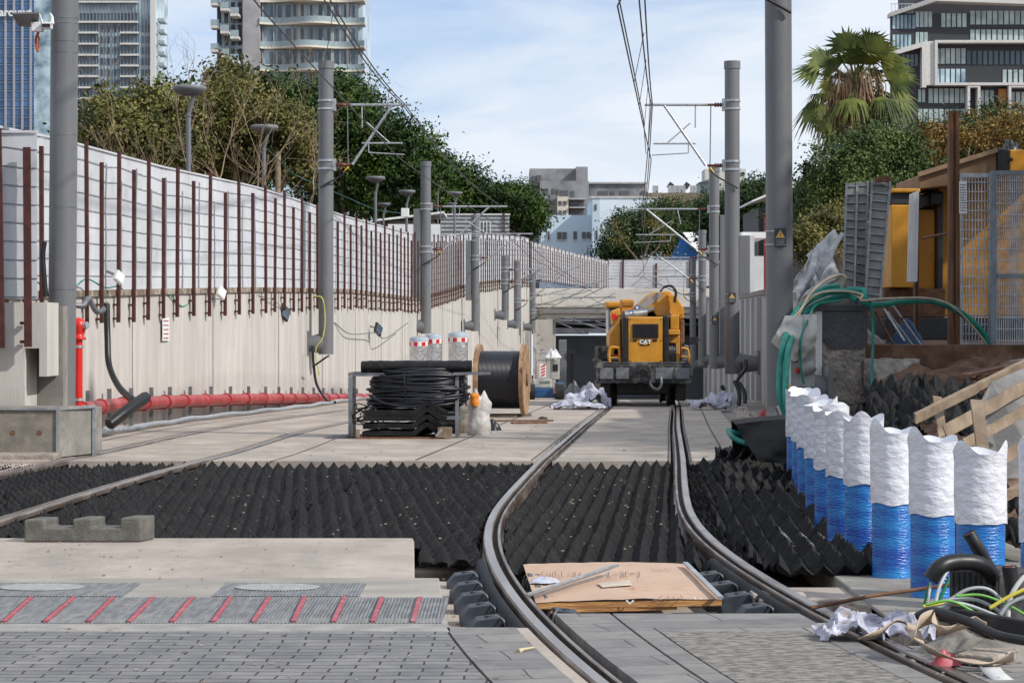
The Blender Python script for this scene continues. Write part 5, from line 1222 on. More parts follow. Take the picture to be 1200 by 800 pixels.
# small palm far left
def fan_palm(label, base, top, R0, nleaf, seed, skirt=True, group=None, trunk_r=.35, blades=26, dead=.25):
    r_ = root('fan_palm', base, label, 'palm tree', group); g = random.Random(seed); T = Vector(top); B = Vector(base)
    mb = MB(); mb.tube([B - Vector((0, 0, .5)), B.lerp(T, .5) + Vector((.1, 0, 0)), T - Vector((0, 0, R0 * .2))], [trunk_r, trunk_r * .8, trunk_r * .9], 12); mb.build('trunk', bark, r_)
    live = leafmat('palm_green_%d' % seed, (.03, .05, .010), (.13, .15, .03), 1.0); deadm = leafmat('palm_dead_%d' % seed, (.09, .055, .03), (.24, .15, .08), 3.0)
    yel = leafmat('palm_yellow_%d' % seed, (.10, .13, .02), (.24, .24, .05), 2.0)
    def frond(mb, el, az, R_, droop, nb=None):
        d = Vector((math.cos(el) * math.cos(az), math.cos(el) * math.sin(az), math.sin(el))); nn = Vector((g.gauss(0, .5), -1, g.gauss(.5, .35))) if nb else Vector((0, 0, 1)); side = d.cross(nn).normalized(); up = side.cross(d).normalized()
        st = R_ * .5; c = T + d * st - Vector((0, 0, droop * .25))
        mb.tube([T, T + d * st * .5 + Vector((0, 0, .05)), c], R_ * .014, 4, cap=False)
        for k in range(blades):
            a = (k / (blades - 1) - .5) * 2 * R(78); bd = (d * math.cos(a) + side * math.sin(a)).normalized(); Lb = R_ * (.46 - .10 * abs(a) / 1.4) * g.uniform(.9, 1.08)
            w = Lb * math.tan(R(78) / blades) * .85; pr = bd.cross(up).normalized()
            m1 = c + bd * Lb * .55 - Vector((0, 0, droop * .12 * Lb)); tip = c + bd * Lb * .95 - Vector((0, 0, (.10 + droop * .55) * Lb * g.uniform(.6, 1.5)))
            mb.add([c, m1 + pr * w, tip, m1 - pr * w], [(0, 1, 2, 3)])
    for k in range(nleaf):
        el = g.uniform(-.45, 1.3) if skirt else g.uniform(0, 1.3); az = g.uniform(0, 2 * math.pi); mb = MB(); frond(mb, el, az, R0 * g.uniform(.85, 1.1), .4 + (.9 if el < .2 else 0)); mb.build('frond', live, r_, flipfix=False)
    if skirt:
        for (dx, dy) in ((-48, -42), (-34, -30), (-14, -62), (4, -50), (20, -60), (34, -48), (-64, -24), (52, -30), (-40, -4), (-62, 20), (-20, 22), (8, 26), (34, 26), (58, -12), (66, 4), (-26, -16), (2, -24), (26, -20), (46, 14), (-6, -8), (14, 4), (-44, 30), (-8, -40), (48, -20), (-30, 40)):
            v = Vector((dx, g.uniform(-22, 14), -dy * 1.08)) * (base[1] / F); Lv = v.length
            mb = MB(); frond(mb, math.asin(v.z / Lv), math.atan2(v.y, v.x), Lv * 1.34, .3 + (.5 if dy > 0 else 0), nb=1); mb.build('frond', live if g.random() < .85 else yel, r_, flipfix=False)
        mb = MB()
        for k in range(120):
            az = g.uniform(0, 2 * math.pi); rr_ = R0 * (.10 + .6 * g.random() ** 1.7); h = R0 * g.uniform(.5, 1.0 + .45 * g.random()); t0 = T + Vector((0, 0, R0 * g.uniform(-.25, .2)))
            for q in range(7):
                a2 = az + g.gauss(0, .09); r2 = rr_ * g.uniform(.7, 1.2); p0 = t0 + Vector((math.cos(az) * r2 * .7, math.sin(az) * r2 * .7, R0 * .12)); p1 = t0 + Vector((math.cos(a2) * r2, math.sin(a2) * r2, -h * g.uniform(.3, .5))); p2 = t0 + Vector((math.cos(a2) * r2 * .95, math.sin(a2) * r2 * .95, -h * g.uniform(.8, 1.1)))
                w = R0 * .014; s_ = Vector((-math.sin(a2), math.cos(a2), 0)) * w
                mb.add([p0, p1 + s_, p2, p1 - s_], [(0, 1, 2, 3)])
        mb.build('dead_skirt', deadm, r_, flipfix=False)
    return r_
Yp = 88
fan_palm('tall shaggy fan palm with a hanging brown skirt right of the nearest right mast', (X_(980, Yp), Yp, 2.0), W(1003, 102, Yp), 2.5, 14, 21, trunk_r=.5, blades=24)
Yp = 110
fan_palm('small green fan palm peeping over the olive tree by the left tower', (X_(120, Yp), Yp, 2.5), W(120, 108, Yp), .95, 10, 22, skirt=False, trunk_r=.2, blades=12)
# right side shrubs & trees
tree('leafy green tree below the fan palm beside the nearest right mast', (X_(1000, 58), 58, 1.8), lobes_px([(975, 205, 36, 34), (1010, 185, 42, 34), (1050, 200, 40, 36), (960, 240, 28, 30), (1010, 225, 50, 34), (1045, 170, 30, 22)], 58), 15000, .12, L_green, 31, .2, shell=.55, bk=bark_pale)
tree('green and rusty leaved tree behind the brown steel post', (X_(1130, 62), 62, 1.8), lobes_px([(1090, 175, 36, 34), (1135, 165, 36, 30), (1170, 155, 32, 34), (1110, 200, 45, 26), (1200, 160, 30, 34)], 62), 13000, .12, L_green, 32, .2, shell=.55, bk=bark_pale)
tree('sparse russet leaved tree mixed into the greenery at the right edge', (X_(1150, 60), 60, 1.8), lobes_px([(1180, 150, 30, 30), (1090, 165, 36, 26), (1140, 155, 26, 24)], 60), 1800, .12, L_auburn, 33, .12, bk=bark_pale)
tree('yellow flecked bush below the trees right of the nearest right mast', (X_(950, 48), 48, 1.7), lobes_px([(945, 285, 22, 22), (965, 270, 26, 20), (985, 255, 20, 18)], 48), 4500, .10, L_olive, 34, .1, shell=.5, cat='bush', name='bush')
# mid distance trees
for i, (lab, px, Yt, lb_, nn, lm) in enumerate((('broad dark tree left of the centre behind the far fence, before the light blue house', 740, 214, [(738, 285, 34, 20), (765, 268, 32, 22), (720, 296, 24, 12), (735, 262, 22, 14)], 9000, L_deep),
    ('dark green tree with a rounded top right of the light blue house', 790, 222, [(790, 258, 38, 24), (770, 250, 26, 16), (815, 262, 30, 26), (795, 280, 50, 20)], 10000, L_dark),
    ('dark green tree between the second and nearest right masts', 880, 165, [(880, 235, 26, 22), (872, 255, 24, 24), (893, 222, 16, 14), (880, 285, 22, 22)], 7000, L_deep),
    ('hedge like dark tree behind the second right mast', 838, 180, [(838, 250, 24, 22), (845, 275, 26, 20)], 4500, L_deep),
    ('deep green tree right of the nearest right mast, behind the bush', 945, 110, [(935, 250, 24, 28), (960, 240, 30, 30)], 6000, L_deep))):
    tree(lab, (X_(px, Yt), Yt, 3.5), lobes_px(lb_, Yt), nn, .33 if Yt > 150 else .25, lm, 40 + i, .35, shell=.6)
tree('brownish half bare tree in front of the dark trees above the far fence', (X_(745, 205), 205, 4), lobes_px([(770, 265, 20, 22), (780, 280, 18, 20), (722, 272, 14, 20)], 205), 500, .28, L_olive, 47, .2, bk=bark_pale)

# two unseen trees added right of the view to shade the machine yard
tree('big unseen tree added for shade outside the view, right of the mesh gates', (13.2, 30, 1.2), [(12.3, 29.5, 6.2, 2.9, 3.2, 2.2), (14.5, 31, 7, 2.5, 2.5, 2), (12.5, 32.5, 6.6, 2.6, 2.4, 2.2), (12.8, 30.5, 4.6, 2.4, 2.4, 1.8)], 9000, .5, L_dark, 61, .3, shell=.3)
tree('big unseen tree added for shade outside the view, right of the timber planks', (13.0, 22, .8), [(12.2, 22.5, 5.6, 2.6, 2.6, 2.0), (13.8, 24.5, 6.4, 2.5, 2.5, 2), (11.6, 25.6, 5.8, 2.2, 2.0, 1.8), (12.5, 27.5, 6.8, 2.4, 2.0, 2.4)], 9000, .5, L_dark, 62, .3, shell=.3)
# ================================================================= rail excavator
Ye = 50.7; sc = Ye / F          # metres per survey pixel there
ye = gz(Ye)
def ex(px, py, dy=0.0): v = W(px, py, Ye); v.y = Ye + dy; return v
def exbox(px0, px1, py0, py1, d0, d1, name, m, parent, bevel=.02):
    a = ex(px0, py1); b = ex(px1, py0); mb = MB(); mb.box(a.x, b.x, Ye + d0, Ye + d1, a.z, b.z); return mb.build(name, m, parent, bevel=bevel)
RE = root('rail_excavator', (X_(756, Ye), Ye, ye), 'yellow rail excavator standing on the right track in front of the tunnel, seen from behind', 'excavator')
dirty = mat('dirty_grey_chassis', (.028, .028, .03), .85, scale=3.5, col2=(.17, .165, .15), bump=.5, lo=.5, hi=.62, dust=((.2, .19, .17), 6, .5))
wheelm = mat('greasy_wheel_steel', (.025, .022, .02), .6, scale=9, var=.4)
exbox(699, 812, 427, 449, .0, .35, 'buffer_beam', dirty, RE)
exbox(704, 808, 424, 428, .1, 5.2, 'chassis_deck', dirty, RE)
for a, b in ((703, 718), (722, 737), (768, 788), (791, 808)):
    exbox(a, b, 431, 444, -.03, -.001, 'recess_panel', M['galv_dark'], RE, .01)
exbox(697, 705, 421, 432, -.05, .3, 'corner_step', dirty, RE)
c = ex(753, 438); mb = MB(); mb.cyl(c + Vector((0, -.02, 0)), c + Vector((0, -.16, 0)), .15, .12, n=10); mb.cyl(c + Vector((-.1, -.1, -.1)), c + Vector((.12, -.2, -.16)), .07, n=8); mb.build('coupling', dirty, RE)
mb = MB(); mb.tube(bez([ex(760, 444, -.1), ex(763, 452, -.15), ex(770, 456, -.15), ex(775, 450, -.1), ex(774, 442, -.05)], 5), .035, 7); mb.build('brake_hose', M['galv_dark'], RE)
for px in (720, 789):
    for dy_ in (.9, 3.4):
        mb = MB(); p = Vector((X_(px, Ye) , Ye + dy_, ye + .33)); mb.lathe(p + Vector((-.09, 0, 0)), [(.0, 0), (.33, 0), (.36, .02), (.37, .05), (.33, .06), (.32, .18), (0, .18)], 26, axis=(1, 0, 0)); mb.build('rail_wheel', wheelm, RE)
for px in (710, 799): exbox(px - 6, px + 6, 450, 470, .3, 3.8, 'side_frame', wheelm, RE, .03)
mb = MB(); a = ex(708, 461); b = ex(802, 461); mb.cyl(Vector((a.x, Ye + .9, ye + .33)), Vector((b.x, Ye + .9, ye + .33)), .09, n=12); mb.build('axle', wheelm, RE)
exbox(724, 786, 449, 462, .45, .7, 'cross_member', wheelm, RE)
# counterweight / engine cover
exbox(736, 778, 371, 426, .15, 1.9, 'engine_cover', M['yellow'], RE, .03)
exbox(729.5, 735.6, 371, 426, .12, 1.9, 'corner_post', M['black'], RE, .03)
exbox(778.4, 784.5, 369.5, 426, .12, 1.9, 'corner_post', M['black'], RE, .03)
exbox(741.5, 772, 379.5, 396, .12, .149, 'air_grille', M['black'], RE, .008)
mb = MB()
for k in range(7): a = ex(742.5, 381.5 + k * 2.2); b = ex(771, 382.2 + k * 2.2); mb.box(a.x, b.x, Ye + .112, Ye + .119, b.z, a.z)
o = mb.build('grille_slat', M['jacket'], RE); 
for px in (742, 765.5): exbox(px, px + 5, 397.6, 399.8, .13, .149, 'hinge', M['black'], RE, .004)
pl_ = exbox(751, 762, 397.3, 404.6, .132, .149, 'badge_plate', M['black'], RE, .006)
text_mesh('CAT', .115, .002, Matrix.Translation(ex(756.6, 400.6, .128)) @ Matrix.Scale(1.12, 4, (1, 0, 0)) @ FACE, 'badge_lettering', M['white'], pl_, bold=.006)
mb = MB(); q = ex(756.6, 403.9, .127); mb.prism([q + Vector((-.045, 0, 0)), q + Vector((.045, 0, 0)), q + Vector((0, 0, .05))], (0, -.002, 0)); mb.build('badge_triangle', sign_yel, pl_)
for px, py in ((739, 374), (775, 374), (739, 423), (775, 423), (739, 399), (775, 399)):
    mb = MB(); p = ex(px, py, .14); mb.cyl(p, p + Vector((0, .008, 0)), .014, n=8); mb.build('bolt', M['black'], RE)
# shoulders: platform side bodies
mb = MB(); mb.prism([ex(715, 392, .5), ex(728.5, 371, .5), ex(729, 417, .5), ex(717, 417, .5), ex(715, 405, .5)], (0, 1.5, 0)); mb.build('side_hood', M['yellow'], RE, bevel=.03)
mb = MB(); mb.prism([ex(718.5, 364.5, 1.0), ex(729, 360, 1.0), ex(731, 378, 1.0), ex(720, 381, 1.0)], (0, .9, 0)); mb.build('lamp_housing', M['yellow'], RE, bevel=.03)
mb = MB(); p = ex(722, 371, .98); mb.cyl(p, p + Vector((0, .02, 0)), .07, n=12); mb.build('tail_lamp', M['redbright'], RE)
exbox(731, 747, 350, 371, 1.3, 2.0, 'tool_box', M['yellow'], RE, .03)
exbox(733, 746, 353, 358, 1.27, 1.299, 'box_recess', mat('dark_yellow', (.35, .15, .02), .5), RE, .01)
exbox(786.5, 797, 369, 386, .3, 1.2, 'exhaust_box', M['yellow'], RE, .02)
exbox(783.5, 798, 386, 392.5, .25, 1.2, 'step_box', M['yellow'], RE, .02)
mb = MB(); mb.prism([ex(783.5, 393, .4), ex(798.5, 393, .4), ex(798, 426, .4), ex(794, 426, .4), ex(793, 402, .4), ex(785, 402, .4)], (0, .5, 0)); mb.build('ladder_plate', M['yellow'], RE, bevel=.015)
exbox(799, 805.5, 374, 421, .8, 2.4, 'right_tank', M['rust'], RE, .04)
mb = MB(); mb.prism([ex(797, 361, 1.1), ex(806, 364, 1.1), ex(806, 373, 1.1), ex(800, 374, 1.1), ex(795, 368, 1.1)], (0, 1.0, 0)); mb.build('lamp_housing', M['yellow'], RE, bevel=.03)
mb = MB(); p = ex(802.5, 366, 1.05); mb.cyl(p, p + Vector((0, .04, 0)), .05, n=12); mb.build('tail_lamp', M['redbright'], RE)
mb = MB(); mb.tube(bez([ex(715, 426, .2), ex(714, 415, .2), ex(716, 408, .2), ex(721, 407, .2), ex(727, 408, .2)], 5), .035, 7); mb.tube([ex(714, 419, .2), ex(727, 419, .2)], .02, 6); mb.tube([ex(726, 408, .2), ex(727, 427, .2)], .03, 6); mb.build('handrail', M['yellow'], RE)
mb = MB(); mb.tube(bez([ex(800, 408, .3), ex(806, 409, .3), ex(808, 413, .3), ex(809, 426, .3)], 5), .03, 7); mb.tube([ex(800, 418, .3), ex(808, 418, .3)], .02, 6); mb.build('handrail', M['yellow'], RE)
for px, py in ((725, 413), (783.5, 414), (789, 420)):
    mb = MB(); p = ex(px, py, .5); mb.cyl(p, p + Vector((0, .2, 0)), .09, n=12); mb.build('hydraulic_fitting', M['galv_dark'] if px > 750 else M['redbright'], RE)
mb = MB()
for k in range(6): mb.tube(bez([ex(781 + k * 2.2, 402, .5), ex(784 + k * 2, 410, .4), ex(780 + k * 2.4, 418, .45), ex(783 + k * 2.2, 426, .5)], 4), .014, 5)
h_ = mb.build('hydraulic_hoses', M['galv_dark'], RE)
# folded boom
mb = MB(); bm_ = [ex(745, 361, 1.2), ex(763, 345, 1.2), ex(771, 341, 1.2), ex(789, 340.5, 1.2), ex(796, 347, 1.2), ex(797, 360, 1.2), ex(787, 371, 1.2), ex(774, 370, 1.2), ex(768, 362, 1.2), ex(752, 370, 1.2)]
mb.prism(bm_, (0, .55, 0)); bo = mb.build('boom', mat('scratched_yellow', (.50, .25, .03), .6, scale=3, col2=(.62, .30, .03), dust=((.33, .33, .34), 4, .95), bump=.2), RE, bevel=.015)
mb = MB(); mb.prism([ex(747, 361, 1.18), ex(762, 347, 1.18), ex(771, 343, 1.18), ex(782, 343, 1.18), ex(772, 352, 1.18), ex(762, 360, 1.18), ex(752, 366, 1.18)], (0, .015, 0)); mb.build('worn_plate', mat('scraped_steel_plate', (.22, .21, .21), .6, scale=5, col2=(.36, .34, .33), dust=((.4, .2, .04), 5, .8)), bo)
exbox(729, 800, 360, 372, 1.6, 3.0, 'gap_shade_box', M['jacket'], RE, .02)  # black box standing in for the shade between hood and engine
exbox(798.5, 811, 405, 424, 1.0, 3.0, 'side_locker', M['galv_dark'], RE, .02)
exbox(703, 716, 407, 424, 1.2, 3.2, 'side_locker', dirty, RE, .02)
mb = MB(); mb.prism([ex(790, 352, .95), ex(804, 360, .95), ex(806, 366, .95), ex(795, 372, .95), ex(788, 366, .95)], (0, -.03, 0)); mb.build('pivot_plate', M['yellow'], RE)
mb = MB(); mb.prism([ex(786, 344, 1.0), ex(797, 347, 1.0), ex(806, 362, 1.0), ex(799, 372, 1.0), ex(790, 371, 1.0)], (0, .3, 0)); mb.build('boom_side', M['yellow'], RE, bevel=.02)
mb = MB(); mb.cyl(ex(733, 369, .9), ex(760, 366, 1.1), .10, n=14); mb.cyl(ex(757, 366, 1.1), ex(770, 361, 1.15), .05, n=10); mb.build('cylinder', M['galv_dark'], RE)
for px, py in ((742, 366), (750, 360)):
    mb = MB(); p = ex(px, py, .88 if px < 745 else 1.18); mb.cyl(p, p + Vector((0, -.02, 0)), .055, n=14); mb.build('round_decal', mat('blue_decal', (.03, .08, .35), .5) if px < 745 else bpy.data.materials['blue_decal'], RE)
    mb = MB(); mb.cyl(p + Vector((0, -.021, 0)), p + Vector((0, -.026, 0)), .03, n=14); mb.build('decal_centre', M['white'], RE)
mb = MB()
for k in range(2): mb.tube(bez([ex(777 + k, 341, 1.1), ex(783, 335.5 - k, 1.1), ex(790 + k, 335 - k, 1.0), ex(795 + k * 1.3, 341, 1.0), ex(794 + k, 352, 1.0), ex(791 + k, 368, 1.0)], 5), .018, 6)
mb.build('hydraulic_hoses', M['black'], RE)
exbox(716, 742, 352, 360, 2.6, 4.4, 'cab_roof', M['yellow'], RE, .05)
exbox(719, 740, 360, 395, 2.7, 4.2, 'cab', M['glass'], RE, .05)
exbox(745, 800, 372, 424, 2.0, 4.6, 'upper_body', M['yellow'], RE, .05)
mb = MB(); mb.cyl(ex(813, 400, .8), ex(824, 398, .8), .02, n=6); a = ex(812, 395); b = ex(821, 404); mb.box(a.x + .0, b.x, Ye + .7, Ye + .85, b.z, a.z); mb.build('mirror', M['black'], RE)

# rags by the machine
def heap(label, cx, cy, z, rx, ry, h, seed, m, cat='cloth', name='crumpled_cloth', n=26, sharp=1.0, grp=None, irr=.45):
    P = []
    for i in range(n + 1):
        row = []; t = i / n
        for j in range(n * 2):
            a = 2 * math.pi * j / (n * 2); rr_ = t
            q = Vector((math.cos(a) * rr_, math.sin(a) * rr_, 0)); edge = 1 + irr * noise.noise(Vector((math.cos(a) * 1.6, math.sin(a) * 1.6, seed)))
            x = cx + q.x * rx * edge; y = cy + q.y * ry * edge
            nz_ = noise.noise(Vector((q.x * 2.1, q.y * 2.1, seed * 1.7))); n2 = abs(noise.noise(Vector((q.x * 3.4 + q.y, q.y * 3.4, seed * .7)))) 
            n3 = abs(noise.noise(Vector((q.x * 7, q.y * 7, seed + 9.))))
            zz = h * max(0.0, (1 - rr_ ** 2) * (.7 + .8 * nz_) + sharp * .30 * n2 * (1 - rr_ ** 3) * .8 + sharp * .05 * n3 * (1 - rr_ ** 5)) + .01 * (1 - rr_)
            row.append(Vector((x, y, z + zz)))
        P.append(row)
    mb = MB(); mb.grid(P, smooth=True, closed_u=True); o = mb.build(name, m)
    return tag(o, label, cat, grp)
def crumple(label, c, rx, ry, h, seed, pyr=True, name='rubber_mat', m=None, n=44, cat='rubber mat', tiltx=0.0, tilty=0.0, th=.012):
    rows = []
    for i in range(n + 1):
        row = []; v = i / n * 2 - 1
        for j in range(n + 1):
            u = j / n * 2 - 1; p = Vector((u * rx, v * ry, 0))
            z = h * (.5 + .9 * noise.noise(Vector((u * 1.3, v * 1.3, seed)))) * (1.15 - .45 * (u * u + v * v)) 
            if pyr: tu = 1 - abs(((u * rx / .118) % 1) * 2 - 1); tv = 1 - abs(((v * ry / .118) % 1) * 2 - 1); z += .12 * (.35 * tu + .25 * tv + .6 * tu * tv)
            else:
                q1 = noise.noise(Vector((u * 2.6 + v, v * 2.2 - u, seed + 2))); q2 = noise.noise(Vector((u * 6, v * 5, seed + 3)))
                z = h * max(0.0, (1 - .55 * (u * u + v * v)) * (.45 + .6 * noise.noise(Vector((u * 1.3, v * 1.3, seed)))) + .42 * (1 - abs(q1) * 2.6) * .5 + .10 * (1 - abs(q2) * 2.4) * .5 - .05)
                z = c.z * 0 + max(.0, z)
            z += u * tiltx + v * tilty
            k = .12 if pyr else .3 * rx; r_e = 1 + (0 if pyr else .22 * noise.noise(Vector((u * 1.7, v * 1.7, seed + 11))) - .16 * (u * u * v * v))
            row.append(c + Vector((p.x * r_e + k * noise.noise(Vector((u * 2, v * 2, seed + 5))), p.y * r_e + k * noise.noise(Vector((u * 2, v * 2, seed + 8))), z + (0 if pyr else .006))))
        rows.append(row)
    mb = MB(); mb.grid(rows, smooth=not pyr); o = mb.build(name, m or M['rubber'], flipfix=False); s = o.modifiers.new('thickness', 'SOLIDIFY'); s.thickness = th if pyr else .004
    return tag(o, label, cat)
def cloth(label, px, Y, rx, ry, h, seed, name='crumpled_cloth', cat='cloth', m=None): return crumple(label, Vector((X_(px, Y), Y, gz(Y) + .003)), rx, ry, h, seed, False, name, m or M['cloth'], 60, cat)
cloth('crumpled white and lilac cloth heap left of the excavator wheels', 690, 49.2, .5, .4, .62, 3)
cloth('flat lilac sheet trailing on the deck left of the excavator', 676, 48.2, .55, .45, .25, 8)
cloth('small white cloth heap right of the excavator near the mast', 830, 48, .4, .35, .4, 13)
cloth('lilac cloth slumped against the foot of the second right mast', 851, 48.6, .2, .25, .6, 14)
# debris line along right wall
for i, (px, Yd, r0_) in enumerate(((878, 44, .25), (895, 38, .3), (868, 47, .2))):
    heap(('grey rubble scraps at the wall foot, nearest the first right mast', 'middle scraps of grey rubble along the right wall foot', 'far scraps of grey rubble below the second right mast')[(1, 0, 2)[i]], X_(px, Yd), Yd, gz(Yd) - .045, r0_, r0_ * 3, .13, 20 + i, M['rough_conc'], 'rubble', 'rubble_scraps', sharp=2.0)
for i, (px, py, px2, py2, Yd) in enumerate(((861, 446, 866, 475, 51), (866, 448, 873, 472, 50), (868, 425, 862, 450, 52.5), (874, 422, 868, 440, 52), (846, 452, 850, 475, 52.6))):
    strung('cable_end', bez([W(px, py, Yd), W((px + px2) / 2 + 3, (py + py2) / 2, Yd - .1), W(px2, py2, Yd - .2)], 3), .045, M['black'], '%s black cable end poking up at the foot of the second right mast' % ['leftmost thick', 'second thick', 'upper', 'uppermost right', 'far left'][i])

# ================================================================= lift platform by the tunnel
Yl = 88.0; zl_ = gz(Yl)
LF = root('lift_platform', (X_(642, Yl), Yl, zl_), 'small blue and grey personnel lift with red white chevrons by the tunnel mouth', 'lift')
def lx(px0, px1, py0, py1, d0, d1, name, m, bevel=.02, parent=None):
    mb = MB(); mb.box(X_(px0, Yl), X_(px1, Yl), Yl + d0, Yl + d1, Z_(py1, Yl), Z_(py0, Yl)); return mb.build(name, m, parent or LF, bevel=bevel)
navy = mat('navy_blue_paint', (.015, .075, .20), .5)
lx(621, 652, 455, 466, 0, 1.6, 'base', navy, .05); lx(652, 661, 449, 460, .5, 1.6, 'side_box', navy, .03)
for px in (622, 656): 
    mb = MB(); p = Vector((X_(px, Yl), Yl - .05, zl_ + .3)); mb.cyl(p - Vector((.16, 0, 0)), p + Vector((.16, 0, 0)), .3, n=18); mb.build('wheel', M['black'], LF)
    mb = MB(); p = Vector((X_(px, Yl), Yl + 1.3, zl_ + .3)); mb.cyl(p - Vector((.16, 0, 0)), p + Vector((.16, 0, 0)), .3, n=18); mb.build('wheel', M['black'], LF)
lx(624, 647, 444, 455, .1, 1.5, 'engine_housing', mat('lift_grey', (.4, .4, .38), .6), .05)
lx(645, 656, 420, 445, .4, 1.0, 'basket_box', bpy.data.materials['lift_grey'], .04)
lx(648, 654, 427, 435, .36, .399, 'dark_opening', M['black'], .01)
lx(632, 640, 426, 442, .05, .1, 'warning_board', M['white'], .01)
def chev(px0, px1, py0, py1, d, n):
    mb = MB(); w = px1 - px0; hh = (py1 - py0) / n
    for k in range(n):
        y0 = py0 + k * hh
        mb.prism([Vector((X_(px0, Yl), Yl + d, Z_(y0 + hh * .95, Yl))), Vector((X_(px1, Yl), Yl + d, Z_(y0 + hh * .4, Yl))), Vector((X_(px1, Yl), Yl + d, Z_(y0 + hh * -.05, Yl))), Vector((X_(px0, Yl), Yl + d, Z_(y0 + hh * .5, Yl)))], (0, .01, 0))
    mb.build('chevron_stripes', M['redbright'], LF)
chev(634.5, 639, 427, 441, .03, 4); 
lx(629, 631, 427, 441, .08, .1, 'side_board', M['white'], .0); chev(629.2, 630.8, 428, 441, .06, 5)
lx(619.5, 621.8, 449, 461, -.04, -.01, 'end_board', M['white'], 0); chev(619.6, 621.7, 450, 461, -.06, 4)
lx(648.3, 651.5, 452.5, 461, -.04, -.01, 'end_board', M['white'], 0); chev(648.4, 651.4, 453, 461, -.06, 4)
lx(633, 644, 446.5, 449, .085, .099, 'name_strip', M['galv_dark'], 0)
mb = MB()
for a, b in (((628, 413), (654, 413)), ((628, 413), (628, 444)), ((654, 413), (654, 421)), ((628, 422), (645, 422)), ((640, 413), (640, 426))): mb.cyl(W(*a, Yl + .3), W(*b, Yl + .3), .03, n=6)
mb.build('guard_rail', M['galv'], LF)
bgl = heap('white plastic bag draped over the rail of the small lift', X_(648, Yl), Yl + .1, Z_(419, Yl), .3, .25, .38, 31, mat('white_plastic_bag', (.72, .72, .76), .4, bump=.4, bscale=8), 'bag', 'plastic_bag')
# pallet shapes and dim gear inside the mouth
heap('grey plastic waste heap lying in the tunnel mouth right of the lift', X_(673, 132), 132, gz(132), 1.2, 1.0, .8, 33, M['galv_dark'], 'waste', 'waste_heap', sharp=1.6)
for i, (px, pt, w_) in enumerate(((668, 409, 6), (655, 398, 9))):
    cb = root('tunnel_cabinet', (X_(px, 131.9), 131.9, gz(131.9)), ('slim dark signal post in the tunnel mouth', 'dark switch cabinet just inside the tunnel left side')[i], 'cabinet'); mb = MB()
    if i == 0: mb.cyl((X_(px + 2, 131.9), 131.9, gz(131.9)), (X_(px + 2, 131.9), 131.9, Z_(pt, 131.9)), .08, n=8); mb.box(X_(px, 131.9), X_(px + w_, 131.9), 131.7, 132, Z_(pt + 6, 131.9), Z_(pt, 131.9)); mb.build('post', M['black'], cb)
    else: mb.box(X_(px, 131.9), X_(px + w_, 131.9), 131.9, 132.5, gz(131.9), Z_(pt, 131.9)); mb.build('body', M['galv_dark'], cb, bevel=.04)
# steel clutter hanging in the tunnel head
g = random.Random(9)
for k, lab in enumerate(('upper bundle of loose steel tubes slung below the portal beam', 'lower bundle of loose steel tubes slung below the portal beam')):
    r_ = root('tube_bundle', (4.5, 133, 1.5), lab, 'tubes')
    for q in range(8):
        a = Vector((X_(g.uniform(622, 700), 133), 133 + g.uniform(-2, 2), Z_(g.uniform(346 + k * 18, 366 + k * 20), 133))); b = a + Vector((g.uniform(1.2, 4.2), g.uniform(-1, 1), g.uniform(-.9, .9)))
        b.x = min(b.x, X_(720, 133)); mb = MB(); mb.cyl(a, b, g.uniform(.018, .035), n=6); mb.build('tube', M['galv_dark'], r_)

# ================================================================= cable drum
Yd = 42.6; zd = gz(Yd)
DR = root('cable_drum', (X_(588, Yd), Yd, zd), 'large wooden drum wound with black cable beside the white sack', 'cable drum')
Rd = (487 - 404) / 2 * Yd / F; cz = zd + Rd + .03
drum_wood = mat('drum_wood', (.26, .15, .08), .85, scale=4, col2=(.42, .27, .16), stretch=(1, 1, 1), bump=.4, dust=((.14, .09, .06), 6, .6))
ang = R(-6.5)
def dl(u, v, w): return Vector((X_(588, Yd), Yd, cz)) + Vector((u * math.cos(ang) - v * math.sin(ang), u * math.sin(ang) + v * math.cos(ang), w))
axv = (dl(1, 0, 0) - dl(0, 0, 0))
hw_ = .415
for s_ in (-1, 1):
    mb = MB(); mb.lathe(dl(s_ * hw_ - .035, 0, 0), [(.0, 0), (Rd, 0), (Rd, .07), (0, .07)], 40, axis=axv, smooth=False); fl_ = mb.build('flange', drum_wood, DR)
    mb = MB(); c0 = dl(s_ * (hw_ + .036) if s_ > 0 else s_ * (hw_ + .036), 0, 0); up = Vector((0, 0, 1))
    for k in range(-6, 7):
        w_ = k * Rd / 6.5; l_ = math.sqrt(max(.001, Rd * Rd - w_ * w_)) * .98
        a = dl(s_ * (hw_ + .04), w_, -l_); b = dl(s_ * (hw_ + .04), w_, l_); mb.bar(a, b, Rd / 6.5 * .93, .012, up=axv)
    mb.build('flange_boards', drum_wood, fl_)
    mb = MB(); mb.lathe(dl(s_ * (hw_ + .05), 0, 0), [(0, 0), (.12, 0), (.12, .02), (0, .02)], 16, axis=axv); mb.build('hub_plate', M['rust'], fl_)
mb = MB(); pf = []; n_ = 32; rc = Rd * .80
for k in range(n_):
    u = -hw_ + .04 + (2 * hw_ - .08) * k / n_
    for t in (0, .25, .5, .75): pf.append((rc + .012 * math.sin(math.pi * t), u + (2 * hw_ - .08) / n_ * t - (-hw_ + .04) - 0))
mb.lathe(dl(-hw_ + .04, 0, 0), pf, 36, axis=axv); mb.build('wound_cable', mat('black_blue_cable', (.010, .012, .019), .38, scale=20, var=.3), DR)
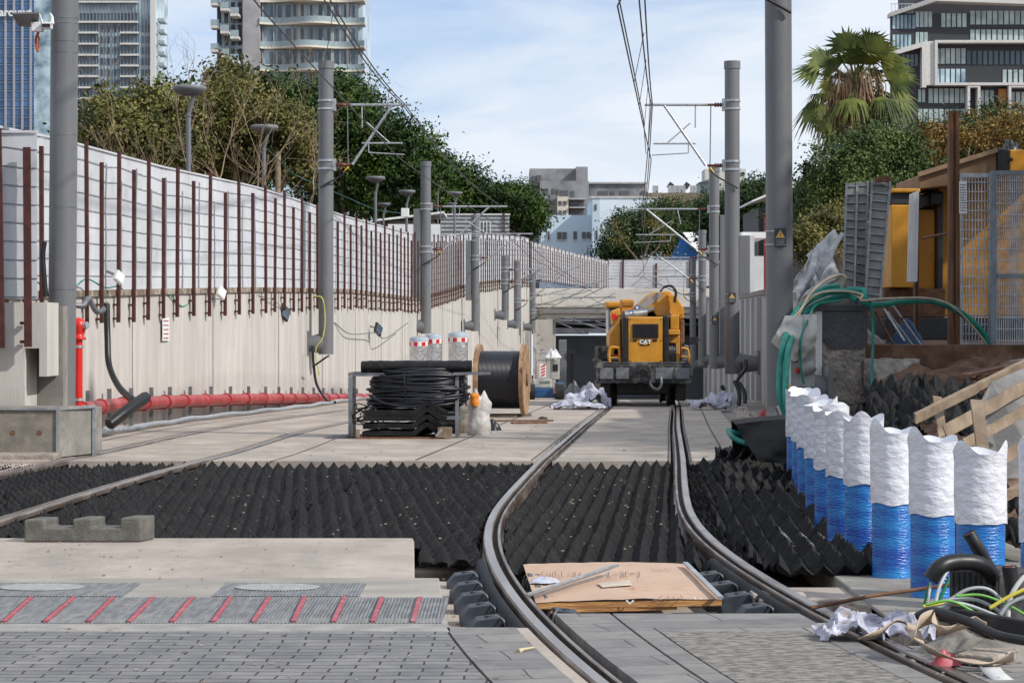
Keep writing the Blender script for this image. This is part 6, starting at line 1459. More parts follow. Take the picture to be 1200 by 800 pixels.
for i, (a, b) in enumerate((((560, 487.5), (606, 487.5)), ((555, 488.5), (623, 487)))):
    mb = MB(); p = W(a[0], a[1], Yd - .3 + i * .7); q = W(b[0], b[1], Yd - .3 + i * .7); p.z = q.z = gz(Yd) + .02; mb.bar(p, q, .12, .045); tag(mb.build('timber_wedge', M['wood']), ('front', 'rear')[i] + ' timber plank wedged under the cable drum', 'plank')
for i, (px0, px1, Yq) in enumerate(((555, 648, 39.5), (600, 640, 38.3))):
    mb = MB(); p = W(px0, 0, Yq); q = W(px1, 0, Yq + .2); p.z = q.z = gz(Yq) + .014; mb.bar(p, q, .14, .025); tag(mb.build('plank', M['wood_brown']), ('long reddish plank lying on the deck right of the white sack', 'short reddish plank lying in front of the long one')[i], 'plank')

# ================================================================= silver wrapped cylinders
for i, (px, pt, w_) in enumerate(((491, 395, 22), (508, 392, 20), (537, 390, 23))):
    Yq = 43.5 + (i == 1) * .8; r_ = root('silver_cylinder', (X_(px, Yq), Yq, gz(Yq)), ('left silver wrapped cylinder with a red and white band above the cable table', 'middle silver wrapped cylinder half behind its left neighbour', 'right silver wrapped cylinder with a red and white band beside the drum')[i], 'cylinder', 'silver wrapped cylinders')
    rr_ = w_ / 2 * Yq / F; zt_ = Z_(pt, Yq)
    mb = MB(); mb.lathe((X_(px, Yq), Yq, gz(Yq)), [(rr_, 0), (rr_ * .98, .4), (rr_ * 1.01, zt_ - gz(Yq) - .09), (rr_ * .98, zt_ - gz(Yq) - .02), (rr_ * .7, zt_ - gz(Yq) + .02), (0, zt_ - gz(Yq) + .03)], 22)
    mb.build('wrapped_body', mat('silver_foil', (.6, .6, .6), .35, metal=.8, scale=9, bump=.6, bscale=18) if i == 0 else bpy.data.materials['silver_foil'], r_)
    mb = MB(); mb.cyl((X_(px, Yq), Yq, zt_ - .17), (X_(px, Yq), Yq, zt_ - .08), rr_ * 1.025, n=22, cap=False); tp_ = mb.build('barrier_tape', M['white'], r_)
    for k in range(5):
        a0 = R(-170 + k * 50); mb = MB(); P = []
        for q in range(5): a = a0 + q * R(6); P.append([Vector((X_(px, Yq) + math.cos(a) * rr_ * 1.04, Yq + math.sin(a) * rr_ * 1.04, z)) for z in (zt_ - .165 + q * .0, zt_ - .09)])
        mb.grid(P); mb.build('red_patch', M['redbright'], tp_)
    mb = MB(); mb.cyl((X_(px, Yq), Yq, zt_ - .07), (X_(px, Yq), Yq, zt_ - .01), rr_ * 1.03, n=22); mb.build('lid_rim', mat('blue_white_film', (.5, .6, .7), .4) if i == 0 else bpy.data.materials['blue_white_film'], r_)

# ================================================================= table with cable coil, mats
Yt = 32.2; s_ = Yt / F; z0 = gz(Yt)
TB = root('work_table', (X_(475, Yt), Yt, z0), 'rusty grey steel table frame holding the black mats and cable', 'table')
zt_ = Z_(438, Yt)
tx0, tx1 = X_(412, Yt), X_(538, Yt)
mb = MB(); mb.bar((tx0, Yt - .35, zt_), (tx1, Yt - .35, zt_), .05, .05); mb.bar((tx0, Yt + .45, zt_ - .002), (tx1, Yt + .45, zt_ - .002), .05, .05); mb.bar((tx0, Yt - .32, zt_ - .001), (tx0, Yt + .42, zt_ - .001), .05, .045); mb.bar((tx1, Yt - .32, zt_ - .001), (tx1, Yt + .42, zt_ - .001), .05, .045)
mb.bar((X_(532, Yt), Yt - .4, zt_ + .01), (X_(575, Yt), Yt - .42, zt_ + .02), .03, .04); mb.build('top_frame', M['galv_dark'], TB)
for x in (tx0 + .005, tx1 - .02):
    for y in (Yt - .35, Yt + .45): mb = MB(); mb.bar((x, y, z0), (x, y, zt_ - .03), .05, .05); mb.build('leg', M['galv_dark'], TB)
mb = MB(); mb.bar((X_(520, Yt), Yt - .35, Z_(488, Yt)), (X_(545, Yt), Yt - .35, Z_(488, Yt)), .04, .05); mb.bar((X_(520, Yt), Yt - .3, Z_(482, Yt)), (X_(548, Yt), Yt - .3, Z_(482, Yt)), .03, .03); mb.build('cross_brace', M['galv_dark'], TB)
# rolled mats on top
mb = MB()
P = []
for j in range(11):
    t = j / 10; row = []
    for k in range(64): x = X_(425, Yt) + (X_(555, Yt) - X_(425, Yt)) * k / 63; row.append(Vector((x, Yt - .5 + .8 * t, zt_ + .05 + .11 * (1 - abs(((k / 5.3) % 1) * 2 - 1)) * .0 + .10 * math.sin(t * math.pi) + .012 * noise.noise(Vector((x * 9, t * 3, 1))) )))
    P.append(row)
for name_, y0_, z_, lab in (('rubber_mat', Yt - .45, zt_ + .03, 'thick black rubber mat roll lying on top of the steel table'),):
    mb = MB(); rows = []
    for k in range(70):
        x = X_(425, Yt) + (X_(553, Yt) - X_(425, Yt)) * k / 69; row = []
        for a_ in range(14):
            a = 2 * math.pi * a_ / 14; rz_ = .075 * (1 + .12 * noise.noise(Vector((k * .3, a_ * .8, 2)))); ry_ = .34
            row.append(Vector((x, Yt - .1 + math.cos(a) * ry_, zt_ + .105 + (1 if math.sin(a) > 0 else 1) * max(-.08, min(.08, math.sin(a) * rz_ * 1.4)) + .012 * noise.noise(Vector((x * 8, a, 0))))))
        rows.append(row)
    mb.grid(rows, closed_u=True); mb.add(rows[0], [tuple(range(14))]); mb.add(rows[-1], [tuple(range(14))]); tag(mb.build(name_, M['rubber']), lab, 'rubber mat')
# lower stack of folded mats
stk = [(498, 1), (489, 1), (481, 1), (505, 1)]
for i, (pyb, pyt, lab) in enumerate(((511, 501, 'lowest'), (502.5, 493, 'second lowest'), (494, 486, 'second highest'), (487, 480, 'topmost'))):
    mb = MB(); rows = []; n_ = 60; x0_, x1_ = X_(425 + i * .6, Yt - .5), X_(515, Yt - .5)
    for j in range(8):
        row = []; y = Yt - .62 + j * .12
        for k in range(n_ + 1):
            t = k / n_; x = x0_ + (x1_ - x0_) * t + j * .03
            rise = 0.0
            if t > .68: rise = .13 * (1 - abs(t - .84) / .16)
            row.append(Vector((x, y, Z_(pyb, Yt) + .03 + rise + .03 * math.sin(i + j * .5) * .3 + .015 * noise.noise(Vector((x * 6, y * 6, i))))))
        rows.append(row)
    mb.grid(rows, smooth=False); o = mb.build('rubber_mat', M['rubber'], flipfix=False); sdf = o.modifiers.new('thickness', 'SOLIDIFY'); sdf.thickness = .07; sdf.offset = 1
    tag(o, '%s black mat in the kinked stack under the cable coil' % lab, 'rubber mat', 'folded black mats under the table')
pw = root('pallet', (X_(475, Yt), Yt, z0), 'thin brown pallet under the stack of black mats', 'pallet')
mb = MB(); mb.box(X_(421, Yt), X_(522, Yt), Yt - .72, Yt + .4, z0 + .004, z0 + .03); mb.build('base_board', M['wood_brown'], pw)
mb = MB(); mb.box(X_(421, Yt), X_(425, Yt), Yt - .72, Yt - .64, z0 + .031, Z_(500, Yt)); mb.build('corner_block', M['wood'], pw)
mb = MB(); mb.box(X_(515, Yt), X_(531, Yt), Yt - .74, Yt - .55, z0 + .031, Z_(498, Yt)); mb.build('end_block', M['wood'], pw)
tag((lambda mb: (mb.cyl(W(511, 511, Yt - .8), W(518, 503, Yt - .8), .022, n=8), mb.build('steel_pin', M['galv']))[1])(MB()), 'short shiny steel pin leaning on the pallet end block', 'pin')
# cable coil
g = random.Random(4); mb = MB(); cx, cy = X_(490, Yt), Yt - .12
for k in range(74):
    tt = (k % 46) / 45; z = Z_(474, Yt) + (Z_(432, Yt) - Z_(474, Yt)) * tt ** .95; Rx = .66 + g.uniform(-.07, .05) - .16 * tt ** 5 - (.05 if k > 45 else 0); Ry = .40 + g.uniform(-.06, .04); tl = g.uniform(-.03, .05); ox = g.uniform(-.02, .03)
    pts = [Vector((cx + ox + Rx * math.cos(a), cy + Ry * math.sin(a), z + tl * math.cos(a) + .012 * math.sin(3 * a + k))) for a in np.linspace(0, 2 * math.pi, 30)]
    mb.tube(pts, .019, 6)
mb.tube(bez([W(440, 466, Yt - .5), W(433, 463, Yt - .5), W(450, 472, Yt - .55), W(480, 476, Yt - .58), W(520, 470, Yt - .55)], 6), .02, 6)
for a0 in (W(473, 437, Yt - .54), W(543, 440, Yt - .3)): mb.tube(bez([a0 + Vector((0, 0, 0)), a0 + Vector((.02, -.03, -.2)), a0 + Vector((.04, 0, -.42))], 4), .01, 5)
tag(mb.build('cable_coil', bpy.data.materials['black_blue_cable']), 'big loose coil of black cable stacked inside the steel table', 'cable coil')
mb = MB(); 
for k in range(8):
    c = W(430 + g.uniform(-8, 8), 484 + g.uniform(-5, 6), Yt + .1); pts = [c + Vector((.16 * math.cos(a) * g.uniform(.8, 1.2), .1 * math.sin(a), .10 * math.sin(a + k) )) for a in np.linspace(0, 5.5, 12)]; mb.tube(pts, .009, 5)
tag(mb.build('cable_tangle', M['black']), 'tangle of thin black cable at the left end of the mat stack', 'cable')
mb = MB(); mb.box(X_(403, Yt), X_(425, Yt), Yt - .3, Yt - .25, gz(Yt) + .004, gz(Yt) + .03); tag(mb.build('black_batten', M['black']), 'thin black batten on the deck left of the table leg', 'batten')
# white sack with orange glove
SK = root('sack', (X_(562, 33), 33, gz(33)), 'crumpled white woven sack with an orange cloth in its mouth', 'sack')
def sack(r_, c, rx, ry, h, seed, m, name='bag', top=.25):
    rows = []; n = 34; mth = 40
    for i in range(n + 1):
        t = i / n; pr = (1.0 - .12 * (1 - t) ** 4 - (.45 * max(0, (t - .72) / .28) ** 1.4) + .06 * math.sin(t * 9))
        row = []
        for j in range(mth):
            a = 2 * math.pi * j / mth; k = 1 + .16 * noise.noise(Vector((math.cos(a) * 1.5, math.sin(a) * 1.5, t * 3 + seed))) + .07 * noise.noise(Vector((math.cos(a) * 4, math.sin(a) * 4, t * 8 + seed)))
            zz = c.z + h * t
            if t > .8: zz += h * .2 * (t - .8) / .2 * noise.noise(Vector((math.cos(a) * 1.1, math.sin(a) * 1.1, seed + 4))) * 1.6
            row.append(Vector((c.x + rx * pr * k * math.cos(a), c.y + ry * pr * k * math.sin(a), zz)))
        rows.append(row)
    mb = MB(); mb.grid(rows, closed_u=True); return mb.build(name, m, r_)
wv = mat('woven_white_plastic', (.55, .53, .51), .6, scale=9, var=.12, bump=.5, bscale=22, dust=((.3, .26, .22), 7, .4))
sack(SK, Vector((X_(561, 33), 33 - .0, gz(33))), .17, .15, .58, 2, wv)
mb = MB(); sack(SK, Vector((X_(557, 33) - .01, 32.86, gz(33) + .42)), .065, .05, .19, 5, mat('orange_cloth', (.75, .25, .02), .7), 'orange_cloth')
sk2 = root('sack', (X_(549, 33.8), 33.8, gz(33.8)), 'beige sack slumped behind the white sack next to the table', 'sack'); sack(sk2, Vector((X_(549, 33.8), 33.8, gz(33.8))), .2, .15, .5, 9, mat('beige_sack', (.42, .36, .28), .8, bump=.4))
bt2 = heap('black rubber boot like lump between the white sack and the drum', X_(577, 35), 35, gz(35), .12, .2, .2, 41, M['black'], 'rubber lump', 'rubber_lump')
# paint marks and tiny debris on the deck
heap('scrap of dark rubber on the deck left of the table', X_(397, 31.8), 31.8, gz(31.8) + .002, .22, .3, .04, 51, M['black'], 'scrap', 'rubber_scrap', n=14, sharp=2)
heap('bit of dark rag on the deck right of the drum', X_(636, 41), 41, gz(41) + .002, .09, .1, .05, 52, M['black'], 'scrap', 'rubber_scrap', n=10)
# ================================================================= blue wrapped columns
film_w = mat('white_plastic_wrap', (.72, .73, .78), .38, scale=5, var=.06, bump=.7, bscale=17, stretch=(1, 1, 1.7), dust=((.55, .55, .6), 7, .4))
film_b = mat('blue_plastic_film', (.004, .075, .40), .26, scale=2.4, col2=(.012, .24, .62), bump=.5, bscale=24, stretch=(1, 1, 5), spec=.7)
cols = [(1149, 11.7, 612, 2, .70), (1093, 12.9, 602, 1, .64), (1046, 13.9, 589, 1, .55), (1012, 15.3, 567, 0, .5), (990, 16.1, 558, 0, .5), (974, 17.2, 548, 1, .5), (962, 18.4, 537, 0, .5), (952, 19.5, 525, 1, .5), (944, 20.8, 516, 0, .5), (937, 22.0, 511, 1, .5)]
names = ['nearest blue and white wrapped column, standing beside the black cable box', 'second nearest wrapped column, with a tall ear at its left rim', 'third nearest wrapped column, wide white bag with two small ears', 'fourth nearest wrapped column, slimmer with a folded crest', 'fifth nearest wrapped column in the row', 'sixth nearest wrapped column in the row, middle of the line', 'seventh nearest wrapped column, bag folded sideways', 'eighth nearest wrapped column, mostly hidden by the next one', 'ninth nearest wrapped column, before the last one', 'farthest wrapped column, at the end by the dark tarpaulin']
def wrapped(px, Y, pyb, seed, label, X=None):
    X = X_(px, Y) if X is None else X; r_ = root('wrapped_column', (X, Y, 0), label, 'wrapped column', 'blue and white wrapped columns'); rad = .128; h = .84; zb = Z_(pyb, Y)
    g = random.Random(seed * 7 + 3); gz0 = -.20 if Y < 25 else 0
    def body(z0, z1, r0, n, ears, name, m, wr):
        rows = []; na = 56
        for i in range(n + 1):
            t = i / n; row = []
            for j in range(na):
                a = 2 * math.pi * j / na
                w1 = noise.noise(Vector((math.cos(a) * 2, math.sin(a) * 2, (z0 + t * (z1 - z0)) * 5 + seed))); w2 = abs(noise.noise(Vector((math.cos(a) * 6, math.sin(a) * 6, (z0 + t * (z1 - z0)) * 14 + seed * 3))))
                rr_ = r0 * (1 + wr * w1 + wr * .8 * w2); z = z0 + (z1 - z0) * t
                if ears:
                    if t > .86:
                        u = (t - .86) / .14; e = 0
                        for ea, ew, eh in ears: 
                            dd = min(1, abs((a - ea + math.pi) % (2 * math.pi) - math.pi) / ew); e = max(e, .8 * eh * (.5 + .5 * math.cos(math.pi * dd)) ** .8)
                        z += u * e; rr_ *= 1 + .05 * u - .12 * u * min(1, e * 6)
                    if t < .1: z += (1 - t / .1) * .02 * noise.noise(Vector((a * 1.2, seed, 0)))
                row.append(Vector((X + rr_ * math.cos(a), Y + rr_ * math.sin(a), z)))
            rows.append(row)
        mb = MB(); mb.grid(rows, closed_u=True)
        if ears:     # tucked-in rim
            c = [Vector((X + (p.x - X) * .8, Y + (p.y - Y) * .8, z1 - .05)) for p in rows[-1]]; mb.grid([rows[-1], c, [Vector((X, Y, z1 - .06))] * na], closed_u=True)
        return mb.build(name, m, r_)
    body(gz0, zb + .05, rad * .96, 20, None, 'blue_film', film_b, .012)
    ears = {0: [(R(200), .9, .075), (R(320), .8, .05), (R(80), .7, .06)], 1: [(R(208), .8, .105), (R(20), .9, .04), (R(90), .8, .03)], 2: [(R(212), .8, .085), (R(332), .75, .085), (R(90), .9, .03)]}[g.choice((0, 0, 1)) if Y > 15 else {11.7: 2, 12.9: 1, 13.9: 1}.get(Y, 2)]
    if Y > 15: ears = [(g.uniform(0, 6.28), g.uniform(.7, 1.3), g.uniform(.04, .10)) for _ in range(3)]
    body(zb, h, rad * 1.03, 34, ears, 'white_bag', film_w, .03)
    return r_
for i, (px, Y, pyb, e, zz) in enumerate(cols): wrapped(px, Y, pyb, i + 1, names[i])
wrapped(1224, 12.2, 635, 17, 'wrapped column cut off by the right picture edge')
# floor the columns stand on
poly_slab([(1.95, 11.9), (3.45, 11.9), (3.45, 24.8), (2.6, 24.8), (1.95, 17)], -.03, .18, M['slab_dark'], 'column_footing', .01)
poly_slab([(1.52, 13.6), (2.3, 13.6), (2.6, 12.3), (2.05, 12.3), (1.68, 13.1)], -.06, .14, M['slab'], 'column_footing', .01)
poly_slab([(1.36, 13.2), (1.66, 13.2), (1.66, 12.98), (1.36, 12.98)], -.03, .1, M['slab'], 'trench_step', .01)
poly_slab([(1.38, 12.9), (1.9, 12.9), (2.02, 12.6), (2.02, 10.76), (1.95, 10.76), (1.95, 12.5), (1.83, 12.8), (1.38, 12.8)], -.04, .2, M['rough_conc'], 'trench_wall', .008)

# ================================================================= timber planks, pallet
def plank(a, b, w, t, label, m=None, roll=0.0):
    a = Vector(a); b = Vector(b); d = (b - a).normalized(); side = Vector((0, -1, 0)); up = d.cross(side).normalized(); mb = MB()
    n = 14; rows = []
    sd2 = (side * math.cos(roll) + up * math.sin(roll)).normalized(); up2 = d.cross(sd2).normalized()
    for k in range(n + 1):
        c = a.lerp(b, k / n) + up2 * .006 * noise.noise(Vector((k * .5, len(label), 0)))
        rows.append([c + sx * up2 * (w / 2) + sz * sd2 * (t / 2) for sx, sz in ((-1, -1), (1, -1), (1, 1), (-1, 1))])
    mb.grid(rows, smooth=False, closed_u=True); mb.add(rows[0], [(0, 1, 2, 3)]); mb.add(rows[-1], [(3, 2, 1, 0)])
    return tag(mb.build('timber_plank', m or M['wood'], bevel=.003), label, 'plank', 'loose timber planks on the bank')
plank(W(1072, 490, 17.2), W(1215, 420, 18.6), .075, .06, 'thick timber beam, topmost of the leaning planks', roll=.25)
plank(W(1107, 506, 16.6), W(1220, 442, 18.0), .095, .04, 'broad plank just below the topmost beam, passing behind the upright board')
plank(W(1130, 520, 16.2), W(1225, 468, 17.0), .075, .04, 'third leaning plank, lower and darker behind the upright board')
plank(W(1120, 565, 14.8), W(1225, 510, 15.8), .085, .04, 'fourth leaning plank above the cut off column')
plank(W(1140, 600, 14.2), W(1222, 558, 15.2), .07, .04, 'lowest leaning plank at the right edge')
plank(W(1144, 468, 15.8), W(1154, 545, 15.4), .085, .035, 'short upright board standing in front of the leaning planks')
plank(W(1098, 464, 18.0), W(1106, 520, 17.4), .07, .04, 'upright board behind the topmost beam')
plank(W(1180, 578, 14.4), W(1222, 574, 14.5), .05, .03, 'thin batten lying across the lowest planks')
bd = root('grey_board', (X_(1175, 17.4), 17.4, .3), 'large weathered grey panel lying behind the leaning planks', 'board')
mb = MB(); mb.prism([W(1150, 470, 17.6), W(1162, 448, 17.8), W(1225, 420, 18.5), W(1225, 560, 16.8), W(1165, 560, 16.8), W(1140, 530, 17.2)], (0, .04, 0)); mb.build('panel', mat('weathered_grey_ply', (.13, .125, .12), .9, scale=3, col2=(.24, .23, .22), bump=.3), bd)
cr = root('pallet', (X_(1150, 25), 25, .8), 'dark brown broken pallet on the soil under the mesh gates', 'pallet')
for i in range(3): mb = MB(); mb.bar(W(1132, 440 + i * 5, 24 + i * .3), W(1172, 431 + i * 5, 25 + i * .3), .1, .03); mb.build('slat', M['wood_brown'], cr)
for i in range(3): mb = MB(); mb.bar(W(1134 + i * 15, 437, 24.3), W(1134 + i * 15, 450, 24.3), .08, .08); mb.build('block', M['wood_brown'], cr)
# ================================================================= crumpled rubber mats and tarpaulin
crumple('crumpled black rubber mat heap behind the wrapped columns, left part', Vector((3.3, 21.2, .35)), .5, .7, .3, 3, tilty=.2)
crumple('crumpled black rubber mat heap below the soil bank, right part', Vector((3.95, 21.4, .55)), .6, .8, .32, 6, tilty=.2)
crumple('torn black mat scraps between the columns and the timber planks', Vector((3.35, 18.2, .05)), .5, .8, .38, 12, tilty=.1)
crumple('dark rubber mat lying low behind the nearest wrapped columns', Vector((3.0, 15.6, -.0)), .35, .9, .2, 15)
tm = mat('black_tarpaulin', (.006, .006, .007), .75, scale=4, var=.3, bump=.5, bscale=10, spec=.2)
tq = []
for i in range(25):
    row = []
    for j in range(21):
        u = i / 24; v = j / 20; top = W(862, 497, 23.6).lerp(W(938, 489, 22.6), u); bot = W(884, 538, 23.0).lerp(W(940, 545, 22.0), u); p = top.lerp(bot, v)
        p.y += -.25 * v + .12 * math.sin(v * 5 + u * 4) + .06 * noise.noise(Vector((u * 4, v * 4, 2))); row.append(p)
    tq.append(row)
mb = MB(); mb.grid(tq); mb.grid([[r[0] for r in tq], [r[0] + Vector((.05, 1.0, .0)) for r in tq], [Vector((r[0].x + .1, r[0].y + 1.3, -.1)) for r in tq]])
tag(mb.build('tarpaulin', tm, flipfix=False), 'black tarpaulin sheet folded over a box left of the wrapped columns', 'tarpaulin')
tri = root('warning_triangle', (X_(893, 27), 27, gz(27)), 'folded red reflective warning triangle behind the black tarpaulin', 'warning triangle')
mb = MB(); mb.tube([W(888, 493, 27), W(894, 481, 27), W(897, 492, 27)], .03, 5); mb.tube([W(895, 492, 27.1), W(896, 480, 27.1)], .02, 5); mb.build('reflector_frame', M['stripe'], tri)
mb = MB(); mb.tube([W(899, 498, 27.4), W(904, 476, 27.4)], .03, 6); mb.tube([W(918, 497, 27.4), W(910, 476, 27.4)], .03, 6); mb.build('stand', M['galv_dark'], tri)
strung('green_loop_hose', [W(868, 508, 24), W(858, 506, 24), W(854, 504, 24.1), W(858, 511, 23.9), W(866, 516, 23.8), W(875, 519, 23.7)], .032, M['teal'], 'short green hose loop at the left tip of the tarpaulin', 'hose')

# ================================================================= pillar, cabinet, hoses
Yq = 30.3
PL = root('stone_pillar', (X_(985, Yq), Yq, .1), 'broken concrete pillar clad with dark granite at the end of the right wall', 'pillar')
mb = MB(); mb.box(X_(958, Yq), X_(1013, Yq), Yq, Yq + .62, Z_(405, Yq) - .1, Z_(362, Yq)); mb.build('core', M['rough_conc'], PL, bevel=.02)
rows = []
mb = MB(); mb.prism([(X_(963, Yq), Yq - .01, Z_(365, Yq)), (X_(1016, Yq), Yq - .01, Z_(365, Yq)), (X_(1016, Yq), Yq - .01, Z_(405, Yq)), (X_(1010, Yq), Yq - .01, Z_(408, Yq)), (X_(972, Yq), Yq - .01, Z_(408, Yq)), (X_(969, Yq), Yq - .01, Z_(401, Yq)), (X_(963, Yq), Yq - .01, Z_(397, Yq))], (0, -.05, 0)); mb.build('granite_face', mat('dark_granite', (.055, .053, .06), .45, scale=60, var=.4, dust=((.14, .14, .15), 3, .5)), PL)
mb = MB(); mb.box(X_(950, Yq), X_(1021, Yq), Yq - .09, Yq + .7, Z_(364.6, Yq), Z_(357, Yq)); mb.build('granite_cap', bpy.data.materials['dark_granite'], PL, bevel=.008)
mb = MB(); mb.box(X_(956, Yq), X_(963, Yq) - .004, Yq - .06, Yq, Z_(478, Yq), Z_(362, Yq)); mb.build('white_board', M['white'], PL)
rows = []
def rockface(px0, px1, py0, py1, Y, seed, name, m, parent, amp=.12):
    rows = []; n = 24
    for i in range(n + 1):
        row = []
        for j in range(n + 1):
            px = px0 + (px1 - px0) * j / n; py = py0 + (py1 - py0) * i / n; e = min(i, n - i, j, n - j) / 4
            d = amp * min(1, e) * (1 + noise.noise(Vector((px * .05, py * .05, seed)))) + .03 * noise.noise(Vector((px * .3, py * .3, seed)))
            p = W(px, py, Y); p.y -= d; p.z += .03 * noise.noise(Vector((px * .1, seed, 1))) if i == 0 else 0; row.append(p)
        rows.append(row)
    mb = MB(); mb.grid(rows, smooth=False); e = rows[0]; mb.grid([[p + Vector((0, .8, 0)) for p in e], e], smooth=False); mb.grid([[r[-1] for r in rows], [r[-1] + Vector((0, .8, 0)) for r in rows]], smooth=False); return mb.build(name, m, parent)
rockface(958, 1014, 405, 482, Yq, 2, 'concrete_stub', M['rough_conc'], PL, .06)
fr = root('concrete_footing', (X_(1040, Yq), Yq, .2), 'rough broken concrete footing sloping right of the pillar', 'concrete')
rows = []
rockface(1012, 1078, 421, 500, Yq - .1, 5, 'rock', M['rough_conc'], fr, .25)
CB = root('electric_cabinet', (X_(938, 29), 29, .6), 'grey electric cabinet with a red switch, under a draped plastic sheet', 'cabinet')
Yb = 29.0; cab = mat('cabinet_grey', (.33, .34, .34), .5)
mb = MB(); mb.box(X_(921, Yb), X_(955, Yb), Yb, Yb + .3, Z_(453, Yb), Z_(378, Yb)); mb.build('body', cab, CB, bevel=.01)
mb = MB(); mb.box(X_(921.5, Yb), X_(927, Yb), Yb - .012, Yb - .001, Z_(452, Yb), Z_(412, Yb)); mb.build('door_edge', M['white'], CB)
mb = MB(); mb.lathe(W(935, 434, Yb) + Vector((0, -.001, 0)), [(.0, .03), (.03, .03), (.034, 0), (0, 0)], 14, axis=(0, -1, 0)); mb.build('switch_knob', M['redbright'], CB)
mb = MB(); a = W(929, 422, Yb); mb.box(a.x, a.x + .065, Yb - .006, Yb - .001, a.z - .03, a.z); mb.build('label_plate', M['black'], CB)
mb = MB(); mb.cyl(W(938, 434, Yb) + Vector((0, -.07, 0)), W(953, 427, Yb) + Vector((0, -.07, 0)), .08, n=14); mb.build('cable_gland', cab, CB)
mb = MB(); mb.box(X_(957, Yb), X_(960, Yb), 29.9, 30.2, -.1, 1.6); 
mb = MB(); mb.bar((X_(940, Yb), Yb + .2, Z_(453, Yb)), (X_(940, Yb), Yb + .2, gz(Yb) - .1), .07, .07); mb.build('stand', cab, CB)
PS = MB(); rows = []
for i in range(21):
    row = []; u = i / 20
    for j in range(21):
        v = j / 20; t = W(920, 370, Yb - .1).lerp(W(957, 368, Yb - .05), u); b = W(902, 401, Yb - .25).lerp(W(956, 418, Yb - .1), u)
        if u < .5: b = W(903, 400, Yb - .2).lerp(W(930, 424, Yb - .3), u * 2)
        else: b = W(930, 424, Yb - .3).lerp(W(955, 414, Yb - .1), u * 2 - 1)
        p = t.lerp(b, v); p.y += .05 * noise.noise(Vector((u * 5, v * 5, 1))) - .1 * math.sin(v * math.pi) + .05 * abs(noise.noise(Vector((u * 9, v * 3, 4)))); row.append(p)
    rows.append(row)
PS.grid(rows); PS.grid([[r[0] for r in rows], [r[0] + Vector((0, .4, .0)) for r in rows]])
tag(PS.build('plastic_sheet', mat('dusty_plastic_sheet', (.42, .41, .38), .5, scale=6, var=.1, bump=.5, bscale=12), flipfix=False), 'dusty translucent plastic sheet draped over the electric cabinet', 'plastic sheet')
th = M['teal']
strung('green_hose', [W(922, 491, 28), W(914, 465, 28), W(914, 430, 28.2), W(918, 405, 28.4), W(926, 378, 29.2), W(940, 358, 29.8), W(962, 345, 30.0), W(985, 341, 30.0), W(1010, 340, 30.0), W(1014, 348, 29.9), W(1014, 355, 29.9), W(1030, 357, 30.1), W(1060, 353, 30.5), W(1095, 353, 30.8), W(1125, 366, 31), W(1150, 388, 31.2), W(1161, 410, 31.3)], .045, th, 'thick green hose arching over the pillar and down to the mesh gate', 'hose')
strung('green_hose', [W(927, 491, 27.8), W(921, 468, 27.8), W(921, 440, 28), W(924, 410, 28.2), W(933, 385, 29.2), W(948, 362, 29.9), W(968, 352, 30.1), W(992, 346, 30.1), W(1004, 352, 30)], .042, th, 'second thick green hose hanging left of the electric cabinet', 'hose')
strung('green_hose', [W(935, 372, 29.6), W(950, 348, 30.6), W(965, 338, 30.9), W(982, 335, 31.2)], .04, th, 'short green hose end lying on the wall behind the pillar', 'hose')
strung('thin_cable', [W(942, 450, 28.8), W(938, 425, 28.75), W(939, 395, 28.7), W(948, 372, 29.0), W(958, 357, 29.9), W(985, 352, 29.9)], .016, th, 'thin green cable hanging in front of the plastic sheet', 'cable')
strung('thin_cable', [W(1020, 350, 29.9), W(1023, 385, 30), W(1022, 430, 29.9), W(1021, 462, 29.6)], .02, th, 'thin green cable hanging down the right side of the pillar', 'cable')
strung('thin_cable', [W(935, 370, 29.5), W(950, 344, 29.8), W(968, 328, 30.0), W(985, 322, 30.1), W(991, 326, 30.1), W(988, 336, 30.2)], .02, mat('beige_cable', (.45, .38, .28), .6), 'beige cable looping above the green hoses', 'cable')
strung('thin_cable', [W(930, 372, 29.3), W(955, 346, 29.9), W(985, 341, 29.9), W(1010, 345, 29.85), W(1010, 352, 29.8), W(1040, 350, 30.1), W(1090, 350, 30.7), W(1120, 362, 30.9), W(1150, 395, 31.1), W(1158, 408, 31.2)], .016, bpy.data.materials['beige_cable'], 'beige cable tied along the thick green hose', 'cable')
strung('thin_cable', [W(926, 452, 28.4), W(927, 470, 28.2), W(925, 490, 28)], .02, mat('yellow_cable', (.55, .42, .03), .5), 'yellow cable below the electric cabinet', 'cable')
mb = MB(); a = W(971, 357, 30.25); mb.box(a.x - .05, a.x + .04, 30.25, 30.4, a.z, a.z + .06); tag(mb.build('wood_offcut', M['wood'], bevel=.004), 'small wood offcut on top of the granite cap', 'wood block')
heap('black rubber scrap on the granite cap beside the green hose', X_(1001, 30.4), 30.4, Z_(357, 30.4), .1, .1, .1, 61, M['black'], 'scrap', 'rubber_scrap', n=12)
# thin rods right of pillar
for i, (a, b) in enumerate((((1036, 362), (1060, 400)), ((1026, 365), (1052, 412)), ((1040, 365), (1070, 405)), ((1058, 372), (1040, 400)), ((1046, 358), (1090, 420)))):
    mb = MB(); mb.cyl(W(*a, 31.5), W(*b, 31.2 + i * .15), .018, n=6); tag(mb.build('steel_rod', M['rust'] if i % 2 else M['galv']), '%s thin steel rod leaning below the container right of the pillar' % ['first', 'second', 'third', 'backward leaning', 'longest'][i], 'rod')
heap('blue tarpaulin bundle under the container', X_(1062, 32.5), 32.5, 1.15, .25, .3, .4, 71, mat('navy_tarp', (.02, .06, .14), .6), 'tarpaulin', 'tarpaulin')

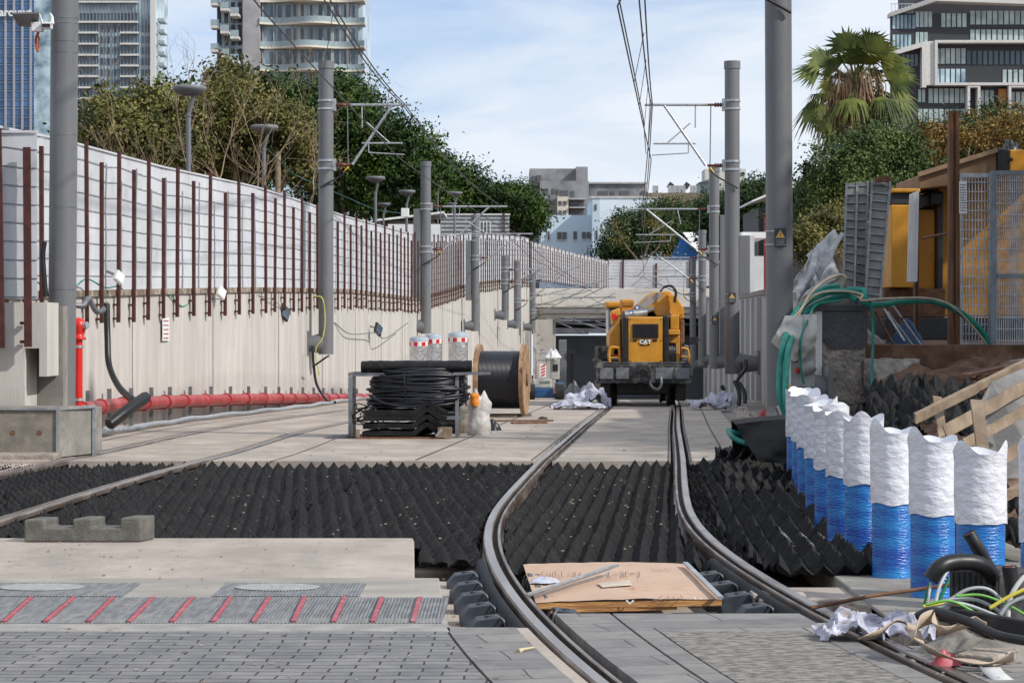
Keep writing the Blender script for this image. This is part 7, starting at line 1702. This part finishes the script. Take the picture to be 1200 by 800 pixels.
soil = bpy.data.materials['site_soil']
heap('reddish soil heap against the bank under the mesh gates', 6.3, 29.7, .68, 1.4, .9, .30, 201, soil, 'soil', 'soil_heap', sharp=1.2, n=40)
heap('reddish soil heap right of the broken concrete footing', 5.25, 29.9, .62, .6, .5, .26, 202, soil, 'soil', 'soil_heap', sharp=1.4, n=36)
heap('long low soil heap at the right edge behind the timber planks', 7.4, 28.2, .62, 1.2, .9, .28, 203, soil, 'soil', 'soil_heap', sharp=1.2, n=36)
for i in range(6):
    g_ = random.Random(300 + i); x_, y_ = 4.9 + .42 * i, 28.6 + g_.uniform(-.6, .5); st_ = MB(); zc_ = hr(x_, y_) - .04; rr_ = g_.uniform(.07, .14)
    vs = [Vector((x_ + rr_ * sx * g_.uniform(.6, 1.1), y_ + rr_ * sy * g_.uniform(.6, 1.1), zc_ + rr_ * sz * g_.uniform(.6, 1.1))) for sz in (-.5, .9) for sx, sy in ((-1, -1), (1, -1), (1, 1), (-1, 1))]
    st_.add(vs, [(0, 3, 2, 1), (4, 5, 6, 7), (0, 1, 5, 4), (1, 2, 6, 5), (2, 3, 7, 6), (3, 0, 4, 7)]); tag(st_.build('stone', M['rough_conc'], bevel=.012), '%s concrete lump from the left on the soil bank' % ['first', 'second', 'third', 'fourth', 'fifth', 'sixth'][i], 'stone', 'concrete lumps on the soil bank')
# ================================================================= container, gates, sheets
GZR = 1.2
CN = root('yellow_generator', (X_(1120, 37), 37, GZR), 'large yellow machine housing with an open dark bay behind the brown steel post', 'generator')
Yc = 37.0; amber = mat('amber_paint', (.55, .25, .02), .5, scale=2, var=.1, dust=((.3, .17, .04), 3, .5))
def cbx(px0, px1, py0, py1, d0, d1, name, m, bevel=.02, parent=CN, Y=Yc):
    mb = MB(); mb.box(X_(px0, Y), X_(px1, Y), Y + d0, Y + d1, Z_(py1, Y), Z_(py0, Y)); return mb.build(name, m, parent, bevel=bevel)
cbx(1044, 1075, 240, 337, 0, 2.2, 'side_panel', amber); cbx(1044, 1078, 221, 226, -.05, 2.2, 'top_rail', amber); cbx(1044, 1078, 226.3, 239.7, .02, 2.1, 'vent_strip', charcoal)
cbx(1072, 1105, 243, 338, .7, 2.2, 'back_panel', amber); cbx(1105, 1112, 238, 340, .5, 2.2, 'dark_slot', charcoal)
cbx(1095, 1112, 222, 240, .4, 2.0, 'air_intake', M['black'], .05)
cbx(1040, 1112, 338, 372, .3, 2.2, 'base_frame', M['rust']); cbx(1040, 1230, 372, 398, .2, 2.4, 'skid', charcoal)
cbx(1075, 1082, 226, 242, .2, .7, 'door_latch', charcoal)
cbx(1112, 1235, 205, 370, .9, 3.0, 'main_body', amber)
mb = MB(); mb.prism([W(1076, 222, Yc), W(1076, 206, Yc), (X_(1168, Yc), Yc, Z_(177, Yc)), (X_(1168, Yc), Yc, Z_(204, Yc)), W(1112, 218, Yc)], (0, 2.2, 0)); mb.build('canopy', mat('tan_canopy', (.22, .13, .07), .7, scale=2, var=.15), CN, bevel=.02)
mb = MB(); mb.bar((X_(1075, Yc), Yc - .06, Z_(205, Yc)), (X_(1168, Yc), Yc - .06, Z_(176, Yc)), .05, .07); mb.build('canopy_edge', mat('tan_edge', (.3, .2, .12), .7), CN)
cbx(1168, 1182, 175, 206, -.1, .6, 'black_corner', M['black']); cbx(1182, 1235, 176, 206, -.1, 1.2, 'control_box', amber)
mb = MB(); p = W(1185, 187, Yc - .11); mb.cyl(p, p - Vector((0, .01, 0)), .03, n=12); mb.build('lock', M['black'], CN)
bl = heap('black round beacon cap on top of the yellow housing', X_(1189, Yc), Yc + .3, Z_(176, Yc), .14, .14, .24, 77, M['black'], 'beacon', 'beacon', n=12, sharp=.1, irr=.0)
# brown H posts
for i, (px0, px1, pt, pb, Yp_, lab) in enumerate(((1112.5, 1124.5, 130, 424, 31.7, 'tall brown rusty steel post in front of the yellow housing'), (1072, 1077, 224, 412, 33.0, 'shorter thin rusty post with a white sheet strip on its left'))):
    r_ = root('steel_post', (X_((px0 + px1) / 2, Yp_), Yp_, GZR - .2), lab, 'post'); mb = MB(); xa_, xb_ = X_(px0, Yp_), X_(px1, Yp_); w = xb_ - xa_
    z0_, z1_ = Z_(pb, Yp_) - .2, Z_(pt, Yp_)
    mb.box(xa_, xa_ + w * .36, Yp_, Yp_ + .14, z0_, z1_); mb.box(xb_ - w * .36, xb_, Yp_, Yp_ + .14, z0_, z1_); mb.box(xa_ + w * .36, xb_ - w * .36, Yp_ + .05, Yp_ + .09, z0_, z1_); mb.build('profile', M['wood_brown'] if i == 0 else M['rust'], r_)
    if i == 1:
        mb = MB(); mb.prism([W(1066, 228, 32.8), W(1077, 223, 32.8), W(1075, 330, 32.8), W(1063, 330, 32.8)], (0, .03, 0)); mb.prism([W(1071, 226, 32.79), W(1072.5, 225.5, 32.79), W(1069.5, 330, 32.79), W(1068, 330, 32.79)], (0, -.02, 0)); mb.build('white_strip', M['white'], r_)
        mb = MB(); mb.cyl(W(1081, 279, 32.6), W(1113, 273, 31.9), .02, n=6); mb.build('tie_rod', M['rust'], r_)
# mesh gates
def gate(label, px0, px1, py0, py1, Y, nv, nh, fm, post_px=3.2, round_rust=True):
    r_ = root('mesh_gate', (X_(px0, Y), Y, Z_(py1, Y)), label, 'gate'); x0_, x1_ = X_(px0, Y), X_(px1, Y); z0_, z1_ = Z_(py1, Y), Z_(py0, Y); pw_ = post_px * Y / F
    mb = MB(); mb.box(x0_, x0_ + pw_, Y - .03, Y + .03, z0_ - .3, z1_); mb.box(x1_ - pw_, x1_, Y - .03, Y + .03, z0_ - .3, z1_); mb.box(x0_ + pw_, x1_ - pw_, Y - .03, Y + .03, z1_ - .06, z1_); mb.box(x0_ + pw_, x1_ - pw_, Y - .03, Y + .03, z0_, z0_ + .05); mb.build('frame', fm, r_)
    mb = MB()
    for k in range(nv): x = x0_ + pw_ + (x1_ - x0_ - 2 * pw_) * (k + .5) / nv; mb.box(x - .007, x + .007, Y - .008, Y + .008, z0_ + .05, z1_ - .06)
    for k in range(nh): z = z0_ + .06 + (z1_ - z0_ - .12) * (k + .5) / nh; mb.box(x0_ + pw_, x1_ - pw_, Y - .022, Y - .009, z - .007, z + .007)
    o = mb.build('mesh_infill', M['galv'], r_)
    return r_
ga = gate('narrow grey mesh gate between the brown post and the grey gate frame', 1125, 1161, 203, 424, 31.6, 9, 19, M['galv'], 1.5)
ntc = MB(); ntc.box(X_(1125, 31.5), X_(1134, 31.5), 31.55, 31.56, Z_(250, 31.5), Z_(212, 31.5)); nb = ntc.build('notice_board', M['white'], ga)
mb = MB()
g = random.Random(8)
for k in range(11):
    z = Z_(216 + k * 3, 31.5); x = X_(1126, 31.5)
    while x < X_(1132.5, 31.5): l = g.uniform(.006, .02); mb.box(x, x + l, 31.545, 31.549, z - .012, z); x += l + .008
mb.build('printed_lines', M['black'], nb)
gb_ = gate('wide grey barred gate at the right edge before the orange housing', 1161, 1240, 200, 424, 31.4, 26, 16, mat('blue_grey_frame', (.2, .24, .28), .5, dust=((.2, .1, .05), 4, .6)), 6)
mb = MB(); mb.box(X_(1168, 31.4), X_(1234, 31.4), 31.35, 31.43, Z_(326, 31.4), Z_(321, 31.4)); mb.build('middle_rail', bpy.data.materials['blue_grey_frame'], gb_)
# leaning formwork sheets
fm_ = mat('formwork_grey', (.17, .165, .155), .75, scale=3, var=.2, dust=((.26, .25, .24), 5, .5))
def form_sheet(label, quad, Y0, Y1, nr, seed):
    r_ = root('formwork_sheet', W(quad[3][0], quad[3][1], Y0), label, 'metal sheet', 'leaning metal formwork sheets')
    tl, tr, br_, bl_ = [W(q[0], q[1], Y1 if i < 2 else Y0) for i, q in enumerate(quad)]
    n_ = (tr - tl).cross(bl_ - tl).normalized(); n_ = n_ if n_.y < 0 else -n_
    mb = MB(); mb.prism([tl, tr, br_, bl_], -n_ * .02); mb.build('sheet', fm_, r_)
    for k in range(nr):
        t = (k + .5) / nr; a = tl.lerp(bl_, t); b = tr.lerp(br_, t)
        for u0, u1 in ((0.04, .42), (.58, .96)) if seed == 1 else ((.05, .95),):
            mb = MB(); mb.bar(a.lerp(b, u0) + n_ * .012, a.lerp(b, u1) + n_ * .012, .022, .02, up=n_); mb.build('rib', M['galv_dark'], r_)
    for u in (0, 1) if seed != 1 else (0, .5, 1):
        mb = MB(); a = tl.lerp(tr, u) + n_ * .014; b = bl_.lerp(br_, u) + n_ * .014; mb.bar(a, b, .03, .03, up=n_); mb.build('edge_strip', M['galv_dark'], r_)
    return r_
form_sheet('left leaning ribbed metal sheet beside the leafy tree', [(992, 215), (1017, 213), (1014, 348), (988, 340)], 31.6, 32.6, 13, 1)
form_sheet('right leaning ribbed metal sheet touching the yellow housing', [(1022, 212), (1043, 214), (1031, 352), (1014, 350)], 31.2, 32.4, 14, 2)
mb = MB(); mb.bar(W(1026, 211, 32.3), W(1043, 209, 32.3), .06, .08); tag(mb.build('rusty_bracket', M['rust']), 'rusty bracket on top of the right leaning metal sheet', 'bracket')
# white junk roofing behind the right wall
for i, (a, b, c_, d_, lab) in enumerate((((930, 330), (958, 287), (962, 310), (934, 358), 'curled white corrugated sheet behind the right wall'), ((945, 300), (975, 272), (990, 275), (960, 330), 'grey plastic panel leaning behind the wall near the bush'), ((930, 340), (975, 300), (984, 322), (950, 350), 'tattered white sheeting heap above the granite pillar'))):
    rows = []
    A, B, C_, D = W(*a, 34 + i), W(*b, 35 + i), W(*c_, 34.5 + i), W(*d_, 33.5 + i)
    for q in range(15):
        row = []
        for w_ in range(29): u = q / 14; v = w_ / 28; p = A.lerp(B, v).lerp(D.lerp(C_, v), u); p.y += .03 * math.sin(v * 60) * (i != 1) + .25 * noise.noise(Vector((u * 2, v * 2, i))); p.z += .07 * noise.noise(Vector((u * 3, v * 3, i + 4))); row.append(p)
        rows.append(row)
    mb = MB(); mb.grid(rows); o = mb.build('roof_sheet', mat('dirty_white_sheet', (.36, .37, .38), .6, dust=((.2, .18, .16), 4, .7)) if i == 0 else bpy.data.materials['dirty_white_sheet'], flipfix=False); sdf = o.modifiers.new('t', 'SOLIDIFY'); sdf.thickness = .01; tag(o, lab, 'roof sheet')
mb = MB(); mb.bar(W(961, 352, 33), W(1012, 320, 33.6), .3, .03, up=(0, -.4, 1)); tag(mb.build('metal_sheet', fm_), 'flat grey panel propped behind the granite pillar', 'panel')
heap('grey rubble heap on the soil below the formwork sheets', X_(975, 33.5), 33.5, 1.2, .8, .6, .55, 81, M['rough_conc'], 'rubble', 'rubble_heap', sharp=2)
# slim white blade sign and dark post beside second mast
mb = MB(); mb.prism([W(871, 282, 60), W(874, 276, 60), W(872, 345, 60), W(868, 345, 60)], (0, .05, 0)); tag(mb.build('sign_blade', M['white']), 'narrow white upright blade just right of the second right mast', 'sign')
# ================================================================= brown panel on the trench
def fp(px, py, z): Y = F * (EYE - z) / (py - 378); return Vector((X_(px, Y), Y, z))
PN = root('brown_panel', fp(730, 690, -.05), 'brown paper faced board lying across the near track, torn at its left corner', 'board')
zp = -.035
q = [fp(613, 661, zp), fp(804, 660, zp), fp(846, 702, zp), fp(628, 706, zp)]
rows = []
for i in range(13):
    u = i / 12; a = q[0].lerp(q[3], u); b = q[1].lerp(q[2], u); rows.append([a.lerp(b, j / 24) + Vector((0, 0, .012 * math.sin(j / 24 * math.pi) + .006 * noise.noise(Vector((i * .4, j * .4, 3))))) for j in range(25)])
mb = MB(); mb.grid(rows); o = mb.build('top_sheet', mat('brown_board_paper', (.52, .36, .26), .75, scale=2, var=.08, dust=((.34, .17, .08), 2.2, .6)), PN, flipfix=False)
mb = MB(); mb.prism([q[3] + Vector((0, .004, -.035)), q[2] + Vector((0, .004, -.035)), q[2] + Vector((0, .004, -.002)), q[3] + Vector((0, .004, -.002))], (0, .03, 0)); mb.build('torn_edge', mat('torn_board_edge', (.30, .14, .05), .9, scale=14, col2=(.5, .27, .1), stretch=(.3, 1, 3), bump=.6), PN)
mb = MB(); mb.prism([q[3] + Vector((.08, -.02, -.055)), q[2] + Vector((-.25, -.01, -.055)), q[2] + Vector((-.25, -.01, -.036)), q[3] + Vector((.08, -.02, -.036))], (0, .05, 0)); mb.build('lower_layer', bpy.data.materials['torn_board_edge'], PN)
zz = zp + .02
# dark print: brackets and symbols like the packing marks
ink = mat('faded_ink', (.12, .09, .08), .8)
mb = MB()
def seg(px0, py0, px1, py1, w=.004): 
    a = fp(px0, py0, zz); b = fp(px1, py1, zz); mb.bar(a, b, w, .0012)
for bx in (635, 658, 713, 733):
    seg(bx, 669.5, bx, 675.5); seg(bx + 16, 669.5, bx + 16, 675.5); seg(bx, 669.5, bx + 3, 669.5); seg(bx + 13, 669.5, bx + 16, 669.5); seg(bx, 675.5, bx + 3, 675.5, ); seg(bx + 13, 675.5, bx + 16, 675.5)
for a in ((641, 670.5, 641, 673), (648, 670.5, 648, 673), (641, 673, 648, 673), (644.5, 670.5, 644.5, 674.5), (664, 671, 669, 671), (665, 673, 668, 673), (663, 674.5, 670, 674.5), (718, 671, 724, 671), (717, 673.5, 725, 673.5), (738, 672, 744, 670.5), (738, 672.5, 745, 673), (680, 670, 680, 675.5), (686, 672, 686, 675.5),
          (763, 667, 768, 667), (770, 667, 775, 667.3), (777, 666.6, 781, 666.6), (783, 667, 787, 667), (764, 668.5, 785, 668.5), (746, 680, 748, 680), (751, 680, 752.5, 680), (756, 680, 757, 680), (741, 688, 743, 690), (772, 700, 776, 698), (776, 701.5, 795, 701.5), (783, 698, 783, 700.5), (789, 698.5, 789, 701), (797, 697, 800, 700.5)): seg(*a)
mb.build('printed_marks', ink, PN)
mb = MB(); mb.prism([fp(700, 683, zz), fp(738, 680, zz), fp(741, 685, zz), fp(706, 688, zz)], (0, 0, .0015)); mb.build('pale_patch', mat('pale_label', (.55, .47, .38), .8), PN)
for px, py in ((738, 704.5), (817.5, 701.5)):
    mb = MB(); p = fp(px, py, zp - .0); mb.tube([p + Vector((-.02, -.012, .008)), p + Vector((0, -.02, -.012)), p + Vector((.02, -.012, .008))], .006, 5); mb.build('edge_clip', M['white'], PN)
mb = MB(); mb.bar(fp(803, 659, zp + .028), fp(845, 700, zp + .028), .03, .012); mb.build('edge_strip', M['galv'], PN)
mb = MB(); mb.bar(fp(618, 697, zp + .03), fp(722, 662, .04), .035, .014); mb.bar(fp(618, 697, zp + .044) + Vector((0, 0, .003)), fp(722, 662, .053) , .012, .012); tag(mb.build('metal_profile', M['galv']), 'grey metal channel strip lying diagonally over the brown board', 'metal strip')
heap('small lilac paper scrap under the metal strip on the brown board', fp(638, 684, zp).x, fp(638, 684, zp).y, zp + .012, .09, .06, .03, 91, M['cloth'], 'paper', 'paper_scrap', n=12)
mb = MB(); a = fp(607, 763, .006); b = fp(626, 758, .008); mb.tube([a, a.lerp(b, .3) + Vector((0, 0, .004)), b], [.014, .008, .004], 6); tag(mb.build('wood_chip', mat('pale_wood_chip', (.6, .52, .35), .8)), 'small pale wood splinter on the flags left of the near rail', 'splinter')
# ================================================================= notched block on the slab
NB = root('notched_block', fp(100, 634, .0), 'grey concrete block with three raised teeth on the left end of the slab', 'concrete block')
Yn = 15.75; z0 = .0
xx = lambda px: X_(px, Yn); zz_ = lambda py: Z_(py, Yn)
prof = [(28, 635.5), (165, 635.5), (165, 606.5), (140.5, 606.5), (140.5, 618.5), (106.5, 618.5), (106.5, 607.5), (85, 607.5), (85, 618.5), (51, 618.5), (51, 608.5), (28, 608.5)]
mb = MB(); mb.prism([(xx(p), Yn, max(0.001, zz_(q))) for p, q in prof], (.06, .24, 0)); mb.build('body', mat('block_grey_concrete', (.125, .12, .105), .9, scale=12, var=.15, bump=.35, bscale=80, dust=((.2, .19, .165), 6, .35)), NB, bevel=.012)
# ================================================================= things round the right pit
rod = MB(); rod.tube([fp(950, 712, .02), fp(1020, 698, .06), fp(1120, 684, .12)], .011, 6); tag(rod.build('rusty_bar', M['rust']), 'long rusty reinforcing bar lying over the pit at the right', 'bar')
# black ribbed cable box
BX = root('cable_box', (X_(1140, 10.9), 10.9, 0), 'black plastic cable chamber with corrugated pipes sticking out of its top', 'cable box')
Yb = 11.0; rub = mat('dusty_black_plastic', (.03, .03, .032), .6, scale=9, var=.4, dust=((.13, .13, .13), 9, .6))
mb = MB(); mb.prism([(X_(1115, Yb), Yb + .0, 0), (X_(1164, Yb), Yb - .28, 0), (X_(1210, Yb), Yb + .02, 0), (X_(1162, Yb), Yb + .35, 0)], (0, 0, .0)) if False else None
mb = MB(); base_ = [Vector((X_(1116, Yb), Yb + .08, -.05)), Vector((X_(1165, Yb), Yb - .12, -.05)), Vector((X_(1228, Yb), Yb + .05, -.05)), Vector((X_(1180, Yb), Yb + .28, -.05))]
ht = Z_(668, Yb) + .05
mb.prism(base_, (0, 0, ht)); bxo = mb.build('chamber', rub, BX, bevel=.006)
for k in range(9):
    t = (k + .5) / 9; mb = MB(); p = base_[0].lerp(base_[1], t); mb.box(p.x - .004, p.x + .004, p.y - .012, p.y + .0, 0, ht - .06); mb.build('rib', rub, bxo)
def corr(name, pts, r, label, m=M['black'], parent=None, n=10, inner=True):
    P = bez(pts, n); mb = MB(); Q = []; rr_ = []
    L_ = [0]
    for i in range(1, len(P)): L_.append(L_[-1] + (P[i] - P[i - 1]).length)
    N = int(L_[-1] / .006); 
    for k in range(N + 1):
        s = L_[-1] * k / N; i = min(len(P) - 2, max(j for j in range(len(L_)) if L_[j] <= s + 1e-9)); t = (s - L_[i]) / max(1e-9, L_[i + 1] - L_[i]); Q.append(P[i].lerp(P[i + 1], t)); rr_.append(r * (1.0 if k % 2 else .88))
    mb.tube(Q, rr_, 14, cap=False); o = mb.build(name, m, parent)
    if inner:
        for e, d in ((0, 1), (-1, -1)):
            mb = MB(); a = Q[e]; b = Q[e + 3 * d]; mb.cyl(a + (b - a) * .2, b, r * .8, n=14); i_ = mb.build('red_lining', mat('red_duct_lining', (.25, .02, .015), .6) if 'red_duct_lining' not in bpy.data.materials else bpy.data.materials['red_duct_lining'], o)
    return tag(o, label, 'pipe') if label else o
corr('corrugated_pipe', [W(1090, 679, 10.75), W(1103, 663, 10.75), W(1125, 658, 10.8), W(1150, 662, 10.85), W(1172, 684, 10.95)], .04, 'black corrugated pipe bent over the left of the cable box', n=8)
corr('corrugated_pipe', [W(1135, 624, 10.95), W(1145, 640, 10.95), W(1156, 660, 10.98), W(1168, 680, 11.0)], .033, 'black corrugated pipe slanting up out of the cable box', n=6)
corr('corrugated_pipe', [W(1183, 663, 10.8), W(1184, 672, 10.8), W(1187, 690, 10.8), W(1190, 705, 10.8)], .037, 'short upright corrugated pipe at the right picture edge', n=5)
# thin coloured cables
cabm = {'grey': mat('grey_cable', (.33, .35, .36), .45), 'green': mat('green_yellow_cable', (.12, .35, .05), .45), 'yellow': mat('bright_yellow_cable', (.6, .5, .05), .45), 'dgreen': mat('dark_green_wire', (.01, .16, .05), .5), 'pale': mat('pale_cable', (.55, .55, .52), .5)}
cabs = [('dgreen', [(1083, 708), (1087, 690), (1090, 681)], 'dark green wire hanging at the mouth of the bent pipe', 10.75, .006), ('pale', [(1088, 712), (1089, 694), (1091, 682)], 'pale wire hanging out of the bent pipe, left one', 10.72, .007), ('pale', [(1095, 712), (1100, 690), (1108, 672), (1117, 661)], 'pale wire arching beside the bent pipe', 10.7, .008), ('dgreen', [(1098, 712), (1105, 694), (1112, 676)], 'dark green wire right of the pale arch', 10.74, .008),
    ('grey', [(1112, 703), (1135, 690), (1158, 690), (1175, 705), (1180, 718)], 'grey cable arching over the others before the box', 10.6, .009), ('grey', [(1085, 712), (1105, 704), (1140, 702), (1165, 712), (1188, 728)], 'first flat grey cable crossing the heap', 10.5, .009), ('grey', [(1080, 718), (1110, 708), (1150, 714), (1185, 732)], 'second flat grey cable crossing the heap', 10.45, .009),
    ('grey', [(1090, 716), (1120, 706), (1160, 718), (1195, 736)], 'third flat grey cable crossing the heap', 10.4, .009), ('yellow', [(1082, 710), (1110, 707), (1140, 710), (1155, 722)], 'yellow cable lying in the middle of the cable heap', 10.42, .008), ('green', [(1120, 698), (1150, 697), (1180, 708), (1205, 722)], 'bright green cable running to the right edge', 10.5, .007), ('yellow', [(1160, 712), (1180, 700), (1205, 688)], 'yellow cable rising to the right edge', 10.45, .009),
    ('green', [(1085, 708), (1115, 704), (1150, 720), (1195, 728)], 'green cable under the grey ones', 10.38, .007), ('pale', [(1181, 722), (1184, 700), (1196, 680), (1210, 668)], 'pale curved cable at the right edge beside the pipe stub', 10.55, .012), ('grey', [(1172, 720), (1184, 706), (1210, 696)], 'grey cable rising to the right edge', 10.5, .010)]
for k, pts, lab, Y, r in cabs: strung('thin_cable', [W(p[0], p[1], Y + .02 * i) for i, p in enumerate(pts)], r, cabm[k], lab, grp='cables in the front right heap')
g = random.Random(12)
mb = MB()
for k in range(9):
    x0_ = 1075 + k * 3; pts = [W(x0_, 720 + g.uniform(-4, 6), 10.5), W(1120, 716 + k * 1.6, 10.4), W(1160, 722 + k * 2.4, 10.25), W(1215, 732 + k * 2.6, 10.1)]; mb.tube(bez(pts, 6), .014, 6)
tag(mb.build('black_hose_bundle', M['black']), 'bundle of thin black hoses under the coloured cables', 'hose bundle')
heap('pile of dark rubble and dust under the cable heap', 2.1, 10.45, -.02, .38, .25, .10, 97, M['slab_dark'], 'rubble', 'rubble_pile', sharp=1.5)
crumple('white stained cloth bunched beside the right near rail', Vector((X_(1000, 10.9), 10.95, .003)), .16, .13, .17, 98, False, 'stained_cloth', M['cloth'], 60, 'cloth')
crumple('crumpled white towel on the cable heap, right of the stained cloth', Vector((X_(1052, 10.95), 11.0, .003)), .19, .15, .2, 103, False, 'towel', M['cloth'], 60, 'towel')
# webbing straps
def ribbon(name, pts, w, m, label, tw=None, n=8):
    P = bez(pts, n); mb = MB(); rows = []
    for i, p in enumerate(P):
        d = (P[min(i + 1, len(P) - 1)] - P[max(i - 1, 0)]).normalized(); t = i / (len(P) - 1); a = (tw(t) if tw else 0)
        up = Vector((0, 0, 1)); s = d.cross(up).normalized(); u = s.cross(d); v = s * math.cos(a) + u * math.sin(a)
        rows.append([p - v * w / 2, p, p + v * w / 2])
    mb.grid(rows); o = mb.build(name, m, flipfix=False); sd_ = o.modifiers.new('t', 'SOLIDIFY'); sd_.thickness = .004; return tag(o, label, 'strap')
strap = mat('dirty_webbing', (.50, .40, .31), .9, scale=9, var=.15, bump=.3, bscale=120, dust=((.25, .17, .1), 9, .4))
ribbon('webbing_strap', [W(1009, 746, 10.3), W(1030, 741, 10.35), W(1050, 727, 10.4), W(1068, 735, 10.4), W(1075, 748, 10.2), W(1085, 758, 10.1), W(1110, 768, 10.0), W(1140, 774, 9.95), W(1165, 775, 9.95), W(1188, 768, 9.95)], .06, strap, 'long dirty beige webbing strap snaking over the pavers at lower right', tw=lambda t: .35 + .5 * math.sin(t * 14), n=8)
ribbon('webbing_strap', [W(1068, 750, 10.15), W(1078, 728, 10.25), W(1098, 722, 10.3), W(1098, 735, 10.2), W(1110, 738, 10.2), W(1140, 728, 10.25), W(1156, 736, 10.2)], .07, strap, 'looped beige webbing strap standing on its edge by the red tie', tw=lambda t: 1.0 + .3 * math.sin(t * 7), n=8)
ribbon('webbing_strap', [W(1160, 781, 9.9), W(1168, 790, 9.8), W(1190, 806, 9.6)], .09, mat('white_webbing', (.55, .55, .54), .8), 'flat white strap end at the lower right corner', n=6)
heap('red cloth tie poking out under the looped strap', X_(1108, 10.1), 10.12, .0, .07, .05, .06, 99, M['stripe'], 'cloth', 'red_tie', n=12)
mb = MB(); rb = W(1120, 762, 10.2); mb.prism([(X_(1121, 10.15), 10.15, .0), (X_(1163, 10.05), 10.03, .0), (X_(1198, 10.25), 10.3, .0), (X_(1150, 10.35), 10.4, 0)], (0, 0, .045)); o = mb.build('paving_stone', M['rough_conc'], bevel=.008); tag(o, 'broken rough paving stone lying under the straps', 'stone')
mb = MB(); mb.tube(bez([W(1075, 722, 10.35), W(1095, 716, 10.3), W(1140, 730, 10.15), W(1170, 744, 10.0), W(1210, 752, 9.9)], 6), .022, 8); tag(mb.build('black_hose', M['black']), 'thick black hose running above the broken stone to the right edge', 'hose')
mb = MB(); mb.box(X_(1068, 11.4), X_(1120, 11.4), 11.3, 11.5, -.02, .06); tag(mb.build('wood_scrap', mat('pale_plywood_scrap', (.5, .42, .28), .8, var=.2), bevel=.01), 'pale plywood scrap behind the cable heap', 'wood scrap')
# grit on the paving and slabs
g = random.Random(31)
mb = MB()
for k in range(420):
    reg = g.choice(('pav', 'slab', 'bed', 'right', 'deck'))
    if reg == 'pav': x, y, z = g.uniform(-2.5, .2), g.uniform(9.5, 11.3), .002
    elif reg == 'slab': x, y, z = g.uniform(-3.2, -.8), g.uniform(11.8, 15.9), .002
    elif reg == 'bed': x, y, z = g.uniform(-.4, -.1), g.uniform(11.5, 14.4), -.149
    elif reg == 'right': x, y, z = g.uniform(1.75, 2.4), g.uniform(9.6, 10.7), -.003
    else: x, y, z = g.uniform(-3, 3), g.uniform(25.3, 40), 0; z = gz(y) + .001
    s = g.uniform(.002, .009) * (1.8 if reg == 'deck' else 1)
    mb.prism([(x - s, y - s, z), (x + s, y - s * .6, z), (x + s * .7, y + s, z), (x - s * .8, y + s * .8, z)], (0, 0, s * .8))
o = mb.build('grit', M['rough_conc']); o['label'] = 'loose grit and crumbs scattered over the slabs and paving'; o['category'] = 'grit'; o['kind'] = 'stuff'

mb = MB()
for k in range(260):      # pale crumbs caught between the rubber peaks
    y = g.uniform(15.2, 24.6); t = g.choice((0, 0, 1, 2)); c = interp(T1, y); x = c + (g.uniform(-4.2, -.95) if t == 0 else g.uniform(-.55, .55) if t == 1 else g.uniform(1.05, 1.7))
    if x < interp(T2, y) + .9 or (y < 16.2 and x < -.6): continue
    z = g.uniform(-.06, -.01); s = g.uniform(.004, .010)
    mb.prism([(x - s, y - s, z), (x + s, y - s * .6, z), (x + s * .7, y + s, z), (x - s * .8, y + s * .8, z)], (0, 0, s * .8))
o = mb.build('grit', mat('pale_crumbs', (.32, .27, .2), .9)); o['label'] = 'pale crumbs and leaf bits caught on the black rubber mats'; o['category'] = 'grit'; o['kind'] = 'stuff'
